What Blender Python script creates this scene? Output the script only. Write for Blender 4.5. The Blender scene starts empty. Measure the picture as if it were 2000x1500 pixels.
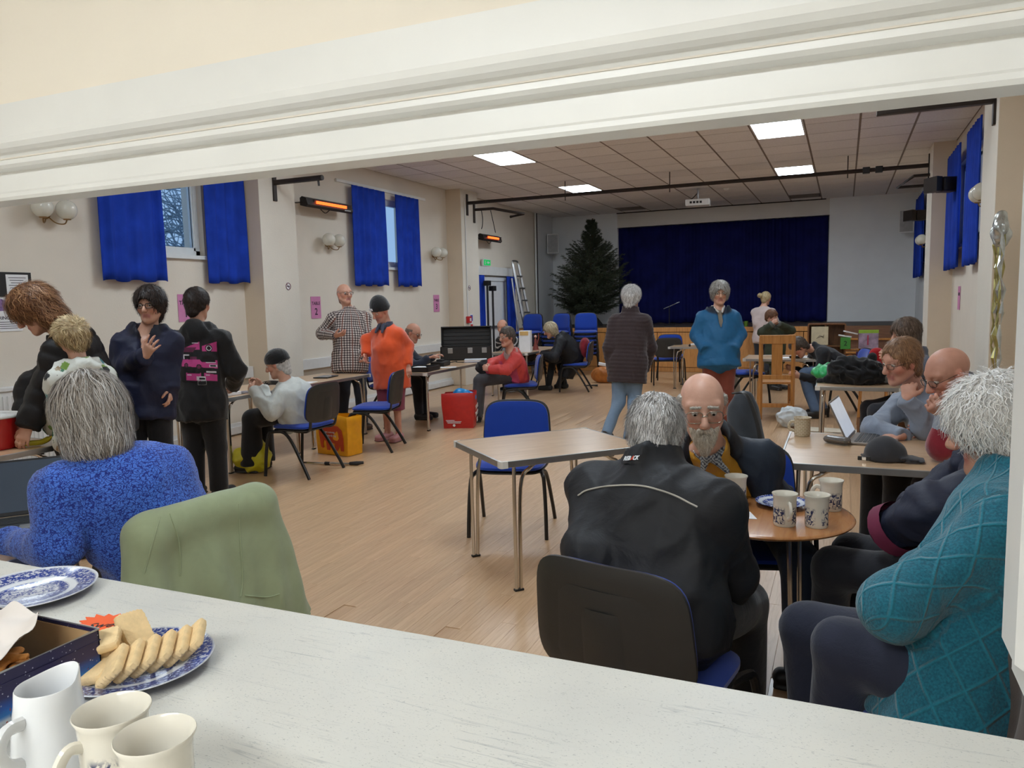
import bpy, bmesh, math, random
import numpy as np
from mathutils import Vector, Matrix

random.seed(7)
RNG = np.random.default_rng(11)
SC = bpy.context.scene
COL = SC.collection
PI = math.pi

# ---------------------------------------------------------------- camera
CAM_ROT = ((0.91673362, -0.02151957, 0.398919),
           (0.39882075, 0.10745951, -0.91071096),
           (-0.02326953, 0.99397654, 0.1070942))
CAM_POS = (0.0, 0.0, 1.5)
cam_data = bpy.data.cameras.new('camera')
cam_data.sensor_fit = 'HORIZONTAL'
cam_data.sensor_width = 36.0
cam_data.lens = 1483.0 / 2000.0 * 36.0
cam_data.clip_start = 0.02
cam = bpy.data.objects.new('camera', cam_data)
mw = Matrix(CAM_ROT).to_4x4()
mw.translation = CAM_POS
cam.matrix_world = mw
COL.objects.link(cam)
SC.camera = cam

# ---------------------------------------------------------------- world, exposure
world = bpy.data.worlds.new('world')
SC.world = world
world.use_nodes = True
bg = world.node_tree.nodes['Background']
bg.inputs[0].default_value = (0.42, 0.66, 1.0, 1)
bg.inputs[1].default_value = 0.75
SC.view_settings.view_transform = 'Standard'
SC.view_settings.look = 'None'
SC.view_settings.gamma = 1.0
SC.view_settings.use_curve_mapping = False
SC.view_settings.exposure = 0.0
SC.cycles.max_bounces = 8
SC.cycles.diffuse_bounces = 4
SC.cycles.glossy_bounces = 3
PANEL_STRENGTH = 21.0       # hall ceiling panels
KITCHEN_STRENGTH = 42.0      # kitchen ceiling panel

# ---------------------------------------------------------------- geometry of the survey
_M = np.array(CAM_ROT); _C = np.array(CAM_POS); _F = 1483.0


def J(u, v, d):
    """point seen at (u, v) of the 2000x1500 photograph, d metres along the optical axis"""
    return _C + _M @ (np.array([(u - 1000) / _F, -(v - 750) / _F, -1.0]) * d)


def Gz(u, v, z=0.0):
    r = _M @ np.array([(u - 1000) / _F, -(v - 750) / _F, -1.0])
    return _C + r * ((z - _C[2]) / r[2])


def lin(c):
    return tuple((x / 12.92 if x <= 0.04045 else ((x + 0.055) / 1.055) ** 2.4) for x in c)


def rgb(r, g, b):
    return lin((r / 255., g / 255., b / 255.))


# ---------------------------------------------------------------- materials
class NT:
    def __init__(s, name):
        s.m = bpy.data.materials.new(name)
        s.m.use_nodes = True
        s.t = s.m.node_tree
        s.b = s.t.nodes['Principled BSDF']

    def n(s, typ, **kw):
        nd = s.t.nodes.new(typ)
        for k, v in kw.items():
            if k.startswith('i_'):
                key = k[2:]
                key = int(key) if key.isdigit() else key.replace('_', ' ')
                nd.inputs[key].default_value = v
            else:
                setattr(nd, k, v)
        return nd

    def l(s, a, b):
        s.t.links.new(a, b)

    def ramp(s, fac, stops, interp='LINEAR'):
        r = s.n('ShaderNodeValToRGB')
        r.color_ramp.interpolation = interp
        e = r.color_ramp.elements
        while len(e) < len(stops):
            e.new(0.5)
        for el, (p, c) in zip(e, stops):
            el.position = p
            el.color = (*c, 1) if len(c) == 3 else c
        s.l(fac, r.inputs[0])
        return r.outputs[0]

    def coords(s, kind='Object', scale=(1, 1, 1), rot=(0, 0, 0)):
        tc = s.n('ShaderNodeTexCoord')
        mp = s.n('ShaderNodeMapping')
        mp.inputs['Scale'].default_value = scale
        mp.inputs['Rotation'].default_value = rot
        s.l(tc.outputs[kind], mp.inputs[0])
        return mp.outputs[0]

    def noise(s, vec, scale, detail=3, rough=0.5, dist=0.0):
        nd = s.n('ShaderNodeTexNoise')
        nd.inputs['Scale'].default_value = scale
        nd.inputs['Detail'].default_value = detail
        nd.inputs['Roughness'].default_value = rough
        nd.inputs['Distortion'].default_value = dist
        if vec is not None:
            s.l(vec, nd.inputs['Vector'])
        return nd.outputs['Fac']

    def mix(s, fac, a, b, typ='MIX'):
        nd = s.n('ShaderNodeMix', data_type='RGBA', blend_type=typ)
        if isinstance(fac, (int, float)):
            nd.inputs[0].default_value = fac
        else:
            s.l(fac, nd.inputs[0])
        for i, x in ((6, a), (7, b)):
            if isinstance(x, tuple):
                nd.inputs[i].default_value = (*x[:3], 1)
            else:
                s.l(x, nd.inputs[i])
        return nd.outputs[2]

    def math(s, op, a, b=None, c=None):
        nd = s.n('ShaderNodeMath', operation=op)
        for i, x in enumerate((a, b, c)):
            if x is None:
                continue
            if isinstance(x, (int, float)):
                nd.inputs[i].default_value = x
            else:
                s.l(x, nd.inputs[i])
        return nd.outputs[0]

    def base(s, x):
        if isinstance(x, tuple):
            s.b.inputs['Base Color'].default_value = (*x[:3], 1)
        else:
            s.l(x, s.b.inputs['Base Color'])

    def set(s, **kw):
        for k, v in kw.items():
            s.b.inputs[k.replace('_', ' ')].default_value = v
        return s

    def bump(s, h, strength=0.2, dist=0.01):
        nd = s.n('ShaderNodeBump')
        nd.inputs['Strength'].default_value = strength
        nd.inputs['Distance'].default_value = dist
        s.l(h, nd.inputs['Height'])
        s.l(nd.outputs[0], s.b.inputs['Normal'])


MATS = {}


def plain(name, col, rough=0.5, metal=0.0, var=0.06, scale=14.0, bump=0.0, bscale=60.0, spec=0.5, emit=None, es=0.0,
          coat=0.0, trans=0.0):
    """procedural material with gentle colour variation and optional fine relief"""
    if name in MATS:
        return MATS[name]
    t = NT(name)
    if var > 0:
        v = t.noise(t.coords(), scale, 4)
        c2 = tuple(max(0, x * (1 - var * 2)) for x in col)
        c1 = tuple(min(1, x * (1 + var)) for x in col)
        t.base(t.ramp(v, [(0.3, c2), (0.7, c1)]))
    else:
        t.base(tuple(col))
    t.set(Roughness=rough, Metallic=metal)
    t.b.inputs['Specular IOR Level'].default_value = spec
    if coat:
        t.b.inputs['Coat Weight'].default_value = coat
    if trans:
        t.b.inputs['Transmission Weight'].default_value = trans
    if emit:
        t.b.inputs['Emission Color'].default_value = (*emit, 1)
        t.b.inputs['Emission Strength'].default_value = es
    if bump > 0:
        t.bump(t.noise(t.coords(), bscale, 4), bump, 0.005)
    MATS[name] = t.m
    return t.m


# ---------------------------------------------------------------- mesh helpers
def link(o, parent=None):
    COL.objects.link(o)
    if parent is not None:
        o.parent = parent
    return o


def meshobj(name, V, Fc, mat=None, parent=None, smooth=False, colors=None, sharp=None):
    me = bpy.data.meshes.new(name)
    if isinstance(V, np.ndarray) and isinstance(Fc, np.ndarray) and Fc.ndim == 2:
        n, k = Fc.shape
        me.vertices.add(len(V))
        me.vertices.foreach_set('co', np.ascontiguousarray(V, dtype=np.float32).ravel())
        me.loops.add(n * k)
        me.loops.foreach_set('vertex_index', np.ascontiguousarray(Fc, dtype=np.int32).ravel())
        me.polygons.add(n)
        me.polygons.foreach_set('loop_start', np.arange(0, n * k, k, dtype=np.int32))
        me.polygons.foreach_set('loop_total', np.full(n, k, dtype=np.int32))
        me.update(calc_edges=True)
    else:
        me.from_pydata([tuple(map(float, v)) for v in V], [], [tuple(map(int, f)) for f in Fc])
        me.update()
    if smooth:
        me.polygons.foreach_set('use_smooth', np.ones(len(me.polygons), dtype=bool))
        if sharp is not None:
            me.set_sharp_from_angle(angle=math.radians(sharp))
    if colors is not None:
        ca = me.color_attributes.new('Col', 'FLOAT_COLOR', 'POINT')
        c4 = np.ones((len(V), 4), dtype=np.float32)
        c4[:, :3] = colors
        ca.data.foreach_set('color', c4.ravel())
    if mat is not None:
        me.materials.append(mat)
    o = bpy.data.objects.new(name, me)
    return link(o, parent)


def empty(name, loc=(0, 0, 0), rz=0.0, parent=None):
    o = bpy.data.objects.new(name, None)
    o.empty_display_size = 0.1
    o.location = loc
    o.rotation_euler = (0, 0, rz)
    return link(o, parent)


def tag(o, label=None, cat=None, group=None, kind=None):
    if label:
        o['label'] = label
    if cat:
        o['category'] = cat
    if group:
        o['group'] = group
    if kind:
        o['kind'] = kind
    return o


def copy_tree(o, parent=None):
    c = o.copy()
    COL.objects.link(c)
    if parent is not None:
        c.parent = parent
    for ch in list(o.children):
        copy_tree(ch, c)
    return c


def nrm(v):
    v = np.asarray(v, float)
    return v / (np.linalg.norm(v) + 1e-12)


class MB:
    """collects shapes for ONE mesh"""

    def __init__(s):
        s.v = []
        s.f = []

    def add(s, V, Fc):
        o = len(s.v)
        s.v += [tuple(map(float, p)) for p in V]
        s.f += [tuple(i + o for i in q) for q in Fc]
        return s

    def box(s, x0, x1, y0, y1, z0, z1):
        V = [(x, y, z) for z in (z0, z1) for y in (y0, y1) for x in (x0, x1)]
        return s.add(V, [(0, 2, 3, 1), (4, 5, 7, 6), (0, 1, 5, 4), (2, 6, 7, 3), (0, 4, 6, 2), (1, 3, 7, 5)])

    def bbox(s, x0, x1, y0, y1, z0, z1, b=0.004):
        """box with bevelled edges"""
        bm = bmesh.new()
        bmesh.ops.create_cube(bm, size=1.0)
        for v in bm.verts:
            v.co = ((x0 + x1) / 2 + v.co.x * (x1 - x0), (y0 + y1) / 2 + v.co.y * (y1 - y0), (z0 + z1) / 2 + v.co.z * (z1 - z0))
        bmesh.ops.bevel(bm, geom=bm.edges[:], offset=b, segments=2, affect='EDGES', profile=0.5)
        bm.verts.ensure_lookup_table()
        V = [v.co[:] for v in bm.verts]
        Fc = [[v.index for v in f.verts] for f in bm.faces]
        bm.free()
        return s.add(V, Fc)

    def prism(s, pts, z0, z1, axis='z'):
        n = len(pts)
        def m(p, h):
            if axis == 'z': return (p[0], p[1], h)
            if axis == 'x': return (h, p[0], p[1])
            return (p[0], h, p[1])
        V = [m(p, z0) for p in pts] + [m(p, z1) for p in pts]
        Fc = [tuple(range(n - 1, -1, -1)), tuple(range(n, 2 * n))]
        Fc += [(i, (i + 1) % n, n + (i + 1) % n, n + i) for i in range(n)]
        return s.add(V, Fc)

    def tube(s, pts, r, n=8, cap=True, flat=1.0):
        """tube along a path; r a number or list; flat squashes the section"""
        P = [np.asarray(p, float) for p in pts]
        R = r if isinstance(r, (list, tuple, np.ndarray)) else [r] * len(P)
        V = []
        up = None
        for i, p in enumerate(P):
            a = P[max(0, i - 1)]; b = P[min(len(P) - 1, i + 1)]
            t = nrm(b - a)
            if up is None:
                ref = np.array([0, 0, 1.0]) if abs(t[2]) < 0.9 else np.array([1.0, 0, 0])
                e1 = nrm(np.cross(t, ref))
            else:
                e1 = nrm(up - t * np.dot(up, t))
            up = e1
            e2 = np.cross(t, e1)
            for k in range(n):
                a_ = 2 * PI * k / n
                V.append(p + R[i] * (math.cos(a_) * e1 + flat * math.sin(a_) * e2))
        Fc = []
        for i in range(len(P) - 1):
            for k in range(n):
                k2 = (k + 1) % n
                Fc.append((i * n + k, i * n + k2, (i + 1) * n + k2, (i + 1) * n + k))
        if cap:
            Fc.append(tuple(range(n - 1, -1, -1)))
            Fc.append(tuple(range((len(P) - 1) * n, len(P) * n)))
        return s.add(V, Fc)

    def lathe(s, prof, n=24, c=(0, 0, 0), sx=1.0, sy=1.0):
        """profile of (r, z) turned about a vertical axis"""
        V = []
        for r, z in prof:
            for k in range(n):
                a = 2 * PI * k / n
                V.append((c[0] + sx * r * math.cos(a), c[1] + sy * r * math.sin(a), c[2] + z))
        Fc = []
        for i in range(len(prof) - 1):
            for k in range(n):
                k2 = (k + 1) % n
                Fc.append((i * n + k, i * n + k2, (i + 1) * n + k2, (i + 1) * n + k))
        if prof[0][0] > 1e-5:
            Fc.append(tuple(range(n - 1, -1, -1)))
        if prof[-1][0] > 1e-5:
            Fc.append(tuple(range((len(prof) - 1) * n, len(prof) * n)))
        return s.add(V, Fc)

    def sphere(s, c, r, nu=16, nv=10, sc=(1, 1, 1)):
        prof = [(max(1e-6, r * math.sin(PI * i / nv)), -r * math.cos(PI * i / nv)) for i in range(nv + 1)]
        V0 = len(s.v)
        s.lathe(prof, nu)
        for i in range(V0, len(s.v)):
            p = s.v[i]
            s.v[i] = (c[0] + p[0] * sc[0], c[1] + p[1] * sc[1], c[2] + p[2] * sc[2])
        return s

    def xform(s, M4):
        M4 = Matrix(M4)
        s.v = [tuple(M4 @ Vector(p)) for p in s.v]
        return s

    def build(s, name, mat, parent=None, smooth=False, sharp=35):
        return meshobj(name, s.v, s.f, mat, parent, smooth, None, sharp if smooth else None)


def bez(pts, n=12):
    """Catmull-Rom through points"""
    P = [np.asarray(p, float) for p in pts]
    P = [2 * P[0] - P[1]] + P + [2 * P[-1] - P[-2]]
    out = []
    for i in range(1, len(P) - 2):
        for k in range(n):
            t = k / n
            out.append(0.5 * ((2 * P[i]) + (-P[i - 1] + P[i + 1]) * t + (2 * P[i - 1] - 5 * P[i] + 4 * P[i + 1] - P[i + 2]) * t * t
                              + (-P[i - 1] + 3 * P[i] - 3 * P[i + 1] + P[i + 2]) * t ** 3))
    out.append(P[-2])
    return out


def text_mesh(name, s, size, mat, parent, loc, rot, ext=0.0015, align='CENTER', shear=0.0, bold=0.0):
    cu = bpy.data.curves.new(name, 'FONT')
    cu.body = s
    cu.size = size
    cu.align_x = align
    cu.align_y = 'CENTER'
    cu.extrude = ext
    cu.shear = shear
    cu.offset = bold
    cu.resolution_u = 3
    o = bpy.data.objects.new(name, cu)
    COL.objects.link(o)
    dg = bpy.context.evaluated_depsgraph_get()
    me = bpy.data.meshes.new_from_object(o.evaluated_get(dg))
    bpy.data.objects.remove(o)
    bpy.data.curves.remove(cu)
    me.materials.clear()
    me.materials.append(mat)
    ob = bpy.data.objects.new(name, me)
    ob.location = loc
    ob.rotation_euler = rot
    return link(ob, parent)


# ---------------------------------------------------------------- smooth solid modelling (distance fields -> one surface)
class Sdf:
    def __init__(s):
        s.p = []

    def cap(s, a, b, r0, r1=None, S=None, k=0.03, c=None, op=1, flat=0, end=None, T=None):
        a = np.asarray(a, float); b = np.asarray(b, float)
        r0 = (r0, r0) if np.isscalar(r0) else r0
        r1 = r0 if r1 is None else ((r1, r1) if np.isscalar(r1) else r1)
        L = np.linalg.norm(b - a)
        t = nrm(b - a) if L > 1e-6 else nrm(T if T is not None else (0, 0, 1))
        if S is None:
            S = np.cross(t, (0, 0, 1)) if abs(t[2]) < 0.95 else np.array([1.0, 0, 0])
        S = np.asarray(S, float)
        S = nrm(S - t * np.dot(S, t))
        O = np.cross(t, S)
        e = end if end is not None else min(max(r0), max(r1))
        R = max(max(r0), max(r1), e)
        lo = np.minimum(a, b) - R; hi = np.maximum(a, b) + R
        s.p.append(dict(a=a, t=t, S=S, O=O, L=L, r0=r0, r1=r1, end=end, flat=flat, k=k, c=c, op=op, lo=lo, hi=hi))
        return s

    def ell(s, c_, r, side, up, **kw):
        """ellipsoid: r = (side, third, along up)"""
        return s.cap(c_, c_, (r[0], r[1]), None, S=side, T=up, end=r[2], **kw)

    def ball(s, c_, r, **kw):
        return s.cap(c_, c_, r, **kw)

    def cut(s, p0, n, k=0.004, lo=None, hi=None):
        s.p.append(dict(op=0, p0=np.asarray(p0, float), n=nrm(n), k=k, lo=lo, hi=hi))
        return s

    @staticmethod
    def dist(p, X, Y, Z):
        if p['op'] == 0:
            n = p['n']; q = p['p0']
            return (X - q[0]) * n[0] + (Y - q[1]) * n[1] + (Z - q[2]) * n[2]
        a, t, S, O, L = p['a'], p['t'], p['S'], p['O'], p['L']
        qx, qy, qz = X - a[0], Y - a[1], Z - a[2]
        al = qx * t[0] + qy * t[1] + qz * t[2]
        cl = np.clip(al, 0, L)
        u = cl / L if L > 1e-6 else 0.0
        qa = al - cl
        qs = qx * S[0] + qy * S[1] + qz * S[2]
        qo = qx * O[0] + qy * O[1] + qz * O[2]
        (s0, o0), (s1, o1) = p['r0'], p['r1']
        if s0 == o0 and s1 == o1 and p['end'] is None:
            r = s0 + (s1 - s0) * u
            d = np.sqrt(qs * qs + qo * qo + qa * qa) - r
        else:
            rs = s0 + (s1 - s0) * u
            ro = o0 + (o1 - o0) * u
            ra = p['end'] if p['end'] is not None else np.minimum(rs, ro)
            k0 = np.sqrt((qs / rs) ** 2 + (qo / ro) ** 2 + (qa / ra) ** 2)
            k1 = np.sqrt((qs / rs ** 2) ** 2 + (qo / ro ** 2) ** 2 + (qa / ra ** 2) ** 2) + 1e-9
            d = k0 * (k0 - 1) / k1
        if p['flat']:
            d = np.maximum(d, al - L)
            if p['flat'] == 2:
                d = np.maximum(d, -al)
        return d

    def comb(s, F, p, d):
        k = p['k']
        if p['op'] == 1:
            if k <= 0: return np.minimum(F, d)
            h = np.maximum(k - np.abs(F - d), 0) / k
            return np.minimum(F, d) - h * h * k * 0.25
        e = d if p['op'] == 0 else -d
        if k <= 0: return np.maximum(F, e)
        h = np.maximum(k - np.abs(F - e), 0) / k
        return np.maximum(F, e) + h * h * k * 0.25

    def val(s, P):
        F = np.full(len(P), 1.0)
        for p in s.p:
            if p['op'] == 0 and p['lo'] is not None:
                m = np.all((P > p['lo']) & (P < p['hi']), axis=1)
                F[m] = s.comb(F[m], p, s.dist(p, P[m, 0], P[m, 1], P[m, 2]))
            else:
                F = s.comb(F, p, s.dist(p, P[:, 0], P[:, 1], P[:, 2]))
        return F

    def grad(s, P, e=0.002):
        g = np.stack([s.val(P + np.eye(3)[i] * e) - s.val(P - np.eye(3)[i] * e) for i in range(3)], 1)
        return g / (np.linalg.norm(g, axis=1, keepdims=True) + 1e-9)

    def mesh(s, h=0.012, fine=(), hf=None):
        adds = [p for p in s.p if p['op'] == 1]
        lo = np.min([p['lo'] for p in adds], 0) - 2.5 * h
        hi = np.max([p['hi'] for p in adds], 0) + 2.5 * h
        ax = []
        for i in range(3):
            iv = [(f[0][i], f[1][i]) for f in fine]
            xs = [lo[i]]
            while xs[-1] < hi[i]:
                x = xs[-1]
                st = h
                for (A, B) in iv:
                    if A - h <= x <= B:
                        st = hf if x >= A else min(st, max(hf, A - x + 1e-6))
                xs.append(x + st)
            ax.append(np.array(xs, dtype=np.float32))
        X, Y, Z = ax
        F = np.full((len(X), len(Y), len(Z)), 1.0, dtype=np.float32)
        for p in s.p:
            if p['op'] == 0:
                if p['lo'] is None:
                    sl = (slice(None),) * 3
                else:
                    sl = tuple(slice(max(0, np.searchsorted(ax[i], p['lo'][i]) - 1), np.searchsorted(ax[i], p['hi'][i]) + 1) for i in range(3))
            else:
                mg = 2.2 * p['k'] + 3 * h
                sl = tuple(slice(max(0, np.searchsorted(ax[i], p['lo'][i] - mg) - 1), np.searchsorted(ax[i], p['hi'][i] + mg) + 1) for i in range(3))
            d = s.dist(p, X[sl[0]][:, None, None], Y[sl[1]][None, :, None], Z[sl[2]][None, None, :])
            F[sl] = s.comb(F[sl], p, d)
        return surface_nets(F, X, Y, Z)

    def colors(s, V, default, sig=0.004):
        ps = [p for p in s.p if p['op'] == 1]
        D = np.stack([s.dist(p, V[:, 0], V[:, 1], V[:, 2]) for p in ps], 1)
        D = D - D.min(1, keepdims=True)
        W = np.exp(-D / sig)
        W /= W.sum(1, keepdims=True)
        Cc = np.array([p['c'] if p['c'] is not None else default for p in ps])
        return W @ Cc


def surface_nets(F, X, Y, Z):
    S = F < 0
    nx, ny, nz = F.shape
    cnt = np.zeros((nx - 1, ny - 1, nz - 1), dtype=np.int8)
    for i in (0, 1):
        for j in (0, 1):
            for k in (0, 1):
                cnt += S[i:nx - 1 + i, j:ny - 1 + j, k:nz - 1 + k]
    act = (cnt > 0) & (cnt < 8)
    I, Jj, K = np.nonzero(act)
    n = len(I)
    idx = np.full(act.shape, -1, dtype=np.int32)
    idx[I, Jj, K] = np.arange(n)
    acc = np.zeros((n, 3)); w = np.zeros(n)
    for axis in range(3):
        for a in (0, 1):
            for b in (0, 1):
                o0 = [0, 0, 0]; o1 = [0, 0, 0]
                oth = [x for x in range(3) if x != axis]
                o0[oth[0]] = o1[oth[0]] = a
                o0[oth[1]] = o1[oth[1]] = b
                o1[axis] = 1
                f0 = F[I + o0[0], Jj + o0[1], K + o0[2]]
                f1 = F[I + o1[0], Jj + o1[1], K + o1[2]]
                m = (f0 < 0) != (f1 < 0)
                t = np.where(m, f0 / np.where(np.abs(f0 - f1) < 1e-12, 1, f0 - f1), 0)
                p0 = np.stack([X[I + o0[0]], Y[Jj + o0[1]], Z[K + o0[2]]], 1)
                p1 = np.stack([X[I + o1[0]], Y[Jj + o1[1]], Z[K + o1[2]]], 1)
                acc += np.where(m[:, None], p0 + (p1 - p0) * t[:, None], 0)
                w += m
    V = acc / np.maximum(w, 1)[:, None]
    quads = []
    for axis in range(3):
        sl0 = [slice(1, -1)] * 3; sl1 = [slice(1, -1)] * 3
        sl0[axis] = slice(0, F.shape[axis] - 1)
        sl1[axis] = slice(1, F.shape[axis])
        a = S[tuple(sl0)]; b = S[tuple(sl1)]
        for flip, m in ((False, a & ~b), (True, ~a & b)):
            ii = np.nonzero(m)
            g = [ii[x] + (0 if x == axis else 1) for x in range(3)]
            u, v = [(1, 2), (2, 0), (0, 1)][axis]
            def cell(du, dv):
                c = [x.copy() for x in g]
                c[u] = c[u] - du; c[v] = c[v] - dv
                return idx[c[0], c[1], c[2]]
            q = np.stack([cell(1, 1), cell(0, 1), cell(0, 0), cell(1, 0)], 1)
            if flip:
                q = q[:, ::-1]
            quads.append(q)
    Q = np.concatenate(quads)
    Q = Q[(Q >= 0).all(1)]
    return V, Q


def vnormals(V, Q):
    e1 = V[Q[:, 2]] - V[Q[:, 0]]; e2 = V[Q[:, 3]] - V[Q[:, 1]]
    fn = np.cross(e1, e2)
    N = np.zeros_like(V)
    for i in range(4):
        np.add.at(N, Q[:, i], fn)
    return N / (np.linalg.norm(N, axis=1, keepdims=True) + 1e-9)


def relax(V, Q, it=1, lam=0.5):
    for _ in range(it):
        acc = np.zeros_like(V); w = np.zeros(len(V))
        for i in range(4):
            a = Q[:, i]; b = Q[:, (i + 1) % 4]
            np.add.at(acc, a, V[b]); np.add.at(w, a, 1)
            np.add.at(acc, b, V[a]); np.add.at(w, b, 1)
        V = V + lam * (acc / np.maximum(w, 1)[:, None] - V)
    return V


def waves(P, freq, seed, n=7, aniso=(1, 1, 1)):
    """smooth pseudo-noise in -1..1 from warped waves"""
    r = np.random.default_rng(seed)
    Q = P * np.array(aniso)
    W = np.zeros_like(Q)
    for i in range(3):
        d = r.normal(size=3); d /= np.linalg.norm(d)
        W += 0.35 / freq * np.sin((Q @ d) * freq * 0.9 + r.uniform(0, 6.3))[:, None] * r.normal(size=3)
    Q = Q + W
    out = np.zeros(len(P))
    for i in range(n):
        d = r.normal(size=3); d /= np.linalg.norm(d)
        out += np.sin((Q @ d) * freq * r.uniform(0.6, 1.6) + r.uniform(0, 6.3))
    return out / math.sqrt(n) * 0.8
# ================================================================ materials of the room
XL, XR, YN, YB, ZC = -6.65, 1.36, 1.06, 18.1, 3.55
YS = 15.55          # stage front
ZS = 0.92           # stage height


def wallmat(name, col, bumpiness=0.12):
    t = NT(name)
    v = t.noise(t.coords(), 3.0, 5)
    t.base(t.ramp(v, [(0.3, tuple(x * 0.955 for x in col)), (0.7, col)]))
    t.set(Roughness=0.75)
    t.bump(t.noise(t.coords(), 55, 5), bumpiness, 0.01)
    return t.m


M_CREAM = wallmat('cream_wall_paint', rgb(226, 217, 203))
M_CREAM2 = wallmat('pier_sides_beige', rgb(218, 201, 178))
M_PIERW = wallmat('pier_face_pale', rgb(228, 221, 208))
M_STAGEWALL = wallmat('grey_stage_wall_paint', rgb(232, 233, 234))
M_KITCHEN = wallmat('kitchen_cream_paint', rgb(243, 234, 219), 0.05)
M_GLOSSW = plain('white_gloss_paint', rgb(234, 233, 229), 0.32, var=0.02, scale=5, bump=0.06, bscale=30)
M_UPVC = plain('white_upvc', rgb(222, 226, 228), 0.35, var=0.02)
M_TRUNK = plain('white_trunking', rgb(222, 222, 220), 0.4, var=0.02)
M_DARKMETAL = plain('dark_brown_metal', rgb(52, 44, 40), 0.5, 0.5, var=0.1)
M_BLACK = plain('black_plastic', rgb(26, 25, 25), 0.45, var=0.05)
M_CHROME = plain('chrome_tube', rgb(200, 195, 188), 0.18, 1.0, var=0.02)
M_ALU = plain('aluminium', rgb(176, 176, 176), 0.35, 0.9, var=0.04)
M_WHITE = plain('white_plastic', rgb(228, 228, 226), 0.4, var=0.02)
M_PAPER = plain('white_paper', rgb(232, 233, 235), 0.8, var=0.02)
M_PINKPAPER = plain('pink_paper', rgb(206, 132, 176), 0.8, var=0.03)
M_INK = plain('dark_ink', rgb(42, 24, 44), 0.7, var=0.0)


def wood(name, c1, c2, c3, scale=(14, 1.2, 14), rough=0.35, coat=0.2, objrand=0.0, rot=(0, 0, 0)):
    t = NT(name)
    co = t.coords('Object', scale, rot)
    n = t.noise(co, 3.2, 6, 0.62, 0.9)
    col = t.ramp(n, [(0.28, c3), (0.48, c1), (0.72, c2)])
    if objrand > 0:
        oi = t.n('ShaderNodeObjectInfo')
        f = t.math('MULTIPLY_ADD', oi.outputs['Random'], objrand, 1 - objrand * 0.5)
        mul = t.n('ShaderNodeVectorMath', operation='SCALE')
        t.l(col, mul.inputs[0]); t.l(f, mul.inputs['Scale'])
        col = mul.outputs[0]
    t.base(col)
    t.set(Roughness=rough)
    t.b.inputs['Coat Weight'].default_value = coat
    t.b.inputs['Coat Roughness'].default_value = 0.25
    t.bump(n, 0.05, 0.004)
    return t.m


def board_floor():
    t = NT('strip_floor')
    tc = t.n('ShaderNodeTexCoord')
    mp = t.n('ShaderNodeMapping')
    mp.inputs['Rotation'].default_value = (0, 0, PI / 2)
    t.l(tc.outputs['Object'], mp.inputs[0])
    br = t.n('ShaderNodeTexBrick')
    br.offset = 0.37
    br.inputs['Color1'].default_value = (*rgb(200, 164, 126), 1)
    br.inputs['Color2'].default_value = (*rgb(184, 146, 110), 1)
    br.inputs['Mortar'].default_value = (*rgb(120, 88, 60), 1)
    br.inputs['Scale'].default_value = 1.0
    br.inputs['Mortar Size'].default_value = 0.0012
    br.inputs['Brick Width'].default_value = 1.2
    br.inputs['Row Height'].default_value = 0.076
    t.l(mp.outputs[0], br.inputs[0])
    n = t.noise(t.coords('Object', (14, 0.9, 14)), 3, 5, 0.6, 0.6)
    t.base(t.mix(0.5, br.outputs[0], t.ramp(n, [(0.3, rgb(178, 140, 104)), (0.7, rgb(210, 178, 142))])))
    t.set(Roughness=0.3)
    t.b.inputs['Coat Weight'].default_value = 0.25
    t.b.inputs['Coat Roughness'].default_value = 0.2
    return t.m


M_FLOOR = board_floor()
M_BOARD = wood('floor_board_wood', rgb(200, 164, 126), rgb(210, 178, 142), rgb(178, 140, 104), (16, 1.0, 16), 0.36, 0.15, 0.12)
M_PINE = wood('stage_pine', rgb(196, 138, 78), rgb(210, 154, 92), rgb(170, 112, 58), (10, 10, 1.0), 0.4, 0.15, 0.12)
M_STEP = wood('brown_step_wood', rgb(112, 78, 58), rgb(128, 92, 70), rgb(92, 62, 46), (1.0, 12, 12), 0.5, 0.05, 0.1)
M_TABLETOP = wood('beech_laminate', rgb(198, 164, 128), rgb(208, 176, 142), rgb(184, 148, 112), (1.2, 9, 9), 0.28, 0.25)
M_ROUNDTOP = wood('varnished_teak', rgb(176, 118, 70), rgb(190, 134, 84), rgb(150, 96, 54), (9, 1.2, 9), 0.22, 0.4)
M_OAK = wood('oak_chair_wood', rgb(190, 130, 66), rgb(202, 144, 80), rgb(164, 106, 50), (12, 12, 1.2), 0.35, 0.2)

# ================================================================ floor
fl = MB().box(XL - 0.3, XR + 0.3, YN - 0.02, YB + 0.3, -0.06, -0.0035).build('floor', M_FLOOR)
tag(fl, kind='structure')
bw, bl = 0.076, 1.2
bmesh_board = None
ix = 0
x = -4.30
while x < 0.10:
    y = 3.05 + (ix * 0.37 % 1) * bl - bl
    while y < 8.4:
        if y + bl > 3.0:
            if bmesh_board is None:
                b = MB().bbox(-bw / 2 + 0.0003, bw / 2 - 0.0003, 0.0004, bl - 0.0004, -0.012, 0.0, 0.0007)
                o = b.build('floorboard', M_BOARD, fl)
                bmesh_board = o.data
            else:
                o = link(bpy.data.objects.new('floorboard', bmesh_board), fl)
            o.location = (x, y, 0)
        y += bl
    x += bw
    ix += 1

# kitchen floor
tag(MB().box(-3.2, 1.9, -1.7, YN - 0.02, -0.06, -0.004).build('floor', plain('kitchen_lino', rgb(150, 148, 142), 0.4)), kind='structure')

# ================================================================ walls


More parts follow.
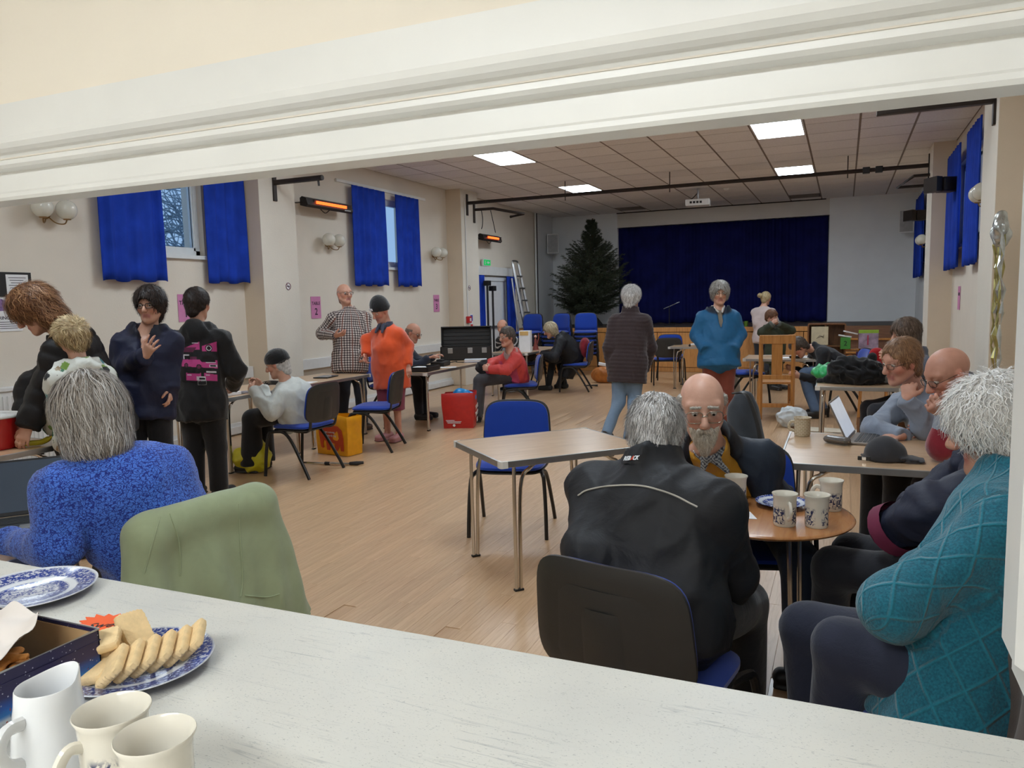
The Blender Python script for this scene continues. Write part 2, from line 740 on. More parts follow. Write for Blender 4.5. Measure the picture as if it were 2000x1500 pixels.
def wall_with_windows(name, xin, xout, wins, mat):
    """long wall built from solid blocks around its window openings: wins = [(y0, y1, z0, z1)]"""
    m = MB()
    a, b = min(xin, xout), max(xin, xout)
    zb = wins[0][2]; zt = wins[0][3]
    m.box(a, b, YN, YB, -0.05, zb)
    m.box(a, b, YN, YB, zt, ZC + 0.15)
    y = YN
    for (y0, y1, _, _) in wins:
        m.box(a, b, y, y0, zb, zt)
        y = y1
    m.box(a, b, y, YB, zb, zt)
    o = m.build(name, mat)
    return tag(o, kind='structure')


WZ0, WZ1 = 2.10, 3.16
wl = wall_with_windows('wall_left', XL, XL - 0.30, [(5.35, 6.60, WZ0, WZ1), (9.55, 11.10, WZ0, WZ1)], M_CREAM)
wr = wall_with_windows('wall_right', XR, XR + 0.30, [(9.75, 11.85, WZ0, WZ1), (15.7, 17.0, WZ0, WZ1)], M_CREAM)
wb = tag(MB().box(XL - 0.3, XR + 0.3, YB, YB + 0.25, -0.05, ZC + 0.15).build('wall_back', M_STAGEWALL), kind='structure')
# grey painted returns beside the stage
MB().box(XL, XL + 0.012, 16.70, YB, ZS, ZC).build('painted_return', M_STAGEWALL, wl)
MB().box(XR - 0.012, XR, 15.9, YB, ZS, ZC).build('painted_return', M_STAGEWALL, wr)

# piers: beige all round, paler tone on the side towards the room
for (w, x0, x1, y0, y1) in ((wl, XL - 0.02, -6.35, 7.19, 7.83), (wl, XL - 0.02, -6.35, 12.38, 13.05),
                            (wr, 1.08, XR + 0.02, 12.15, 12.85), (wr, 1.08, XR + 0.02, 7.15, 7.85)):
    p = MB().box(x0, x1, y0, y1, 0, ZC).build('pier', M_CREAM2, w)
    inner = x1 if w is wl else x0
    s = 0.004 if w is wl else -0.004
    MB().box(min(inner, inner + s), max(inner, inner + s), y0 + 0.001, y1, 0.0, ZC).build('pier_face', M_PIERW, p)

# near wall with the serving hatch: opening x -2.3 .. 0.17, z 0.87 .. 1.725
wn = MB()
wn.box(XL - 0.3, -2.3, 0.97, YN, 0, ZC)
wn.box(-2.3, XR + 0.6, 0.97, YN, 0, 0.865)
wn.box(-2.3, XR + 0.6, 0.97, YN, 1.79, ZC)
wn.box(0.205, XR + 0.6, 0.97, YN, 1.05, 1.79)
wn.box(0.75, XR + 0.6, 0.97, YN, 0.865, 1.05)
wn = tag(wn.build('wall_near', M_CREAM), kind='structure')
# kitchen side skin above the hatch, a warmer cream
MB().box(-3.2, 1.9, 0.962, 0.9695, 1.80, 2.45).build('kitchen_plaster', M_KITCHEN, wn)
# moulded lintel over the hatch
prof = [(0.965, 1.880), (0.944, 1.880), (0.942, 1.822), (0.944, 1.812), (0.950, 1.804), (0.958, 1.799), (0.966, 1.797),
        (0.972, 1.790), (0.972, 1.781), (0.978, 1.776), (0.999, 1.774), (1.000, 1.738), (1.0015, 1.735), (1.0015, 1.728), (1.006, 1.7225),
        (1.058, 1.7215), (1.062, 1.727), (1.062, 1.80), (0.965, 1.80)]
lint = MB().prism(prof, -2.35, XR + 0.5, 'x')
lo = tag(lint.build('trim_1', M_GLOSSW), kind='structure')
# right jamb casing of the hatch: bevelled board, stops short of the counter
ja = MB().prism([(0.187, 0.985), (0.203, 0.945), (0.36, 0.945), (0.36, 1.062), (0.187, 1.062)], 1.075, 1.79)
ja.prism([(0.199, 0.972), (0.208, 0.948), (0.36, 0.945), (0.36, 1.062), (0.199, 1.062)], 1.036, 1.0755)
tag(ja.build('trim_2', M_GLOSSW), kind='structure')
# kitchen shell behind the camera, with its own ceiling lamp
tag(MB().box(-3.3, -3.2, -1.7, 0.97, 0, 2.5).build('wall_kitchen_left', M_KITCHEN), kind='structure')
tag(MB().box(1.9, 2.0, -1.7, 0.97, 0, 2.5).build('wall_kitchen_right', M_KITCHEN), kind='structure')
tag(MB().box(-3.3, 2.0, -1.8, -1.7, 0, 2.5).build('wall_kitchen_back', M_KITCHEN), kind='structure')
tag(MB().box(-3.3, 2.0, -1.8, 0.97, 2.45, 2.55).build('ceiling_kitchen', plain('kitchen_ceiling', rgb(235, 230, 220), 0.8)), kind='structure')
M_KLAMP = plain('kitchen_lamp', (1, 1, 1), 0.5, var=0, emit=(0.90, 0.96, 1.0), es=KITCHEN_STRENGTH)
kl = empty('ceiling_light', (-0.75, -0.95, 2.40))
tag(kl, 'long fluorescent ceiling light of the kitchen above the serving hatch', 'light')
MB().box(-0.9, 0.9, -0.14, 0.14, -0.01, 0.05).build('housing', M_WHITE, kl)
MB().box(-0.86, 0.86, -0.11, 0.11, -0.035, -0.011).build('diffuser', M_KLAMP, kl)

# baseboards and trunking
tag(MB().box(XL, XL + 0.02, YN, YS, 0, 0.14).build('baseboard_left', M_TRUNK), kind='structure')
tag(MB().box(XR - 0.02, XR, YN, YS, 0, 0.14).build('baseboard_right', M_TRUNK), kind='structure')
tr = MB()
for y0, y1 in ((4.75, 7.18), (7.84, 12.37), (13.06, 13.30)):
    tr.bbox(XL + 0.001, XL + 0.075, y0, y1, 0.665, 0.80, 0.004)
    tr.box(XL + 0.001, XL + 0.055, y0, y1, 0.02, 0.10)
tag(tr.build('trim_3', M_TRUNK), kind='structure')
# rails above curtains
rl = MB()
for y0, y1 in ((5.2, 7.15), (9.1, 11.6)):
    rl.box(XL, XL + 0.03, y0, y1, 3.26, 3.30)
tag(rl.build('trim_4', M_GLOSSW), kind='structure')

# ================================================================ windows
M_GLASS = NT('window_glass')
M_GLASS.base((0.9, 0.95, 1.0)); M_GLASS.set(Roughness=0.06)
M_GLASS.b.inputs['Transmission Weight'].default_value = 1.0
M_GLASS.b.inputs['IOR'].default_value = 1.05
M_GLASS = M_GLASS.m


def window(n, xw, sgn, y0, y1, nmull):
    """upvc window set in the wall; sgn = direction from room to outside"""
    x0 = xw + sgn * 0.10
    e = empty('window_%d' % n, (x0, (y0 + y1) / 2, WZ0))
    tag(e, kind='structure')
    m = MB(); yc = (y0 + y1) / 2; w = (y1 - y0) / 2; h = WZ1 - WZ0; t = 0.055
    m.box(-.03, .03, -w, w, 0, t).box(-.03, .03, -w, w, h - t, h).box(-.03, .03, -w, -w + t, 0, h).box(-.03, .03, w - t, w, 0, h)
    ys = [-w + 2 * w * i / nmull for i in range(nmull + 1)]
    for yy in ys[1:-1]:
        m.box(-.03, .03, yy - t / 2, yy + t / 2, 0, h)
    m.build('window_frame', M_UPVC, e)
    for a, b in zip(ys[:-1], ys[1:]):
        sa = MB()
        a2, b2 = a + 0.03, b - 0.03
        q = 0.045
        sa.box(-.04, .02, a2, b2, .045, .045 + q).box(-.04, .02, a2, b2, h - .09, h - .045).box(-.04, .02, a2, a2 + q, .045, h - .045).box(-.04, .02, b2 - q, b2, .045, h - .045)
        so = sa.build('sash', M_UPVC, e)
        MB().box(-.006, .006, a2 + q, b2 - q, .045 + q, h - .09).build('pane', M_GLASS, so)
        hd = MB().bbox(-.0 - sgn * .05 - .012, -sgn * .05 + .012, (a + b) / 2 - .05, (a + b) / 2 + .05, .055, .075, .004)
        hd.build('handle', M_WHITE, so)
    MB().bbox(-sgn * 0.14 if sgn > 0 else 0.0, 0.0 if sgn > 0 else 0.14, -w - 0.03, w + 0.03, -0.045, -0.002, 0.005).build('window_sill', M_UPVC, e)
    return e


window(1, XL, -1, 5.35, 6.60, 1)
window(2, XL, -1, 9.55, 11.10, 2)
window(3, XR, 1, 9.75, 11.85, 3)
window(4, XR, 1, 15.7, 17.0, 2)

# frosted shrubbery outside the left windows
M_TWIG = plain('frosted_twigs', rgb(150, 165, 178), 0.9, var=0.25, scale=30)
for (yc, lab) in ((5.9, 'frosty bare shrub seen through the large window beside the globe lamps'),
                  (9.9, 'frosty bare shrub seen through the narrow gap of the second window')):
    m = MB()
    r2 = random.Random(int(yc * 10))
    for i in range(34):
        a = np.array([-8.9 + r2.uniform(-.5, .3), yc + r2.uniform(-2.0, 1.4), 1.2 + r2.uniform(0, .4)])
        p = [a]
        d = nrm((r2.uniform(-.3, .3), r2.uniform(-.8, .8), 1))
        for k in range(7):
            d = nrm(d + np.array([r2.uniform(-.3, .3), r2.uniform(-.5, .5), r2.uniform(-.25, .3)]))
            p.append(p[-1] + d * 0.34)
        m.tube(p, [0.026 - 0.003 * k for k in range(8)], 4)
        for k in range(2, 8):
            for s in range(4):
                dd = nrm(np.array([r2.uniform(-.5, .5), r2.uniform(-1, 1), r2.uniform(-.2, .8)]))
                q0 = p[k]; q1 = q0 + dd * .22; q2 = q1 + nrm(dd + np.array([0, r2.uniform(-.6, .6), r2.uniform(-.5, .3)])) * .25
                m.tube([q0, q1, q2], [.012, .009, .005], 3, False)
    o = m.build('bare_shrub', M_TWIG)
    tag(o, lab, 'shrub')

# ================================================================ ceiling
ce = tag(MB().box(XL - 0.3, XR + 0.3, YN - 0.1, YB + 0.3, ZC + 0.03, ZC + 0.15).build('ceiling', plain('ceiling_void', rgb(90, 84, 78), 0.9)), kind='structure')
TS = (XR - XL) / 13.0
t_ = NT('ceiling_tile_fibre')
oi = t_.n('ShaderNodeObjectInfo')
vv = t_.noise(t_.coords(), 40, 4)
cb = t_.ramp(vv, [(0.35, rgb(228, 222, 217)), (0.65, rgb(236, 231, 227))])
sc_ = t_.n('ShaderNodeVectorMath', operation='SCALE')
t_.l(cb, sc_.inputs[0]); t_.l(t_.math('MULTIPLY_ADD', oi.outputs['Random'], 0.10, 0.93), sc_.inputs['Scale'])
t_.base(sc_.outputs[0]); t_.set(Roughness=0.9)
t_.bump(t_.noise(t_.coords(), 160, 3), 0.25, 0.004)
M_TILE = t_.m
M_TBAR = plain('ceiling_grid_bar', rgb(128, 112, 98), 0.6, var=0.05)
LIGHT_CELLS = set()
for k in (3, 9):
    for m_ in (6, 7, 12, 13, 18, 19, 24, 25):
        LIGHT_CELLS.add((k, m_))
VENTS = {(3, 1), (9, 1)}
tile = MB().bbox(-TS / 2 + .012, TS / 2 - .012, -TS / 2 + .012, TS / 2 - .012, -0.006, 0.018, 0.004)
tdata = None
M_VENT = plain('ceiling_vent_grey', rgb(120, 112, 106), 0.7)
for k in range(13):
    for m_ in range(0, 18):
        if (k, m_) in LIGHT_CELLS:
            continue
        cx_, cy_ = XL + TS * (k + .5), YB - TS * (m_ + .5)
        if (k, m_) in VENTS:
            v = empty('ceiling_vent', (cx_, cy_, ZC))
            tag(v, 'grey slatted ceiling vent above the ' + ('christmas tree' if k == 3 else 'right end of the stage curtain'), 'vent')
            MB().box(-.28, .28, -.28, .28, 0.0, 0.02).build('backing', M_VENT, v)
            for q in range(7):
                MB().box(-.27, .27, -.25 + q * .075, -.21 + q * .075, -.012, 0.0).build('slat', M_VENT, v)
            continue
        if tdata is None:
            o = tile.build('ceiling_tile', M_TILE, ce); tdata = o.data
        else:
            o = link(bpy.data.objects.new('ceiling_tile', tdata), ce)
        o.location = (cx_, cy_, ZC)
for k in range(14):
    xx = XL + TS * k
    MB().box(xx - .012, xx + .012, 7.0, YB, ZC - .004, ZC + .02).build('grid_bar', M_TBAR, ce)
for m_ in range(0, 19):
    yy = YB - TS * m_
    MB().box(XL, XR, yy - .010, yy + .010, ZC - .003, ZC + .019).build('grid_bar', M_TBAR, ce)
# plain ceiling panel over the part of the hall nearest the hatch (out of sight from the kitchen)
MB().box(XL, XR, YN, YB - TS * 18, ZC, ZC + 0.02).build('ceiling_panel', M_TILE, ce)

M_PANEL = plain('led_panel', (1, 1, 1), 0.5, var=0, emit=(0.80, 0.91, 1.0), es=PANEL_STRENGTH)
LAB = {(3, 6): 'lit ceiling panel half hidden by the dark pipe, left above the tree side',
       (9, 6): 'lit ceiling panel crossed by the dark pipe, right side near the projector',
       (3, 12): 'lit ceiling panel left of centre, just under the hatch lintel',
       (9, 12): 'large lit ceiling panel on the right, just under the hatch lintel',
       (3, 18): 'lit ceiling panel over the left tables, hidden above the lintel',
       (9, 18): 'lit ceiling panel over the right tables, hidden above the lintel',
       (3, 24): 'lit ceiling panel closest to the hatch on the left, hidden above the lintel',
       (9, 24): 'lit ceiling panel closest to the hatch on the right, hidden above the lintel'}
for (k, m_), lab in LAB.items():
    x0 = XL + TS * k; y1 = YB - TS * m_
    e = empty('ceiling_light', (x0 + TS / 2, y1 - TS, ZC))
    tag(e, lab, 'light', 'ceiling light panels')
    f = MB()
    a, b = TS / 2 - .008, TS - .008
    f.box(-a, a, -b, -b + .02, -.008, .03).box(-a, a, b - .02, b, -.008, .03).box(-a, -a + .02, -b, b, -.008, .03).box(a - .02, a, -b, b, -.008, .03)
    f.build('frame', M_WHITE, e)
    MB().box(-a + .021, a - .021, -b + .021, b - .021, -.004, .02).build('diffuser', M_PANEL, e)

# smoke detector
sd = MB().lathe([(.06, .0), (.06, -.015), (.05, -.03), (.03, -.045), (.0, -.047)], 20)
o = sd.build('smoke_detector', M_GLOSSW, None, True)
pp = Gz(1419, 367, ZC - .0)
o.location = pp
tag(o, 'small round smoke detector on the ceiling beyond the dark pipe', 'detector')

# ================================================================ stage
st = empty('stage', ((XL + XR) / 2, YS, 0))
tag(st, 'wooden stage platform with pine panel front across the hall end', 'stage')
ox, oy = (XL + XR) / 2, YS
MB().box(XL + .005 - ox, XR - .005 - ox, 0.03, YB - .25 - oy, ZS - .05, ZS).build('deck', plain('stage_deck_dark', rgb(58, 48, 42), 0.6), st)
MB().box(XL + .005 - ox, XR - .005 - ox, 0.06, 0.10, 0, ZS - .05).build('backing', plain('stage_backing', rgb(70, 50, 34), 0.8), st)
MB().bbox(XL + .005 - ox, XR - .005 - ox, -0.01, 0.05, ZS - .10, ZS - .008, .004).build('nosing', M_PINE, st)
xs = [XL + .004, -5.62, -4.62, -3.52, -2.60, -2.36, -1.45, -0.70, 0.2, XR - .004]
for a, b in zip(xs[:-1], xs[1:]):
    pn = MB().bbox(a + .006 - ox, b - .006 - ox, 0.0, 0.055, .10, ZS - .112, .003).build('panel', M_PINE, st)
    MB().bbox(a - ox + .002, b - ox - .002, 0.01, 0.055, 0.0, .094, .002).build('plinth_board', M_PINE, st)
    kb = MB().lathe([(0, 0), (.022, .004), (.02, .012), (.008, .016), (.008, .03)], 12)
    kb.xform(Matrix.Translation((a + .12 - ox, -.03, .62)) @ Matrix.Rotation(-PI / 2, 4, 'X'))
    kb.build('knob', M_DARKMETAL, pn, True)
# steps up to the stage
sp = empty('wooden_steps', (0.55, 14.9, 0))
tag(sp, 'dark brown wooden steps leading up to the stage at the right wall', 'steps')
for i, (zt, y0) in enumerate(((.69, 15.27), (.46, 14.99), (.23, 14.71))):
    MB().bbox(-.88, .79, y0 - 14.9, 15.54 - 14.9 - i * 0.28, zt - .025, zt, .004).build('tread', M_OAK, sp)
    MB().box(-.86, .78, y0 + .03 - 14.9, y0 + .05 - 14.9, zt - .23 + (.0), zt - .0255).build('riser', M_STEP, sp)
MB().box(-.86, .78, 15.50 - 14.9, 15.535 - 14.9, .691, .915).build('riser', M_STEP, sp)

# stage curtain, pleated
M_NAVYCURT = plain('navy_stage_curtain', rgb(17, 22, 84), 0.85, var=0.15, scale=3, spec=0.2)


def pleated(name, p0, p1, z0, z1, n, amp, mat, parent=None, flare=1.0, gather=0.0, seed=1, thick=0.012, rows=14):
    """hanging pleated cloth from p0 to p1 (xy points)"""
    r = np.random.default_rng(seed)
    p0 = np.array(p0, float); p1 = np.array(p1, float)
    L = np.linalg.norm(p1 - p0); d = (p1 - p0) / L; nn = np.array([-d[1], d[0]])
    cols = n * 8
    s = np.linspace(0, 1, cols + 1)
    ph = np.cumsum(np.concatenate([[0], r.uniform(0.6, 1.4, cols)])) / cols * n * 2 * PI
    am = amp * (0.6 + 0.4 * np.sin(s * 11 + seed) * np.sin(s * 4.3 + 1)) 
    V = []
    for side in (0, 1):
        for i in range(rows + 1):
            t = i / rows
            z = z1 + (z0 - z1) * t
            wob = 0.45 + 0.55 * min(1, t * 3) if gather else 1.0
            sh = (s - .5) * (1 + (flare - 1) * t) + .5
            off = am * wob * np.sin(ph + 0.5 * np.sin(t * 2 + s * 3)) + (thick if side else 0)
            zz = z + (0.012 * np.sin(ph * .5) * t)
            pt = p0[None] + d[None] * (sh * L)[:, None] + nn[None] * off[:, None]
            V.append(np.c_[pt, zz])
    V = np.concatenate(V)
    w = cols + 1; h = rows + 1
    Q = []
    for side in (0, 1):
        o = side * w * h
        for i in range(rows):
            for j in range(cols):
                q = (o + i * w + j, o + i * w + j + 1, o + (i + 1) * w + j + 1, o + (i + 1) * w + j)
                Q.append(q if side else q[::-1])
    o2 = w * h
    for j in range(cols):
        Q.append((j, j + 1, o2 + j + 1, o2 + j)); k = rows * w
        Q.append((k + j + 1, k + j, o2 + k + j, o2 + k + j + 1))
    for i in range(rows):
        a, b = i * w, (i + 1) * w
        Q.append((a, o2 + a, o2 + b, b)); a += cols; b += cols
        Q.append((b, o2 + b, o2 + a, a))
    return meshobj(name, V, np.array(Q), mat, parent, True)


o = pleated('stage_curtain', (-4.99, 17.96), (-0.35, 17.96), ZS + .01, 3.19, 30, 0.035, M_NAVYCURT, seed=3)
tag(o, 'wide dark navy pleated curtain closing off the stage', 'curtain')
# boxed surround of the curtain (white pelmet and flats standing proud of the back wall)
M_FLAT = wallmat('stage_flat_paint', rgb(238, 240, 242))
M_FLAT2 = wallmat('stage_flat_white', rgb(222, 218, 212))
tag(MB().box(-4.99, -0.33, 17.86, YB, 3.20, ZC).build('trim_5', M_FLAT2), kind='structure')
tag(MB().box(-0.33, XR, 17.86, YB, ZS, ZC).build('trim_6', M_FLAT), kind='structure')
tag(MB().box(XL, -4.99, 17.86, YB, ZS, ZC).build('trim_7', M_FLAT), kind='structure')
# dark conduit at the wall and ceiling joint over the stage
tag(MB().tube([(-5.0, 17.84, 3.535), (-0.4, 17.84, 3.535)], 0.014, 6).build('trim_8', M_DARKMETAL), kind='structure')
# ================================================================ stacking chairs


def cloth_mat(name, col, rough=0.85, scale=260, bump=0.35, var=0.12, wr=9.0, wrs=0.25, sheen=0.2):
    t = NT(name)
    n = t.noise(t.coords(), scale, 2)
    w = t.noise(t.coords(), wr, 4, 0.55, 0.6)
    t.base(t.ramp(w, [(0.3, tuple(x * (1 - var) for x in col)), (0.7, tuple(min(1, x * (1 + var)) for x in col))]))
    t.set(Roughness=rough)
    t.b.inputs['Specular IOR Level'].default_value = 0.25
    t.b.inputs['Sheen Weight'].default_value = sheen
    h = t.math('ADD', t.math('MULTIPLY', n, 0.25), t.math('MULTIPLY', w, wrs * 4))
    t.bump(h, bump, 0.006)
    return t.m


M_BLUEFAB = cloth_mat('blue_chair_fabric', rgb(26, 62, 158), 0.9, 420, 0.12, 0.06, 5, 0.05, 0.3)
M_SHELL = plain('black_chair_shell', rgb(46, 44, 42), 0.42, var=0.04, bump=0.1, bscale=300)
M_LEG = plain('black_enamel_tube', rgb(30, 28, 27), 0.35, 0.2, var=0.03)


def pad(w, h, bot, top, t0, t1, curve, zc0, yoff, lean, nx=18, nz=14, p=4.6, dome=0.0):
    """rounded panel in the XZ plane between depths t0..t1, bowed backwards; returns V, F (for backs)"""
    V = []; Fc = []
    us = np.linspace(-1, 1, nx + 1); vs = np.linspace(-1, 1, nz + 1)
    for side in (0, 1):
        for v in vs:
            for u in us:
                # squircle mapping of the square onto a rounded rectangle
                m = max(abs(u), abs(v))
                if m > 1e-6:
                    l = (abs(u) ** p + abs(v) ** p) ** (1 / p)
                    s = m / l
                else:
                    s = 1.0
                uu, vv2 = u * s, v * s
                x = uu * w / 2 * (1.0 - 0.05 * vv2)
                z = zc0 + vv2 * h / 2
                e = max(0.0, 1 - max(abs(u), abs(v)) ** 6)
                y = yoff - curve * (1 - uu * uu) - lean * (z - zc0) + (t0 if side == 0 else t1 + dome * e) * 1.0
                if max(abs(u), abs(v)) > 0.999:
                    y = yoff - curve * (1 - uu * uu) - lean * (z - zc0) + (t0 + t1) / 2 + (t1 - t0) * (0.2 if side else -0.2)
                V.append((x, y, z))
    w_ = nx + 1; o = w_ * (nz + 1)
    for side in (0, 1):
        for i in range(nz):
            for j in range(nx):
                q = (side * o + i * w_ + j, side * o + i * w_ + j + 1, side * o + (i + 1) * w_ + j + 1, side * o + (i + 1) * w_ + j)
                Fc.append(q if side == 0 else q[::-1])
    for j in range(nx):
        Fc.append((j + 1, j, o + j, o + j + 1)); k = nz * w_
        Fc.append((k + j, k + j + 1, o + k + j + 1, o + k + j))
    for i in range(nz):
        a, b = i * w_, (i + 1) * w_
        Fc.append((a, b, o + b, o + a)); a += nx; b += nx
        Fc.append((b, a, o + a, o + b))
    return V, Fc


def make_chair():
    e = empty('stacking_chair')
    # seat: cushion and pan
    V, Fc = pad(.46, .43, 0, 0, .0, .038, 0.0, 0, 0, 0, dome=0.012)
    m = MB().add([(x, z + 0.0, y + .428 - 0.02 * max(0, (z - .08)) * 3) for x, y, z in V], [q[::-1] for q in Fc])
    m.build('seat', M_BLUEFAB, e, True, 50)
    V, Fc = pad(.45, .42, 0, 0, -.022, .002, 0.0, 0, 0, 0)
    MB().add([(x, z, y + .428 - 0.02 * max(0, (z - .08)) * 3) for x, y, z in V], [q[::-1] for q in Fc]).build('seat_pan', M_SHELL, e, True, 50)
    # back: pad in front, shell behind with raised rim and recessed panel
    zc, hh, yb = .655, .345, -.225
    V, Fc = pad(.445, hh - .02, 0, 0, .0, .026, .035, zc, yb + .004, .13, dome=0.008)
    MB().add(V, [q[::-1] for q in Fc]).build('backrest', M_BLUEFAB, e, True, 50)
    V, Fc = pad(.465, hh, 0, 0, -.020, .006, .035, zc, yb, .13)
    sh = MB().add(V, [q[::-1] for q in Fc]).build('back_shell', M_SHELL, e, True, 50)
    V, Fc = pad(.36, hh - .10, 0, 0, -.0245, -.015, .030, zc - .02, yb - .004, .13, 14, 10, 6)
    MB().add(V, [q[::-1] for q in Fc]).build('back_panel', M_SHELL, sh, True, 50)
    V, Fc = pad(.145, hh - .15, 0, 0, -.0285, -.018, .016, zc - .05, yb - .019, .13, 10, 8, 8)
    MB().add(V, [q[::-1] for q in Fc]).build('back_panel', M_SHELL, sh, True, 50)
    for s in (-1, 1):
        # back support blade
        pts = bez([(s * .165, .02, .405), (s * .168, -.14, .400), (s * .175, -.205, .425), (s * .182, -.225, .50), (s * .184, -.24, .60)], 6)
        MB().tube(pts, .017, 8, True, .5).build('back_support', M_LEG, e, True)
        # front and rear legs meet under the seat
        MB().tube(bez([(s * .205, .06, .405), (s * .222, .165, .400), (s * .236, .205, .37), (s * .247, .232, .20), (s * .252, .25, .0)], 5), .0125, 8, True, 1.25).build('leg', M_LEG, e, True)
        MB().tube(bez([(s * .205, .10, .405), (s * .222, .02, .385), (s * .232, -.06, .30), (s * .245, -.17, .12), (s * .252, -.235, .0)], 5), .0125, 8, True, 1.25).build('leg', M_LEG, e, True)
    MB().tube([(-.20, .06, .398), (.20, .06, .398)], .011, 6).build('cross_bar', M_LEG, e, True)
    return e


CHAIR0 = make_chair()
_chair_used = [False]


def chair(x, y, face, label, group='blue stacking chairs', z=0.0):
    if not _chair_used[0]:
        o = CHAIR0
        _chair_used[0] = True
    else:
        o = copy_tree(CHAIR0)
    o.location = (x, y, z)
    o.rotation_euler = (0, 0, math.radians(face - 90))
    return tag(o, label, 'chair', group)


chair(-.495, 2.09, 77, 'blue and black chair under the man in the black jacket, nearest the counter')
chair(-2.00, 4.54, 284, 'empty blue chair facing the hatch behind the bare table')
chair(-4.48, 5.49, 180, 'black backed blue chair holding the person in white jacket')
chair(-4.49, 6.67, 196, 'empty blue chair that the woman in orange holds by its back')
chair(-5.52, 8.55, 0, 'chair under the bald man in navy at the wall table')
chair(-3.80, 8.95, 205, 'blue chair under the woman in the coral jacket')
chair(-4.10, 12.06, 192, 'dark backed chair under the woman in long black coat')
chair(-2.85, 13.35, 108, 'empty chair with black back turned to us before the stage')
chair(-2.95, 14.15, 285, 'empty blue backed chair facing us close to the stage front')
chair(-.35, 3.30, 285, 'bright blue chair behind the bearded man')
chair(.27, 2.05, 168, 'blue chair under the white haired person in teal sweater')
chair(-2.17, 1.92, 166.6, 'chair draped with the green coat next to the counter')
chair(-1.22, 11.0, 20, 'grey backed chair beside the tall wooden chair, white cloth hanging on it')
chair(.60, 4.95, 215, 'chair under the man in the grey shirt')
chair(.92, 4.35, 200, 'chair under the bald man in the red sweater')
chair(.52, 2.75, 175, 'chair under the person in navy padded coat')
chair(-5.05, 12.15, 330, 'chair under the man in the striped top by the ladder')
chair(.02, 10.35, 195, 'chair under the bent man in jeans')
chair(.70, 7.35, 190, 'chair under the brown haired person at the back table')
for si, (sx, sy, fa, lab) in enumerate(((-5.95, 14.55, 262, 'blue chair in the stack closest to the ladder'),
                                        (-5.38, 14.65, 250, 'blue chair in the middle stack before the stage'),
                                        (-4.80, 14.75, 285, 'blue chair in the stack closest to the christmas tree'))):
    for k in range(6):
        ca, sa_ = math.cos(math.radians(fa)), math.sin(math.radians(fa))
        chair(sx + ca * .015 * k, sy + sa_ * .015 * k, fa, ('lowest', 'second lowest', 'third from floor', 'third from top', 'second from top', 'topmost')[k] + ' ' + lab, lab.replace('blue chair in', 'chairs of'), z=.0 + k * .085)

# ================================================================ folding tables
M_CORNER = plain('white_table_corner', rgb(214, 212, 206), 0.4, var=0.02)
TZ = 0.70


def table(x, y, rotdeg, L, W, label, top=None):
    e = empty('folding_table', (x, y, 0), math.radians(rotdeg))
    tag(e, label, 'table', 'folding tables of the hall')
    a, b = L / 2, W / 2
    MB().box(-a + .012, a - .012, -b + .012, b - .012, TZ - .022, TZ).build('table_top', top or M_TABLETOP, e)
    MB().bbox(-a + .04, a - .04, -b, -b + .0115, TZ - .032, TZ + .001, .002).build('edge_trim', M_ALU, e)
    MB().bbox(-a + .04, a - .04, b - .0115, b, TZ - .032, TZ + .001, .002).build('edge_trim', M_ALU, e)
    MB().bbox(-a, -a + .0115, -b + .04, b - .04, TZ - .032, TZ + .001, .002).build('edge_trim', M_ALU, e)
    MB().bbox(a - .0115, a, -b + .04, b - .04, TZ - .032, TZ + .001, .002).build('edge_trim', M_ALU, e)
    for sx in (-1, 1):
        for sy in (-1, 1):
            P = [(a - .04, b + .001), (a - .012, b + .001), (a - .003, b - .003), (a + .001, b - .012), (a + .001, b - .04), (a - .0125, b - .04), (a - .0125, b - .0125), (a - .04, b - .0125)]
            P = [(px * sx, py * sy) for px, py in P]
            if sx * sy < 0:
                P = P[::-1]
            MB().prism(P, TZ - .034, TZ + .002).build('corner_cap', M_CORNER, e)
            # hairpin leg: two tubes that close up towards the foot
            fx, fy = sx * (a - .105), sy * (b - .045)
            m = MB()
            m.tube(bez([(sx * (a - .26), sy * (b - .085), TZ - .035), (sx * (a - .20), sy * (b - .075), TZ - .06), (fx - sx * .028, fy - sy * .012, TZ - .16), (fx - sx * .012, fy, .006)], 5), .0105, 8)
            m.tube(bez([(fx + sx * .012, fy - sy * .002, TZ - .03), (fx + sx * .014, fy, TZ - .2), (fx + sx * .012, fy, .006)], 3), .0105, 8)
            lg = m.build('leg', M_CHROME, e, True)
            MB().bbox(fx - .026, fx + .026, fy - .013, fy + .013, 0, .012, .003).build('rubber_foot', M_BLACK, lg)
        MB().box(sx * (a - .20) - .012, sx * (a - .20) + .012, -b + .05, b - .05, TZ - .05, TZ - .023).build('cross_bar', M_ALU, e)
    return e


table(-1.527, 3.970, 47.8, .885, .70, 'empty folding table in the middle of the hall floor')
table(.335, 4.27, 0, 1.23, .91, 'folding table carrying the laptop and the grey cap')
table(.13, 7.79, 90, 1.29, .70, 'folding table heaped with green and black clothes')
table(-5.42, 5.70, 90, 1.16, .70, 'folding table in front of the person in white jacket')
table(-5.43, 6.90, 90, 1.16, .70, 'folding table with a dark brown top in front of the checked shirt man')
table(-4.81, 8.80, 90, 2.24, .70, 'long folding table of the bald man in navy')
table(-4.88, 11.80, 90, 1.70, .70, 'folding table with the white box before the woman in black')
table(-4.72, 2.45, 90, 1.50, .70, 'folding table carrying the red bucket')
table(-2.85, 1.82, 90, 1.10, .76, 'folding table with the open laptop of the woman in blue')
table(-.72, 10.55, 0, .95, .70, 'small folding table with papers beyond the wooden chair')
table(-2.25, 12.95, 0, .85, .70, 'small folding table holding the wheeled scooter near the stage')

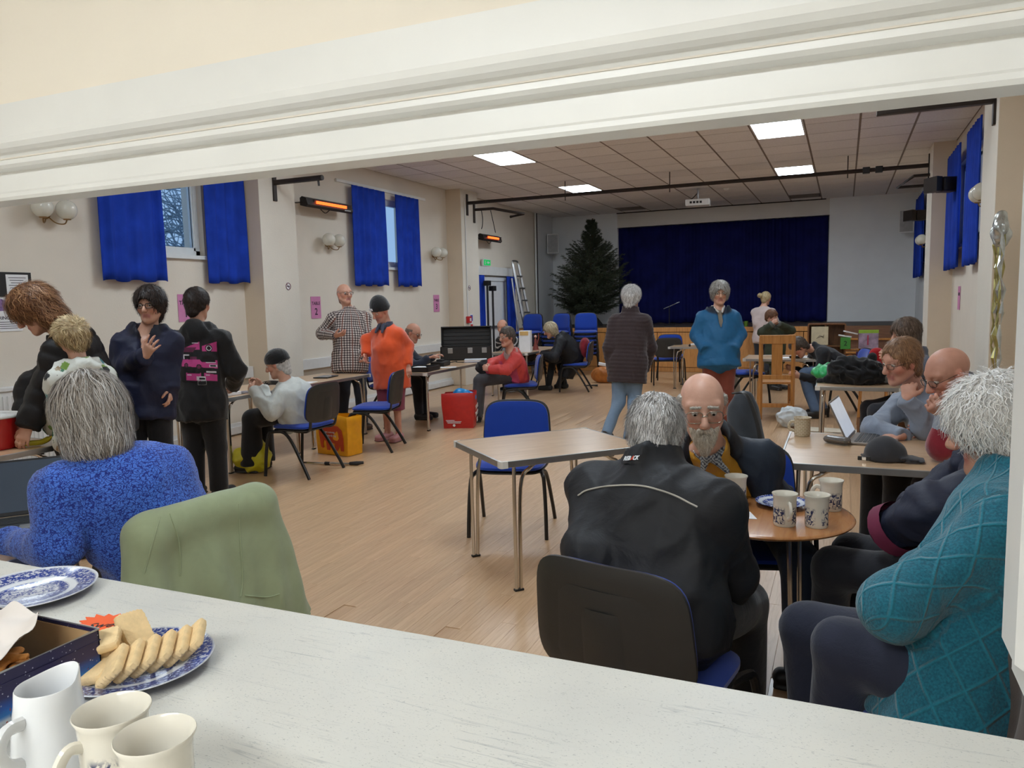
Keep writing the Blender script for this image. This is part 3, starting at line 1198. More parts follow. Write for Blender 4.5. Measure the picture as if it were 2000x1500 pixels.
# round table
rt = empty('round_table', (-.258, 2.904, 0))
tag(rt, 'small round varnished wooden table with mugs and a plate', 'table')
MB().lathe([(0, .683), (.300, .683), (.310, .687), (.314, .6935), (.310, .699), (.302, .7005), (0, .7005)], 64).build('table_top', M_ROUNDTOP, rt, True, 50)
for a in (35, 125, 215, 305):
    c_, s_ = math.cos(math.radians(a)), math.sin(math.radians(a))
    m = MB()
    for q in (-1, 1):
        m.tube([(c_ * .20 - q * s_ * .022, s_ * .20 + q * c_ * .022, .683), (c_ * .235 - q * s_ * .011, s_ * .235 + q * c_ * .011, .008)], .009, 8)
    m.build('leg', M_CHROME, rt, True)
MB().tube([(-.16, -.12, .672), (.16, .12, .672)], .012, 6).build('cross_bar', M_CHROME, rt, True)
MB().tube([(-.16, .12, .660), (.16, -.12, .660)], .012, 6).build('cross_bar', M_CHROME, rt, True)

# tall wooden chair with slatted back, its back turned to us
wc = empty('wooden_chair', (-.76, 9.86, 0), math.radians(8))
tag(wc, 'tall oak dining chair with broad centre splat, seen from behind', 'chair')
for s in (-1, 1):
    MB().tube([(s * .185, -.17, 0), (s * .185, -.20, .45), (s * .185, -.24, 1.0)], .024, 4, True).build('leg', M_OAK, wc)
    MB().tube([(s * .185, .20, 0), (s * .185, .20, .43)], .024, 4).build('leg', M_OAK, wc)
    MB().box(s * .185 - .012, s * .185 + .012, -.17, .19, .16, .20).build('stretcher', M_OAK, wc)
    MB().box(s * .185 - .015, s * .185 + .015, -.19, .19, .37, .435).build('seat_rail', M_OAK, wc)
MB().bbox(-.20, .20, -.18, .23, .435, .465, .006).build('seat', M_OAK, wc)
MB().bbox(-.205, .205, -.262, -.225, .93, 1.035, .005).build('top_rail', M_OAK, wc)
MB().bbox(-.165, .165, -.222, -.196, .50, .55, .004).build('lower_rail', M_OAK, wc)
MB().bbox(-.165, .165, -.19, -.165, .15, .20, .004).build('stretcher', M_OAK, wc)
sp_ = MB().bbox(-.062, .062, -.012, .012, .55, .935, .003)
sp_.v = [(x, y - .205 - (z - .5) * .07, z) for x, y, z in sp_.v]
sp_.build('splat', M_OAK, wc)
# ================================================================ people: one continuous body each, with clothes, hair and glasses as children
def attr_mat(name, rough=0.8, sheen=0.2, nscale=300, nb=0.2, wscale=11, wb=0.5, spec=0.3, aniso=(1, 1, 1), dist=0.8):
    t = NT(name)
    a = t.n('ShaderNodeAttribute', attribute_name='Col')
    w = t.noise(t.coords('Object', aniso), wscale, 4, 0.55, dist)
    t.base(t.mix(0.35, a.outputs[0], t.ramp(w, [(0.3, (0.55, 0.55, 0.55)), (0.7, (1, 1, 1))]), 'MULTIPLY'))
    n = t.noise(t.coords(), nscale, 2)
    t.set(Roughness=rough)
    t.b.inputs['Specular IOR Level'].default_value = spec
    t.b.inputs['Sheen Weight'].default_value = sheen
    t.bump(t.math('ADD', t.math('MULTIPLY', n, nb), t.math('MULTIPLY', w, wb * 4)), 0.35, 0.008)
    return t.m


M_CLOTH = attr_mat('woven_cloth')
M_KNIT = attr_mat('knitted_wool', 0.95, 0.5, 220, 0.5, 7, 0.25)
M_SHELLCLOTH = attr_mat('nylon_shell', 0.58, 0.0, 500, 0.05, 9, 0.55, 0.3)
M_DENIM = attr_mat('denim', 0.85, 0.1, 500, 0.2, 9, 0.6)
M_LEATHER = attr_mat('shoe_leather', 0.45, 0.0, 120, 0.15, 12, 0.2, 0.5)


def skin_mat():
    t = NT('skin')
    a = t.n('ShaderNodeAttribute', attribute_name='Col')
    n = t.noise(t.coords(), 28, 4)
    t.base(t.mix(0.35, a.outputs[0], t.ramp(n, [(0.3, (0.72, 0.62, 0.58)), (0.7, (1, 1, 1))]), 'MULTIPLY'))
    t.set(Roughness=0.48)
    t.b.inputs['Subsurface Weight'].default_value = 0.0
    t.bump(t.noise(t.coords(), 140, 3), 0.12, 0.004)
    return t.m


M_SKIN = skin_mat()


def hair_mat():
    t = NT('hair')
    a = t.n('ShaderNodeAttribute', attribute_name='Col')
    t.base(a.outputs[0])
    t.set(Roughness=0.5)
    t.b.inputs['Specular IOR Level'].default_value = 0.35
    return t.m


M_HAIR = hair_mat()
M_EYEW = plain('eye_white', rgb(215, 208, 200), 0.25, var=0)
M_IRIS = plain('eye_iris', rgb(50, 38, 30), 0.2, var=0)
M_GLASSFRAME_D = plain('dark_spectacle_frame', rgb(34, 28, 26), 0.35, var=0)
M_GLASSFRAME_M = plain('metal_spectacle_frame', rgb(168, 160, 146), 0.25, 0.9, var=0)
M_LENS = NT('spectacle_lens')
M_LENS.base((0.95, 0.97, 0.97)); M_LENS.set(Roughness=0.02)
M_LENS.b.inputs['Transmission Weight'].default_value = 1.0
M_LENS.b.inputs['IOR'].default_value = 1.06
M_LENS = M_LENS.m
SKIN = rgb(206, 158, 134)
SKIN_P = rgb(216, 168, 146)
LIP = rgb(172, 104, 96)


class Frame:
    def __init__(s, o, yaw, pitch=0.0, roll=0.0, k=1.0):
        y, p = math.radians(yaw), math.radians(pitch)
        f = np.array([math.cos(y) * math.cos(p), math.sin(y) * math.cos(p), -math.sin(p)])
        l = np.array([-math.sin(y), math.cos(y), 0.0])
        u = np.cross(f, l)
        r = math.radians(roll)
        l, u = l * math.cos(r) + u * math.sin(r), u * math.cos(r) - l * math.sin(r)
        s.o, s.f, s.l, s.u, s.k = np.asarray(o, float), f, l, u, k

    def __call__(s, f, l, u):
        return s.o + s.k * (f * s.f + l * s.l + u * s.u)

    def loc(s, P):
        q = P - s.o
        return np.stack([q @ s.f, q @ s.l, q @ s.u], 1) / s.k


def head_prims(S, H, sk, old=0.0, fat=0.0):
    k = H.k
    red = tuple(np.array(sk) * (1.02, 0.80, 0.78))
    dk = tuple(np.array(sk) * 0.72)
    S.ell(H(-.012, 0, .036), (.076 * k, .097 * k, .086 * k), H.l, H.u, k=.03)
    S.cap(H(.030, 0, .01), H(.040, 0, -.070), (.060 * k, .058 * k), (.043 * k, .044 * k), S=H.l, k=.03)
    for s in (-1, 1):
        S.cap(H(-.005, s * .052, -.050), H(.050, s * .018, -.092), .021 * k + fat, .019 * k, k=.03)
        S.ell(H(.056, s * .036, -.022), (.026 * k, .024 * k, .024 * k), H.l, H.u, k=.025, c=red)
        S.ell(H(-.006, s * .077, -.004), (.010 * k, .020 * k, .033 * k), H.l, nrm(H.u - .2 * H.f), k=.008, c=red)
        S.cap(H(.076, s * .010, .034), H(.066, s * .046, .034), .0115 * k, k=.016)
        S.ball(H(.090, s * .032, .011), .0165 * k, op=-1, k=.014)
        S.ell(H(.0755, s * .032, .0180), (.0168 * k, .0125 * k, .0075 * k), H.l, H.u, k=.006, c=dk)
        S.ball(H(.101, s * .011, -.032), .0100 * k, k=.008, c=red)
    S.cap(H(.086, 0, .024), H(.113, 0, -.026), .0080 * k, .0135 * k, k=.010)
    S.ball(H(.072, 0, -.098), .022 * k, k=.022)
    S.cap(H(.083, -.02, -.0585), H(.083, .02, -.0585), (.0055 * k, .008 * k), k=.008, c=LIP)
    S.cap(H(.080, -.017, -.068), H(.080, .017, -.068), (.0065 * k, .009 * k), k=.008, c=LIP)
    S.cap(H(.094, -.021, -.0632), H(.094, .021, -.0632), .0022 * k, op=-1, k=.004)
    if old:
        for s in (-1, 1):
            S.cap(H(.096, s * .020, -.034), H(.080, s * .033, -.062), .0028 * k, op=-1, k=.012)
            S.ell(H(.072, s * .032, -.008), (.014 * k, .008 * k, .006 * k), H.l, H.u, k=.008, c=dk)


def eyes(H, parent):
    for s in (-1, 1):
        m = MB().sphere(H(.0765, s * .032, .0095), .0118 * H.k, 12, 8)
        e = m.build('eye', M_EYEW, parent, True, 60)
        m = MB().sphere(H(.0826, s * .032, .0068), .0066 * H.k, 10, 6)
        m.build('iris', M_IRIS, e, True, 60)


def glasses(H, parent, mat, w=.026, h=.019, r=.0018, drop=0.0, top_only=False):
    g = MB()
    for s in (-1, 1):
        pts = []
        for i in range(21):
            a = 2 * PI * i / 20
            sq = 1.0 / (abs(math.cos(a)) ** 4 + abs(math.sin(a)) ** 4) ** .25
            pts.append(H(.1035 - .006 * abs(math.cos(a)) * (math.cos(a) * s > 0), s * .034 + w * math.cos(a) * sq * .93, .006 - drop + h * math.sin(a) * sq * .93))
        g.tube(pts, r * H.k, 6, False)
        g.tube([H(.097, s * (.034 + w), .010 - drop), H(.088, s * .074, .012 - drop * .7), H(-.004, s * .083, .012), H(-.022, s * .084, -.006)], r * H.k * .9, 5)
    g.tube([H(.104, -.010, .010 - drop), H(.107, 0, .013 - drop), H(.104, .010, .010 - drop)], r * H.k, 6)
    go = g.build('glasses', mat, parent, True, 60)
    for s in (-1, 1):
        V = [H(.1032, s * .034, .006 - drop)]
        for i in range(16):
            a = 2 * PI * i / 16
            sq = 1.0 / (abs(math.cos(a)) ** 4 + abs(math.sin(a)) ** 4) ** .25
            V.append(H(.1034, s * .034 + w * .95 * math.cos(a) * sq * .93, .006 - drop + h * .95 * math.sin(a) * sq * .93))
        F1 = [(0, i + 1, (i + 1) % 16 + 1) for i in range(16)]
        V2 = V + [np.array(v) - H.f * .0015 for v in V]
        F2 = F1 + [tuple(17 + x for x in q[::-1]) for q in F1] + [(i + 1, 17 + i + 1, 17 + (i + 1) % 16 + 1, (i + 1) % 16 + 1) for i in range(16)]
        MB().add(V2, F2).build('lens', M_LENS, go)


def hand_prims(S, wr, d, n, side, curl=0.6, k=1.0, sk=SKIN, spread=0.0, point=False):
    """palm, four unequal bent fingers, thumb; n = way the palm faces, side = +1/-1 for the thumb"""
    d = nrm(d); n = nrm(np.asarray(n) - d * np.dot(n, d)); s = np.cross(d, n) * side
    red = tuple(np.array(sk) * (1.0, .84, .80))
    S.cap(wr + d * .012 * k, wr + d * .078 * k, (.030 * k, .016 * k), (.040 * k, .0135 * k), S=s, k=.016, c=sk)
    for i, (L, r) in enumerate(((.070, .0088), (.079, .0092), (.074, .0088), (.058, .0078))):
        b = wr + d * (.083 - .005 * abs(i - 1)) * k + s * (.030 - .0205 * i) * k
        c = curl * (1 + .12 * i)
        if point and i == 0:
            c = .1
        ang = 0.0
        p = b
        dd0 = nrm(d + s * spread * (1.5 - i) * .25)
        for j, (fr, w) in enumerate(((.45, .55), (.31, .9), (.24, .7))):
            ang += c * w
            q = p + (math.cos(ang) * dd0 + math.sin(ang) * n) * L * fr * k
            S.cap(p, q, r * (1 - .08 * j) * k, r * (.94 - .1 * j) * k, k=.006, c=red if j == 2 else sk)
            p = q
    b = wr + d * .022 * k + s * .022 * k
    t1 = nrm(s * .75 + d * .75 + n * .45)
    p1 = b + t1 * .042 * k
    S.cap(b, p1, .0135 * k, .0105 * k, k=.014, c=sk)
    t2 = nrm(d * .9 + s * .25 + n * (.35 + .3 * curl))
    p2 = p1 + t2 * .030 * k
    S.cap(p1, p2, .0102 * k, .009 * k, k=.006, c=sk)
    S.cap(p2, p2 + nrm(t2 - s * .15) * .016 * k, .009 * k, .0075 * k, k=.005, c=red)


def ribbons(S, H, n, length, width, cols, flow, seed=1, lift=.004, seg=5, region=None, base=None, curl=0.0):
    """strands of hair laid over the field S; flow(local points, normals) -> direction"""
    r = np.random.default_rng(seed)
    V0, Q0 = base
    a = r.integers(0, len(Q0), n * 3)
    wts = r.dirichlet(np.ones(4), len(a))
    P = np.einsum('ij,ijk->ik', wts, V0[Q0[a]])
    if region is not None:
        P = P[region(H.loc(P))]
    P = P[:n]
    n = len(P)
    if n == 0:
        return np.zeros((0, 3)), np.zeros((0, 4), int), np.zeros((0, 3))
    L = length * r.uniform(.6, 1.25, n)
    N = S.grad(P)
    rows = []
    jit = r.normal(size=(n, 3)) * .28
    lf = lift * r.uniform(.3, 1.3, n)
    W = width * r.uniform(.6, 1.3, n)
    ph = r.uniform(0, 6.3, n)
    for k in range(seg + 1):
        t = k / seg
        D = flow(H.loc(P), N) + jit
        if curl:
            B = np.cross(N, D)
            D = D + B * (curl * np.sin(ph + t * 7.0))[:, None]
        D = D - N * np.sum(D * N, 1, keepdims=True) * .85
        D /= np.linalg.norm(D, axis=1, keepdims=True) + 1e-9
        B = np.cross(D, N)
        B /= np.linalg.norm(B, axis=1, keepdims=True) + 1e-9
        w = W * (1 - .75 * t)
        rows.append((P - B * w[:, None] * .5, P + B * w[:, None] * .5))
        P = P + D * (L / seg)[:, None]
        e = S.val(P) - lf * (0.6 + 1.2 * t)
        N = S.grad(P)
        P = P - N * (e * .8)[:, None]
    V = np.stack([np.stack(x, 1) for x in rows], 1)          # n, seg+1, 2, 3
    V = V.reshape(-1, 3)
    idx = np.arange(n * (seg + 1) * 2).reshape(n, seg + 1, 2)
    Q = np.stack([idx[:, :-1, 0], idx[:, :-1, 1], idx[:, 1:, 1], idx[:, 1:, 0]], -1).reshape(-1, 4)
    cc = np.array(cols)[r.integers(0, len(cols), n)] * r.uniform(.72, 1.25, n)[:, None]
    Cc = np.repeat(cc, (seg + 1) * 2, 0)
    return V, Q, np.clip(Cc, 0, 1)


def flow_down(H, part=0.0, back=.5, down=1.0, out=0.0):
    def fn(L, N):
        D = np.zeros_like(L)
        # away from the crown, then down
        cx = L - np.array([-.03, part, .12])
        cx[:, 2] = np.minimum(cx[:, 2], 0) * 1.2 - .02
        g = cx / (np.linalg.norm(cx, axis=1, keepdims=True) + 1e-6)
        g[:, 0] -= back * .4
        g[:, 2] -= down * .5
        W = g[:, :1] * H.f + g[:, 1:2] * H.l + g[:, 2:] * H.u
        return W + N * out
    return fn


def hair_cap(S, H, th=.012, nape=-.065, side=-.02, fringe=.055, volume=1.0):
    k = H.k
    S.ell(H(-.014, 0, .038), ((.077 + th) * k * volume, (.098 + th) * k * volume, (.087 + th) * k), H.l, H.u, k=.02)
    S.cap(H(-.055, 0, .0), H(-.058, 0, nape), (.055 + th) * k, (.045 + th * .6) * k, S=H.l, k=.03)
    for s in (-1, 1):
        S.cap(H(-.020, s * .062, .02), H(-.026, s * .058, side), (.022 * k + th * k * .7), (.016 * k + th * k * .7), k=.025)
    S.ell(H(.105, 0, -.040), (.064 * k, .062 * k, (fringe + .040) * k), H.l, H.u, k=.008, op=-1)


def finish_hair(S, H, parent, cols, n, length, width, flow, res=.007, seed=1, lift=.004, region=None, curl=0.0, rough=.003, name='hair', seg=5):
    V, Q = S.mesh(res)
    N = vnormals(V, Q)
    Vb = V + N * (rough * waves(V, 170, seed))[:, None]
    cb = np.tile(np.array(cols[0]) * .78, (len(V), 1)) * (1 + .25 * waves(V, 220, seed + 3))[:, None]
    R, RQ, RC = ribbons(S, H, int(n * .8), length, width, cols, flow, seed, lift, seg, region, (V, Q), curl)
    Va = np.concatenate([Vb, R]); Qa = np.concatenate([Q, RQ + len(V)]); Ca = np.concatenate([np.clip(cb, 0, 1), RC])
    return meshobj(name, Va, Qa, M_HAIR, parent, True, Ca)


def dep(P):
    return -float((_M.T @ (np.asarray(P, float) - _C))[2])


class Person:
    def __init__(s, label, d, face, head, look, neck, pel, girth=1.0, belly=1.0, shw=1.0, k=1.0, hk=1.0, skin=SKIN, old=1, near=0,
                 fatface=0.0):
        s.d = d; s.k = k; s.sk = skin; s.near = near; s.old = old; s.fat = fatface
        a = math.radians(face)
        s.f = np.array([math.cos(a), math.sin(a), 0.0]); s.l = np.array([-math.sin(a), math.cos(a), 0.0])
        s.z = np.array([0, 0, 1.0])
        s.N = s.pt(neck); s.P = s.pt(pel)
        s.H = Frame(s.pt(head), *look, k=hk)
        s.t = nrm(s.N - s.P)
        s.fr = np.cross(s.l, s.t)
        s.g = girth; s.b = belly
        s.sh = {+1: s.N - s.t * .092 * k + s.l * .162 * shw * k, -1: s.N - s.t * .092 * k - s.l * .162 * shw * k}
        s.hip = {+1: s.P + s.l * .085 * k, -1: s.P - s.l * .085 * k}
        s.arm = {}; s.leg = {}; s.hand = {}
        s.root = empty('person', (float(s.P[0]), float(s.P[1]), 0.0))
        tag(s.root, label, 'person')
        s.inv = -np.array([s.P[0], s.P[1], 0.0])
        s.kids = []

    def pt(s, x):
        if isinstance(x, np.ndarray): return x.astype(float)
        if x[0] == 'w': return np.array(x[1:], float)
        return J(x[0], x[1], s.d + (x[2] if len(x) > 2 else 0.0))

    def arms(s, side, el, wr, hand='relax', hd=None, n=None, curl=.6, point=False, spread=0.0):
        E, W = s.pt(el), s.pt(wr)
        s.arm[side] = (E, W)
        if hand:
            d = nrm(s.pt(hd) - W) if hd is not None else nrm(W - E)
            nn = np.asarray(n, float) if n is not None else -s.l * side
            s.hand[side] = (W, d, nn, curl, point, spread)
        return s

    def hang(s, side, out=.06, fwd=.03, hand='relax'):
        S0 = s.sh[side]
        E = S0 + s.l * side * out * s.k + s.z * -.29 * s.k - s.f * .02
        W = E + s.z * -.25 * s.k + s.f * (.05 + fwd) * s.k - s.l * side * .01
        return s.arms(side, E, W, hand)

    def stand(s, spread=.09, stride=0.0, toe=0.0, side_shift=0.0):
        for sd in (1, -1):
            A = np.array([s.P[0], s.P[1], 0]) + s.l * sd * spread * s.k + s.f * stride * sd
            A[2] = .085
            Kn = (s.hip[sd] + A) / 2 + s.f * .02
            s.leg[sd] = (Kn, A, nrm(s.f + s.l * sd * .18))
        return s

    def legs(s, side, kn, an, toe=None):
        A = s.pt(an)
        s.leg[side] = (s.pt(kn), A, nrm(toe) if toe is not None else s.f)
        return s

    def sit(s, fwd=.43, kz=.50, shin=.02, spread=.10):
        for sd in (1, -1):
            Kn = np.array([s.P[0], s.P[1], 0]) + s.f * fwd * s.k + s.l * sd * spread
            Kn[2] = kz
            A = Kn + s.f * shin; A[2] = .085
            s.leg[sd] = (Kn, A, s.f)
        return s

    def obj(s, name, V, Q, mat, cols):
        o = meshobj(name, V + s.inv, Q, mat, s.root, True, cols)
        s.kids.append(o)
        return o

    # -------------------------------------------------- the body itself
    def body(s):
        S = Sdf(); k = s.k; sk = s.sk; g = s.g
        m = s.P + (s.N - s.P) * .45
        S.cap(s.N - s.t * .10 * k, m, (.140 * k * g, .085 * k * g), (.130 * k * g, .085 * k * g * s.b), S=s.l, k=.04, c=sk)
        S.cap(m, s.P, (.130 * k * g, .085 * k * g * s.b), (.140 * k * g, .095 * k * g), S=s.l, k=.04, c=sk)
        for sd in (1, -1):
            S.cap(s.N, s.sh[sd], .045 * k, .045 * k, k=.03, c=sk)
            if sd in s.arm:
                E, W = s.arm[sd]
                S.cap(s.sh[sd], E, .043 * k, .036 * k, k=.03, c=sk)
                S.cap(E, W, .038 * k, .024 * k, k=.02, c=sk)
            if sd in s.leg:
                Kn, A, toe = s.leg[sd]
                S.cap(s.hip[sd], Kn, .070 * k, .048 * k, k=.04, c=sk)
                S.cap(Kn, A, .048 * k, .032 * k, k=.03, c=sk)
                S.cap(A - s.z * .035, A - s.z * .04 + toe * .12 * k, .030 * k, .024 * k, k=.03, c=sk)
        S.cap(s.H(-.022, 0, -.045), s.N - s.t * .02, .050 * s.H.k, .056 * k, k=.035, c=sk)
        head_prims(S, s.H, sk, s.old, s.fat)
        fine = [(s.H.o - .14, s.H.o + .14)]
        for sd, (W, d, n, curl, point, spread) in s.hand.items():
            hand_prims(S, W, d, n, sd * -1, curl, k * 1.02, sk, spread, point)
            fine.append((np.minimum(W, W + d * .18) - .05, np.maximum(W, W + d * .18) + .05))
        hf = (.0090, .0070, .0050)[s.near]
        V, Q = S.mesh(.036, fine, hf)
        V = relax(V, Q, 1, .25)
        s.obj('body', V, Q, M_SKIN, S.colors(V, sk))
        if s.near or True:
            eyes(s.H, s.root)
        return s

    def _fix(s):
        """move parts made in world space under the root"""
        for o in s.root.children:
            if o not in s.kids:
                o.location = Vector(o.location) + Vector(s.inv)
                s.kids.append(o)

    # -------------------------------------------------- clothes
    def top(s, col, th=.022, hem=.10, mat=None, name='jacket', quilt=0.0, qamp=.007, wr=.006, wfreq=26, sleeve=1.0, cuff=None, extra=None,
            slack=1.0, hemr=1.0, res=None, collar=0.0, hood=0, hoodcol=None, sleeve_end=0.0, seed=1, collar_r=.070, collar_open=True,
            short=None, hemdir=None, colfn=None, collar_col=None, suv=False):
        S = Sdf(); k = s.k; g = s.g * slack
        th = th * .62
        hood = hood * .86 * k
        m = s.P + (s.N - s.P) * .45
        S.cap(s.N - s.t * .135 * k, m, (.142 * k * g + th, .094 * k * g + th), (.140 * k * g + th, (.098 * s.b) * k * g + th), S=s.l, k=.06, c=col)
        hd = -s.t if hemdir is None else nrm(hemdir)
        S.cap(m, s.P, (.140 * k * g + th, .098 * s.b * k * g + th), (.158 * k * g + th, .108 * k * g * (s.b * .5 + .5) + th), S=s.l, k=.05, c=col)
        if hem > 0:
            S.cap(s.P + hd * -.05, s.P + hd * hem, (.158 * k * g + th, .108 * k * g * (s.b * .5 + .5) + th),
                  ((.162 * k * g + th) * hemr, (.114 * k * g + th) * hemr), S=s.l, k=.04, c=col, flat=1)
        for sd in (1, -1):
            S.cap(s.N - s.t * .018 * k, s.sh[sd] - s.t * .004, .046 * k + th * .7, .046 * k + th, k=.04, c=col)
            sl = 1 + (sleeve - 1) * .75
            if sd in s.arm:
                E, W = s.arm[sd]
                S.cap(s.sh[sd], E, .050 * k * sl + th, .042 * k * sl + th, k=.045, c=col)
                if short is None:
                    We = W + nrm(W - E) * (.012 + sleeve_end)
                    S.cap(E, We, .042 * k * sl + th, .030 * k * sl + th, k=.03, c=col, flat=1)
                    if cuff is not None:
                        S.cap(We - nrm(W - E) * .035, We + nrm(W - E) * .006, .032 * k * sleeve + th, .031 * k + th, k=.003, c=cuff, flat=2)
        if collar > 0:
            S.cap(s.N - s.t * .03, s.N + s.t * collar, collar_r + th * .5, collar_r + th * .3, S=s.l, k=.03, c=collar_col or col, flat=1)
            if collar_open:
                S.cap(s.N + s.t * .02 + s.fr * .01, s.N + s.t * .16 + s.fr * .02, collar_r - .012, k=.006, op=-1)
        if hood:
            hc = hoodcol or col
            bk = -s.fr
            for sd in (1, -1):
                S.cap(s.N + bk * .075 + s.t * .010, s.N + s.l * sd * .105 + s.t * .010 + s.fr * .02, .045 * hood, .032 * hood, k=.03, c=hc)
            S.ell(s.N + bk * .095 - s.t * .035, (.115 * hood, .05 * hood, .085 * hood), s.l, s.t, k=.03, c=hc)
        if extra:
            extra(S, s)
        h = res or (.019, .0145, .0108)[s.near]
        V, Q = S.mesh(h)
        V = relax(V, Q, 1, .4)
        N = vnormals(V, Q)
        D = np.zeros(len(V))
        if wr:
            w1 = waves(V, wfreq, seed, 7, (1, 1, .75))
            w2 = waves(V, wfreq * 2.1, seed + 5, 6, (1, 1, .6))
            D += wr * (1.7 * ((1 - np.abs(w1).clip(0, 1)) ** 2 - .33) + .45 * w2 + .5 * ((1 - np.abs(w2).clip(0, 1)) ** 3 - .2))
        if quilt:
            ax = s._along(V)
            D += qamp * (np.abs(np.sin(ax * PI / quilt)) ** .6 - .6)
        V = V + N * D[:, None]
        C_ = S.colors(V, col, .003)
        if colfn is not None:
            C_ = colfn(V, N, C_, s)
        o = s.obj(name, V, Q, mat or M_CLOTH, C_)
        if suv:
            a_, b_ = s._along(V, True)
            ca = o.data.color_attributes.new('UVc', 'FLOAT_COLOR', 'POINT')
            c4 = np.zeros((len(V), 4), dtype=np.float32); c4[:, 0] = a_; c4[:, 1] = b_
            ca.data.foreach_set('color', c4.ravel())
        return o

    def _along(s, V, both=False):
        """arc position along the nearest limb or the trunk, for quilt lines"""
        segs = [(s.P - s.t * .6, s.N + s.t * .12, .17)]
        for sd in s.arm:
            E, W = s.arm[sd]
            segs += [(s.sh[sd], E, .06), (E, W + nrm(W - E) * .05, .05)]
        best = np.full(len(V), 9.0); out = np.zeros(len(V)); arc = np.zeros(len(V))
        for a, b, r in segs:
            L = np.linalg.norm(b - a); t = (b - a) / L
            al = (V - a) @ t
            cl = np.clip(al, 0, L)
            dd = np.linalg.norm(V - a - cl[:, None] * t, axis=1) - r
            mm = dd < best
            best[mm] = dd[mm]; out[mm] = al[mm]
            if both:
                e1 = nrm(np.cross(t, s.fr)); e2 = np.cross(t, e1)
                q = V - a
                arc[mm] = (np.arctan2(q @ e1, -(q @ e2) if e2 @ s.fr < 0 else q @ e2) * r)[mm]
        return (arc, out) if both else out

    def trousers(s, col, th=.020, mat=None, name='trousers', end=.0, wr=.006, calf=1.0, seed=3, res=None, full=True, colfn=None):
        S = Sdf(); k = s.k; g = s.g; th = th * .8
        S.cap(s.P + s.t * .04 - s.l * .06 * g, s.P + s.t * .04 + s.l * .06 * g, .095 * k * g + th * .6, k=.04, c=col)
        for sd in (1, -1):
            if sd not in s.leg: continue
            Kn, A, toe = s.leg[sd]
            S.cap(s.hip[sd], Kn, .080 * k * g + th, .052 * k + th, k=.04, c=col)
            dn = nrm(A - Kn)
            S.cap(Kn, A + dn * (.02 - end), .052 * k + th, (.040 * k + th) * calf, k=.03, c=col, flat=1)
        V, Q = S.mesh(res or (.022, .018, .014)[s.near])
        V = relax(V, Q, 1, .4)
        N = vnormals(V, Q)
        V = V + N * (wr * waves(V, 24, seed, 7, (1, 1, .5)))[:, None]
        return s.obj(name, V, Q, mat or M_CLOTH, S.colors(V, col))

    def shoes(s, col, sole=rgb(40, 36, 34), L=.20, name='shoe', high=.05, w=.040):
        for sd in (1, -1):
            if sd not in s.leg: continue
            Kn, A, toe = s.leg[sd]
            toe = nrm(toe * np.array([1, 1, 0]))
            B = np.array([A[0], A[1], A[2] - .085])
            S = Sdf(); sl = np.cross(s.z, toe)
            S.cap(B + s.z * .045 - toe * .035, B + s.z * .040 + toe * (L - .045), (w, .045), (w * 1.08, .032), S=sl, k=.02, c=col)
            S.cap(B + s.z * .05, B + s.z * (.09 + high * .6), w * 1.02, w * 1.02, k=.02, c=col, flat=1)
            S.cap(B + s.z * .008 - toe * .05, B + s.z * .008 + toe * (L - .03), (w * 1.06, .012), (w * 1.15, .012), S=sl, k=.004, c=sole)
            S.cut(B + s.z * .001, (0, 0, -1))
            V, Q = S.mesh((.011, .008, .006)[s.near])
            s.obj(name, V, Q, M_LEATHER, S.colors(V, col))
        return s

    # -------------------------------------------------- hair and hats
    def hair(s, cols, n=900, length=.06, width=.004, th=.012, nape=-.065, side=-.02, fringe=.055, volume=1.0, flow=None, extra=None, seed=1,
             lift=.004, curl=0.0, res=None, region=None, bald=None, rough=.003, seg=5):
        S = Sdf()
        hair_cap(S, s.H, th, nape, side, fringe, volume)
        if bald is not None:
            # bald crown: take away everything above a tilted plane
            f0, u0, tilt = bald
            S.cut(s.H(f0, 0, u0), s.H.u + s.H.f * tilt, .01)
            S.cut(s.H(.022, 0, 0), s.H.f, .008)
        if extra:
            extra(S, s.H)
        o = finish_hair(S, s.H, s.root, cols, n, length, width, flow or flow_down(s.H), res or (.011, .009, .0075)[s.near], seed, lift, region, curl, rough, 'hair', seg)
        s._fix()
        return o

    def beanie(s, col, tall=.0, badge=None):
        S = Sdf(); H = s.H; k = H.k
        S.ell(H(-.016, 0, .044 + tall * .4), (.094 * k, .112 * k, (.094 + tall) * k), H.l, H.u, k=.02, c=col)
        S.cap(H(-.020, 0, -.004), H(-.014, 0, .044), (.094 * k, .112 * k), (.097 * k, .115 * k), S=H.l, k=.004, c=tuple(np.array(col) * .9), flat=2)
        S.cut(H(0, 0, .004), -(H.u - H.f * .30), .004)
        V, Q = S.mesh(.0075)
        N = vnormals(V, Q)
        L = H.loc(V)
        ang = np.arctan2(L[:, 1], L[:, 0] + .016)
        V = V + N * (.0016 * np.sin(ang * 60))[:, None]
        o = s.obj('knitted_hat', V, Q, M_KNIT, S.colors(V, col))
        return o

    def specs(s, mat=None, **kw):
        glasses(s.H, s.root, mat or M_GLASSFRAME_M, **kw)
        s._fix()
        return s


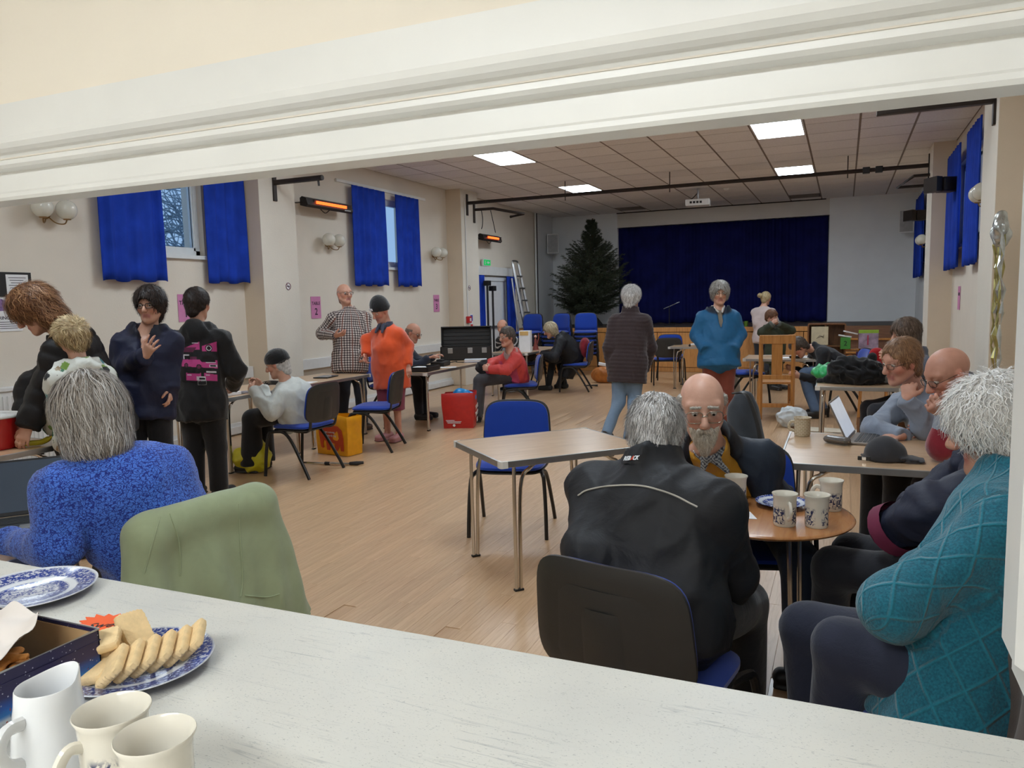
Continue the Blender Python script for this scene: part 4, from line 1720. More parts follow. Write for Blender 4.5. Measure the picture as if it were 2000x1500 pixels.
def done(p):
    p._fix()
    return p
GREY_H = [rgb(150, 142, 136), rgb(176, 170, 165), rgb(128, 118, 110), rgb(196, 192, 188)]
WHITE_H = [rgb(214, 210, 205), rgb(232, 229, 225), rgb(190, 184, 178), rgb(240, 238, 235)]
DARK_H = [rgb(44, 34, 30), rgb(58, 44, 38), rgb(34, 27, 25)]
BROWN_H = [rgb(92, 70, 54), rgb(112, 88, 68), rgb(74, 56, 44)]
BLOND_H = [rgb(206, 184, 142), rgb(226, 206, 164), rgb(172, 146, 104), rgb(150, 124, 90)]
AUBURN_H = [rgb(134, 92, 62), rgb(158, 112, 76), rgb(106, 70, 48), rgb(172, 128, 90)]
BLACKC = rgb(30, 29, 31)


from mathutils.bvhtree import BVHTree


def trace(o, uv, lift=.003):
    """points where the sight lines through photo points meet the finished mesh o, lifted off its surface"""
    me = o.data
    off = Vector(o.location) + (Vector(o.parent.location) if o.parent else Vector())
    if 'bvh' not in _BV or _BV['o'] is not o:
        V = np.empty(len(me.vertices) * 3, dtype=np.float32); me.vertices.foreach_get('co', V)
        Q = np.empty(len(me.loops), dtype=np.int32); me.loops.foreach_get('vertex_index', Q)
        _BV['bvh'] = BVHTree.FromPolygons([Vector(v) + off for v in V.reshape(-1, 3)], Q.reshape(-1, 4).tolist())
        _BV['o'] = o
    R = (_M @ np.stack([(uv[:, 0] - 1000) / _F, -(uv[:, 1] - 750) / _F, -np.ones(len(uv))])).T
    out = []; ok = []; last = None
    for r in R:
        h, n, i, d = _BV['bvh'].ray_cast(Vector(_C), Vector(nrm(r)))
        ok.append(h is not None)
        last = (np.array(h) + np.array(n) * lift) if h is not None else last
        out.append(last)
    first = next(x for x in out if x is not None)
    return np.array([first if x is None else x for x in out]), np.array(ok)


_BV = {}


def surface_patch(name, o, quad, nu, nv, mat, parent, off=.004, cols=None):
    """thin printed patch laid on a modelled surface: quad = 4 photo points (tl, tr, br, bl)"""
    q = [np.array(p, float) for p in quad]
    us, vs = np.meshgrid(np.linspace(0, 1, nu + 1), np.linspace(0, 1, nv + 1))
    us, vs = us.ravel(), vs.ravel()
    uv = (q[0][None] * ((1 - us) * (1 - vs))[:, None] + q[1][None] * (us * (1 - vs))[:, None] + q[2][None] * (us * vs)[:, None] + q[3][None] * ((1 - us) * vs)[:, None])
    P, ok = trace(o, uv, off)
    w = nu + 1
    idx = np.arange(w * (nv + 1)).reshape(nv + 1, w)
    Q = np.stack([idx[:-1, :-1], idx[1:, :-1], idx[1:, 1:], idx[:-1, 1:]], -1).reshape(-1, 4)
    return meshobj(name, P, Q, mat, parent, True, cols(us, vs) if callable(cols) else None)


def open_front(w0=.05, w1=.10, deep=.16, frac=1.2):
    """carve a jacket open down the front"""
    def ex(S, p):
        a = p.N + p.fr * .13 + p.t * .05
        b = p.N + (p.P - p.N) * frac + p.fr * .16
        S.cap(a, b, (w0, deep * .62), (w1, deep * .62), S=p.l, k=.02, op=-1)
    return ex


# ------------------------------------------------------------------ man in the black jacket, nearest, seen from behind
p = Person('white haired man in black jacket bent over the round table, back to us', 2.3, 77, (1281, 846, .06), (97, 30), (1272, 912, .0), ('w', -.49, 2.10, .575),
           girth=1.10, shw=1.22, near=2, hk=.98)
p.arms(1, (1152, 1085, -.08), (1235, 1165, .25), curl=.8).arms(-1, (1428, 1120, .0), (1398, 1190, .16), curl=.9)
p.sit(.44, .50, .02, .12).body()
jk = p.top(rgb(36, 37, 41), .040, .07, M_SHELLCLOTH, 'jacket', wr=.009, wfreq=20, slack=1.10, collar=.060, collar_r=.080, seed=4, sleeve=1.12)
# piping and badge on the back
pts, _ok = trace(jk, np.array(bez([(1130, 968), (1150, 957), (1200, 949), (1255, 950), (1310, 965), (1362, 990)], 10)), .002)
MB().tube(list(pts), .0027, 6).build('reflective_piping', plain('reflective_piping', rgb(186, 180, 168), .5), p.root, True)
M_BADGE = plain('badge_black', rgb(16, 16, 20), .6, var=0)
surface_patch('badge', jk, [(1216, 890), (1258, 888), (1258, 905), (1216, 907)], 8, 3, M_BADGE, p.root, .005)
c3, _ok = trace(jk, np.array([(1220, 899), (1237, 898), (1254, 897), (1237, 888)]), .0)
N3 = np.tile(np.cross(c3[2] - c3[0], c3[3] - c3[1]), (3, 1)); N3 = np.array([nrm(n_) for n_ in N3])
M_BADGEW = plain('badge_white', rgb(226, 228, 232), .6, var=0)
M_BADGER = plain('badge_red', rgb(214, 74, 48), .6, var=0)
xa = nrm(c3[2] - c3[0]); za = nrm(N3[1] - xa * np.dot(N3[1], xa)); ya = np.cross(za, xa)
RB = Matrix((xa, ya, za)).transposed()
for txt, off, mt in (('REB', -.0165, M_BADGEW), ('A', .0075, M_BADGER), ('CK', .0225, M_BADGEW)):
    o = text_mesh('badge_lettering', txt, .0185, mt, p.root, tuple(c3[1] + xa * off + za * .0105), RB.to_euler(), .0006, 'CENTER', .12, .0006)
p.trousers(rgb(30, 31, 36), .022)
p.shoes(rgb(30, 27, 26))
WH2 = [rgb(200, 197, 195), rgb(222, 219, 217), rgb(170, 166, 163), rgb(236, 234, 232)]
p.hair(WH2, 5200, .026, .0026, .006, -.050, -.035, .075, 1.0, seed=5, lift=.008, rough=.002,
       extra=lambda S, H: S.ell(H(-.022, 0, .140), (.050, .062, .046), H.l, H.u, k=.006, op=-1),
       region=lambda L: ~((L[:, 2] > .085) & (L[:, 0] > -.080) & (np.abs(L[:, 1]) < .048)))
done(p)

# ------------------------------------------------------------------ bearded man facing us
p = Person('bearded old man in glasses, navy coat over mustard jumper, facing us', 3.0, 285, (1372, 797, -.14), (284, 12, 2), (1387, 874, .06), ('w', -.37, 3.36, .575),
           girth=1.02, shw=1.08, near=2, hk=1.05, skin=rgb(220, 172, 150))
p.arms(1, (1478, 990, .10), (1425, 1035, .0), curl=.7).arms(-1, (1300, 985, .12), (1345, 1040, .0), curl=.7)
p.sit(.42, .50, .03, .13).body()
p.top(rgb(204, 146, 40), .016, .06, M_KNIT, 'jumper', wr=.004, collar=.012, collar_r=.075, seed=7, sleeve=.8)
chk = lambda V, N, C_, s: np.where(((np.sin(V[:, 0] * 420) * np.sin(V[:, 2] * 420)) > 0)[:, None], np.array(rgb(196, 204, 210)), np.array(rgb(58, 66, 84)))
S_ = Sdf()
S_.cap(p.N - p.t * .01 + p.fr * .015, p.N + p.t * .040 + p.fr * .018, .066, .062, k=.01, flat=1)
S_.cap(p.N + p.t * .02 + p.fr * .02, p.N + p.t * .12 + p.fr * .02, .056, k=.005, op=-1)
for s_ in (-1, 1):
    S_.cap(p.N + p.fr * .085 + p.l * s_ * .018 + p.t * .02, p.N + p.fr * .112 + p.l * s_ * .048 - p.t * .030, .018, .010, k=.01)
V, Q = S_.mesh(.006)
p.obj('shirt_collar', V, Q, M_CLOTH, chk(V, None, None, None))
p.top(rgb(34, 43, 56), .040, .10, M_SHELLCLOTH, 'coat', wr=.008, wfreq=22, slack=1.10, seed=9, collar=.06, collar_r=.098, sleeve=1.12,
      extra=open_front(.10, .085, .20), collar_col=rgb(24, 25, 30))
p.trousers(rgb(38, 48, 66), .020, M_DENIM)
p.shoes(rgb(30, 28, 28))
p.hair([rgb(190, 184, 176), rgb(212, 206, 198), rgb(160, 152, 144)], 1700, .022, .0022, .0035, -.07, -.030, .13, 1.0, seed=3, lift=.003, bald=(-.03, .045, -.22), flow=lambda L, N, H=p.H: np.tile(-H.f - H.u * .8, (len(L), 1)))
Sb = Sdf(); H = p.H
for s_ in (-1, 1):
    Sb.cap(H(.062, s_ * .040, -.055), H(.078, s_ * .016, -.098), .012, .016, k=.02)
Sb.cap(H(.082, 0, -.088), H(.088, 0, -.130), .030, .017, k=.025)
Sb.cap(H(.096, -.020, -.050), H(.096, .020, -.050), .0085, k=.012)
for s_ in (-1, 1):
    Sb.cap(H(.095, s_ * .020, -.050), H(.086, s_ * .031, -.084), .0075, k=.012)
Sb.cap(H(.094, -.013, -.0640), H(.094, .013, -.0640), .006, op=-1, k=.006)
finish_hair(Sb, H, p.root, [rgb(222, 214, 200), rgb(236, 230, 220), rgb(196, 184, 166)], 1500, .032, .0020, lambda L, N: np.tile(-H.u, (len(L), 1)) + N * .1, .0042, 8, .004, None, 0, .0015, 'beard')
Se = Sdf()
for s_ in (-1, 1):
    Se.cap(H(.092, s_ * .014, .036), H(.080, s_ * .046, .030), .0048, k=.004)
finish_hair(Se, H, p.root, [rgb(206, 200, 190)], 260, .012, .0018, lambda L, N: N + np.tile(H.u * -.3, (len(L), 1)), .004, 8, .002, None, 0, .001, 'eyebrows')
p.specs(M_GLASSFRAME_M, w=.030, h=.022, r=.0017, drop=.004)
done(p)

# ------------------------------------------------------------------ white haired person in the teal sweater, right foreground
_t = NT('teal_cable_wool')
_a = _t.n('ShaderNodeAttribute', attribute_name='UVc'); _s = _t.n('ShaderNodeSeparateXYZ'); _t.l(_a.outputs['Vector'], _s.inputs[0])
_r = []
for _op in ('ADD', 'SUBTRACT'):
    _q = _t.math('FRACT', _t.math('MULTIPLY', _t.math(_op, _t.math('MULTIPLY', _s.outputs[0], 1.5), _s.outputs[1]), 8.5))
    _r.append(_t.ramp(_q, [(.42, (0, 0, 0)), (.48, (1, 1, 1)), (.52, (1, 1, 1)), (.58, (0, 0, 0))]))
_lat = _t.math('MAXIMUM', _r[0], _r[1])
_n = _t.noise(_t.coords(), 190, 3)
_t.base(_t.mix(_t.math('MULTIPLY', _lat, .5), _t.ramp(_n, [(.35, rgb(14, 84, 104)), (.65, rgb(26, 112, 132))]), rgb(34, 134, 154)))
_t.set(Roughness=.95); _t.b.inputs['Sheen Weight'].default_value = .25
_t.bump(_t.math('ADD', _t.math('MULTIPLY', _lat, 1.0), _t.math('MULTIPLY', _n, .5)), .8, .006)
M_TEALKNIT = _t.m
p = Person('white haired person in a teal cable knit sweater at the right edge', 1.9, 168, (1950, 838, .05), (172, 12), (1990, 930, -.02), ('w', .285, 2.05, .575),
           girth=1.16, belly=1.15, shw=1.04, near=2)
p.arms(1, (1742, 1188, -.17), (1830, 1215, .12), hand=None).arms(-1, (1800, 1120, .35), (1790, 1200, .25), hand=None)
p.legs(1, (1648, 1262, .02), ('w', -.02, 2.06, .085)).legs(-1, ('w', -.08, 2.32, .52), ('w', -.06, 2.34, .085)).body()

p.top(rgb(22, 110, 132), .030, .16, M_TEALKNIT, 'sweater', wr=.008, wfreq=15, slack=1.06, hemr=1.12, seed=12, sleeve=1.08, res=.0085, collar=.03, collar_r=.075, suv=True)
p.trousers(rgb(40, 44, 62), .026, M_CLOTH)
p.shoes(rgb(24, 22, 22))
p.hair([rgb(236, 233, 228), rgb(246, 244, 240), rgb(214, 208, 200)], 5200, .055, .0028, .026, -.088, -.060, .05, 1.05, seed=6, lift=.014, curl=.8, rough=.004)
done(p)

# ------------------------------------------------------------------ person in navy padded coat beyond the teal sweater
p = Person('person in a navy padded coat with maroon cuff lining beside the round table', 2.55, 185, (1962, 800, .12), (180, 8), (1962, 862, .1), ('w', .50, 2.78, .575), girth=1.0, near=1)
p.arms(1, (1815, 1000, -.12), (1752, 1030, .0), curl=.7, hand=None).arms(-1, (1850, 960, .4), (1780, 1000, .35))
p.legs(1, ('w', -.02, 2.86, .53), ('w', -.03, 2.95, .085), (-1, .1, 0)).legs(-1, ('w', .05, 3.05, .53), ('w', .10, 3.05, .085), (-1, .1, 0)).body()
p.top(rgb(38, 42, 60), .045, .10, M_SHELLCLOTH, 'padded_coat', wr=.007, quilt=.13, qamp=.007, slack=1.1, seed=14, sleeve=1.35, collar=.06, collar_r=.085)
W = p.arm[1][1]; dW = nrm(W - p.arm[1][0])
MB().tube([W - dW * .02, W + dW * .03, W + dW * .045, W + dW * .02], [.086, .092, .080, .070], 20, False).build('cuff_lining', plain('maroon_lining', rgb(112, 34, 66), .7), p.root, True)
p.trousers(rgb(30, 31, 38), .024)
p.shoes(rgb(22, 20, 20), high=.02, L=.21)
p.hair(GREY_H, 700, .05, .004, .012, seed=9)
done(p)

# ------------------------------------------------------------------ bald man in the red sweater
p = Person('bald man in glasses and red sweater leaning on his elbow over the laptop', 3.7, 196, (1852, 732, -.05), (206, 26), (1925, 790, .12), ('w', .86, 4.42, .575), girth=1.05, shw=1.1, near=2,
           hk=1.04, skin=rgb(204, 150, 128))
p.arms(1, (1838, 872, -.10), (1848, 812, -.12), hd=(1822, 790, -.14), n=(-.3, .3, .5), curl=1.2).arms(-1, (1880, 850, .3), (1830, 845, .4))
p.sit(.44).body()
p.top(rgb(142, 34, 48), .026, .08, M_KNIT, 'sweater', wr=.005, seed=21, collar=.0, sleeve=1.05, sleeve_end=-.07)
p.top(rgb(40, 40, 46), .0, .0, M_CLOTH, 'scarf', wr=.004, seed=22, collar=.075, collar_r=.085, short=1)
E_, W_ = p.arm[1]
dW = nrm(W_ - E_)
MB().tube([W_ - dW * .085, W_ - dW * .0, W_ + dW * .004], [.052, .048, .044], 18).build('shirt_cuff', plain('grey_shirt_cuff', rgb(158, 166, 178), .8), p.root, True)
wf = nrm(p.N - J(1852, 812, 3.0)); 
cam_dir = nrm(_C - W_)
side_ = nrm(np.cross(dW, cam_dir)); fr_ = np.cross(side_, dW)
wm = MB()
wm.tube([W_ + dW * .018 + (math.cos(a) * side_ + math.sin(a) * fr_) * .034 for a in np.linspace(0, 2 * PI, 25)], .011, 6, False, .4)
wo = wm.build('watch_strap', M_BLACK, p.root, True)
wb_ = MB().bbox(-.018, .018, -.021, .021, -.006, .006, .005)
R4 = Matrix((side_, dW, fr_)).transposed().to_4x4(); R4.translation = W_ + dW * .018 + fr_ * .040
wb_.xform(R4).build('watch', plain('watch_glass', rgb(22, 22, 26), .15, var=0), p.root, True)
p.trousers(rgb(40, 44, 56), .02, M_DENIM)
p.shoes(rgb(60, 52, 46))
p.specs(M_GLASSFRAME_D, w=.026, h=.016, r=.0014)
done(p)

# ------------------------------------------------------------------ man in the grey shirt
p = Person('man in glasses and grey shirt resting his chin on his fist at the laptop', 4.3, 214, (1760, 706, -.05), (217, 16, -4), (1792, 768, .07), ('w', .60, 4.98, .575), girth=1.0, shw=1.06, near=2,
           hk=1.02, skin=rgb(210, 158, 136))
p.arms(1, (1808, 836, -.14), (1772, 780, -.18), hd=(1776, 745, -.14), n=(.2, .8, .2), curl=1.3).arms(-1, (1706, 838, .05), (1762, 852, -.15), hd=(1728, 853, -.13), n=(0, 0, -1), curl=.45)
p.sit(.44).body()
p.top(rgb(142, 152, 168), .022, .10, M_CLOTH, 'shirt', wr=.009, wfreq=24, seed=31, slack=1.12, sleeve=1.2, collar=.05, collar_r=.066)
p.trousers(rgb(30, 31, 34), .022)
p.shoes(rgb(168, 160, 150), rgb(210, 205, 196), L=.21)
p.hair([rgb(150, 112, 80), rgb(172, 132, 96), rgb(122, 90, 66)], 2600, .035, .0026, .010, -.07, -.035, .088, 1.0, seed=12, lift=.006)
p.specs(M_GLASSFRAME_D, w=.026, h=.015, r=.0014)
done(p)

# ------------------------------------------------------------------ woman in the blue patterned sweater
tb = NT('blue_animal_print_knit')
vo = tb.n('ShaderNodeTexVoronoi', feature='DISTANCE_TO_EDGE')
mp_ = tb.coords('Object', (1, 1, 1.25))
nn_ = tb.n('ShaderNodeTexNoise'); nn_.inputs['Scale'].default_value = 38; nn_.inputs['Detail'].default_value = 2
tb.l(mp_, nn_.inputs['Vector'])
mx = tb.n('ShaderNodeMix', data_type='VECTOR'); mx.inputs[0].default_value = .045
tb.l(mp_, mx.inputs[4]); tb.l(nn_.outputs['Color'], mx.inputs[5])
tb.l(mx.outputs[1], vo.inputs['Vector']); vo.inputs['Scale'].default_value = 78
fac = tb.ramp(vo.outputs['Distance'], [(.06, (0, 0, 0)), (.12, (1, 1, 1)), (.34, (1, 1, 1)), (.42, (.15, .15, .15))])
tb.base(tb.mix(fac, rgb(18, 40, 132), rgb(72, 118, 214)))
tb.set(Roughness=.85); tb.b.inputs['Sheen Weight'].default_value = .2
tb.bump(tb.noise(tb.coords(), 14, 3), .4, .01)
M_BLUEPRINT = tb.m
p = Person('grey haired woman in blue patterned sweater typing at a laptop, back to us', 2.5, 158, (172, 808, .0), (172, 14), (203, 896, -.03), ('w', -2.18, 1.94, .575), girth=1.08, belly=1.1, shw=1.04,
           near=2, hk=1.0)
p.arms(1, (112, 1072, -.10), (22, 1062, .12), hd=(0, 1050, .2), n=(0, 0, -1), curl=.4).arms(-1, (345, 1010, .22), (300, 1060, .42), n=(0, 0, -1), curl=.4)
p.sit(.43).body()
p.top(rgb(30, 66, 170), .030, .10, M_BLUEPRINT, 'sweater', wr=.009, wfreq=17, seed=41, slack=1.10, sleeve=1.25, hemr=1.05)
p.trousers(rgb(36, 38, 48), .02)
p.shoes(rgb(30, 28, 28))
GB = [rgb(158, 148, 138), rgb(184, 176, 168), rgb(128, 118, 110), rgb(204, 200, 196)]


def bob(S, H):
    for s_ in (-1, 1):
        S.cap(H(-.02, s_ * .062, .02), H(-.015, s_ * .074, -.115), .040, .026, k=.04)
    S.cap(H(-.06, 0, .0), H(-.072, 0, -.115), (.085, .050), (.070, .030), S=H.l, k=.04)


p.hair(GB, 6000, .13, .0034, .020, -.10, -.08, .055, 1.02, seed=15, lift=.010, extra=bob, flow=flow_down(p.H, 0, .2, 2.2), curl=.25, seg=7, rough=.002)
done(p)

# ------------------------------------------------------------------ bending woman with auburn hair
p = Person('auburn haired woman in black puffer coat bending over the red bucket', 4.75, 205, (68, 606, -.12), (222, 36), (132, 662, .0), (200, 812, .15), girth=1.08, shw=1.1, near=1, hk=1.1)
p.arms(1, (88, 762, -.16), (56, 832, -.22), curl=.5).arms(-1, (62, 755, .10), (46, 830, .0), curl=.5)
p.stand(.10).body()
p.top(BLACKC, .055, .16, M_SHELLCLOTH, 'puffer_coat', wr=.007, quilt=.11, qamp=.012, slack=1.08, seed=51, sleeve=1.15, hood=1.35, collar=.06, collar_r=.09)
p.trousers(rgb(28, 28, 32), .02)
p.shoes(rgb(24, 22, 22))


def wavy(S, H):
    for s_ in (-1, 1):
        S.cap(H(-.030, s_ * .062, .03), H(-.030, s_ * .070, -.105), .040, .034, k=.04)
    S.cap(H(-.06, 0, .0), H(-.07, 0, -.09), (.080, .055), (.075, .045), S=H.l, k=.04)
    S.cap(H(.075, -.02, .098), H(.092, -.045, .060), .022, .014, k=.02)


p.hair(AUBURN_H, 2600, .09, .005, .026, -.09, -.07, .052, 1.04, seed=16, lift=.014, extra=wavy, curl=.9)
done(p)

# ------------------------------------------------------------------ blond child in dinosaur print coat
td = NT('dinosaur_print')
v1 = td.n('ShaderNodeTexVoronoi'); v1.inputs['Scale'].default_value = 13
td.l(td.coords(), v1.inputs['Vector'])
nz = td.noise(td.coords(), 42, 3, .6, 1.2)
sil = td.math('ADD', v1.outputs['Distance'], td.math('MULTIPLY', nz, .55))
isd = td.ramp(sil, [(.60, (1, 1, 1)), (.63, (0, 0, 0))], 'LINEAR')
dc = td.ramp(td.n('ShaderNodeSeparateColor').outputs[0], [(0, (0, 0, 0)), (1, (1, 1, 1))])
sepc = td.n('ShaderNodeSeparateColor'); td.l(v1.outputs['Color'], sepc.inputs[0])
dcol = td.ramp(sepc.outputs[0], [(.0, rgb(44, 104, 72)), (.3, rgb(120, 156, 70)), (.45, rgb(40, 42, 44)), (.7, rgb(46, 124, 132)), (.9, rgb(150, 128, 96))], 'CONSTANT')
zsep = td.n('ShaderNodeSeparateXYZ'); td.l(td.coords(), zsep.inputs[0])
td.base(td.mix(isd, rgb(214, 216, 208), dcol))
td.set(Roughness=.6)
td.bump(td.noise(td.coords(), 20, 3), .5, .01)
M_DINO = td.m
p = Person('blond child in white dinosaur print hooded coat, back to us', 4.6, 160, (139, 664, .0), (175, 18), (156, 716, .0), (162, 858, .05), girth=.92, shw=.86, k=.86, near=1, hk=.98, skin=SKIN_P, old=0)
p.arms(1, (118, 788, -.06), (104, 838, .08)).arms(-1, (205, 785, .1), (190, 830, .25))
p.stand(.09).body()
p.top(rgb(214, 216, 208), .040, -.0, M_DINO, 'hooded_coat', wr=.007, slack=1.08, seed=61, hood=1.25, collar=.05, collar_r=.078, sleeve=1.2)
dk_ = p.P
p.top(rgb(30, 32, 36), .030, .10, M_SHELLCLOTH, 'coat_lower_panel', wr=.006, seed=62, short=1, slack=1.0)
p.trousers(rgb(34, 36, 42), .02)
p.shoes(rgb(40, 40, 44))


def quiff(S, H):
    S.cap(H(.050, -.01, .100), H(.095, -.02, .090), .032, .018, k=.03)


p.hair(BLOND_H, 2600, .045, .0034, .018, -.03, .005, .070, 1.0, seed=17, lift=.012, extra=quiff, flow=lambda L, N, H=p.H: np.tile(H.f * 1.0 - H.l * .15, (len(L), 1)) * np.where(L[:, 2:3] > .04, 1, -.1) - H.u * np.where(L[:, 2:3] > .04, .1, 1.0))
done(p)

# ------------------------------------------------------------------ dark haired woman, navy coat, hand on chest
p = Person('dark haired woman in glasses and navy quilted coat, hand on her chest', 5.25, 305, (293, 597, .0), (297, 4), (290, 646, .03), (283, 760, .02), girth=1.04, shw=.92, near=1, hk=1.0)
p.arms(-1, (240, 718, .0), (283, 697, -.24), hd=(297, 668, -.28), n=(-.3, .9, .1), curl=.35, spread=.8).arms(1, (330, 712, .08), (332, 758, .02))
p.stand(.09).body()
p.top(rgb(32, 36, 62), .045, .20, M_SHELLCLOTH, 'quilted_coat', wr=.006, quilt=.16, qamp=.007, seed=71, slack=1.06, collar=.05, collar_r=.10, sleeve=1.15, hood=1.0, extra=open_front(.05, .010, .14, .42), collar_col=rgb(24, 26, 40))
p.top(rgb(150, 150, 158), .008, .02, M_CLOTH, 'blouse', seed=72, short=1)
p.trousers(rgb(26, 26, 30), .02)
p.shoes(rgb(26, 24, 24))
p.hair(DARK_H, 1700, .045, .0036, .024, -.075, -.035, .056, 1.02, seed=18, lift=.010, curl=.5)
p.specs(M_GLASSFRAME_D, w=.027, h=.017, r=.0022)
done(p)

# ------------------------------------------------------------------ boy in black hoodie with printed back
p = Person('young man in a black hoodie with pink car print on its back', 6.0, 108, (386, 594, .0), (100, 8), (388, 642, .0), (394, 796, .0), girth=1.02, shw=1.12, near=1)
p.arms(1, (333, 738, .05), (352, 775, .28)).arms(-1, (462, 724, .06), (455, 752, .30))
p.stand(.10).body()
hd_ = p.top(rgb(25, 24, 25), .036, .10, M_CLOTH, 'hoodie', wr=.008, seed=81, slack=1.06, hood=1.15, sleeve=1.3, collar=.05, collar_r=.085)


def car_print(us, vs):
    """three rows of pink sports cars"""
    C_ = np.tile(np.array(rgb(20, 17, 20)), (len(us), 1))
    pink = np.array(rgb(186, 62, 128)); dkp = np.array(rgb(96, 34, 66)); wh = np.array(rgb(206, 200, 206)); bl = np.array(rgb(14, 12, 14))
    def ell(cx, cy, rx, ry): return ((us - cx) / rx) ** 2 + ((vs - cy) / ry) ** 2 < 1
    def put(m, c): C_[m] = c
    # top row: two cropped cars
    put((vs > .02) & (vs < .30) & (np.abs(us - .27) < .25) & (vs > .24 - .18 * us / .5) & (vs < .25), pink)
    put((np.abs(us - .27) < .25) & (vs > .19) & (vs < .30) & (us + vs < .62), dkp)
    put((us > .58) & (us < .98) & (vs > .05) & (vs < .28) & (vs > .16 - .25 * (us - .58)), pink)
    put(ell(.76, .21, .10, .085), bl); put(ell(.76, .21, .075, .06) & ~ell(.76, .21, .055, .045), wh)
    put((vs > .075) & (vs < .10) & (us > .30) & (us < .48), wh)
    # middle row: whole car in three-quarter view
    body = (us > .02) & (us < .97) & (vs > .46 + .05 * np.abs(us - .4)) & (vs < .64 + .03 * us)
    put(body, pink)
    roof = (us > .18) & (us < .72) & (vs > .37 + .35 * np.maximum(0, .3 - us) + .28 * np.maximum(0, us - .48)) & (vs <= .48)
    put(roof, bl); put(roof & (us > .24) & (us < .42) & (vs > .41), dkp)
    put((us > .50) & (us < .92) & (vs > .46) & (vs < .53) & (us - vs > .02), bl)
    put(ell(.13, .62, .055, .06), bl); put(ell(.13, .62, .035, .04), dkp); put(ell(.47, .65, .07, .065), bl); put(ell(.47, .65, .045, .042), dkp)
    put((us > .02) & (us < .22) & (vs > .36) & (vs < .385), wh); put((us > .06) & (us < .085) & (vs > .37) & (vs < .47), wh)
    put((us > .75) & (us < .96) & (vs > .585) & (vs < .645), wh); put((us > .78) & (us < .93) & (vs > .60) & (vs < .63), bl)
    put((us > .66) & (us < .93) & (vs > .535) & (vs < .548), wh)
    # lower row: two fronts
    put((us > .12) & (us < .52) & (vs > .78) & (vs < .97) & (vs > .80 - .1 * us), pink)
    put((us > .60) & (us < .95) & (vs > .77) & (vs < .96) & (vs > .72 + .1 * us), pink)
    put((us > .15) & (us < .50) & (vs > .745) & (vs < .80), bl); put((us > .66) & (us < .93) & (vs > .735) & (vs < .77), wh)
    put((us > .40) & (us < .64) & (vs > .87) & (vs < .96), wh); put((us > .47) & (us < .62) & (vs > .89) & (vs < .94), bl)
    put((us > .15) & (us < .27) & (vs > .83) & (vs < .85), wh); put((us > .64) & (us < .76) & (vs > .82) & (vs < .84), wh)
    return C_


M_PRINT = NT('fabric_print')
_a = M_PRINT.n('ShaderNodeAttribute', attribute_name='Col'); M_PRINT.base(_a.outputs[0]); M_PRINT.set(Roughness=.8); M_PRINT = M_PRINT.m
surface_patch('back_print', hd_, [(353, 663), (424, 662), (428, 748), (356, 745)], 96, 108, M_PRINT, p.root, .004, car_print)
surface_patch('print_tag', hd_, [(387, 743), (403, 743), (403, 752), (387, 752)], 2, 2, plain('print_tag', rgb(150, 150, 150), .8), p.root, .006)
surface_patch('print_tag', hd_, [(388, 744.5), (402, 744.5), (402, 751), (388, 751)], 2, 2, M_BADGE, p.root, .008)
p.trousers(rgb(24, 23, 24), .030, calf=1.15)
p.shoes(rgb(22, 21, 22))
p.hair(DARK_H, 1500, .025, .003, .012, -.06, -.03, .07, 1.0, seed=19, lift=.005)
done(p)

# ------------------------------------------------------------------ person in the white jacket and black beanie
p = Person('seated person in white jacket and black knitted hat handling cables', 6.85, 190, (541, 711, -.02), (200, 20), (560, 752, .0), ('w', -4.53, 5.49, .58), girth=1.2, belly=1.2, shw=1.05, near=1)
p.arms(1, (530, 806, -.25), (494, 762, -.12), hd=(480, 752, .0), curl=.7).arms(-1, (520, 790, .25), (512, 756, .28), hd=(495, 745, .25), curl=.6)
p.sit(.42).body()
p.top(rgb(204, 207, 202), .034, .14, M_CLOTH, 'jacket', wr=.009, seed=91, slack=1.05, sleeve=1.25, collar=.05, collar_r=.075, hemr=1.1)
p.trousers(rgb(24, 23, 25), .035, calf=1.5)
p.shoes(rgb(26, 24, 24))
p.hair([rgb(206, 202, 196), rgb(224, 220, 215)], 300, .03, .004, .003, -.085, -.05, .055, .98, seed=20)
p.beanie(rgb(22, 21, 22))
done(p)

# ------------------------------------------------------------------ man in checked shirt
tcx = NT('checked_flannel')
_at = tcx.n('ShaderNodeAttribute', attribute_name='UVc'); sx_ = tcx.n('ShaderNodeSeparateXYZ'); tcx.l(_at.outputs['Vector'], sx_.inputs[0])
gx = tcx.math('FRACT', tcx.math('MULTIPLY', sx_.outputs[0], 34.0)); gz = tcx.math('FRACT', tcx.math('MULTIPLY', sx_.outputs[1], 34.0))
ax_ = tcx.math('GREATER_THAN', gx, .52); az_ = tcx.math('GREATER_THAN', gz, .52)
sm = tcx.math('MULTIPLY', tcx.math('ADD', ax_, az_), .5)
ccol = tcx.ramp(sm, [(.0, rgb(206, 198, 190)), (.34, rgb(122, 108, 104)), (.75, rgb(40, 34, 40))], 'CONSTANT')
rs_ = tcx.math('GREATER_THAN', tcx.math('FRACT', tcx.math('MULTIPLY', sx_.outputs[0], 8.5)), .88)
tcx.base(tcx.mix(tcx.math('MULTIPLY', rs_, .5), ccol, rgb(130, 70, 50)))
tcx.set(Roughness=.9); tcx.bump(tcx.noise(tcx.coords(), 16, 3), .4, .01)
p = Person('bald man in glasses and checked shirt holding a phone', 9.25, 318, (673, 575, .0), (335, -4), (682, 606, .04), (684, 708, .0), girth=1.14, belly=1.3, shw=1.12, near=1, k=1.04, hk=1.04, skin=rgb(210, 158, 134))
p.arms(-1, (628, 652, .05), (655, 656, -.32), hd=(668, 653, -.36), n=(0, .5, .9), curl=.5).arms(1, (716, 652, .05), (712, 690, -.1))
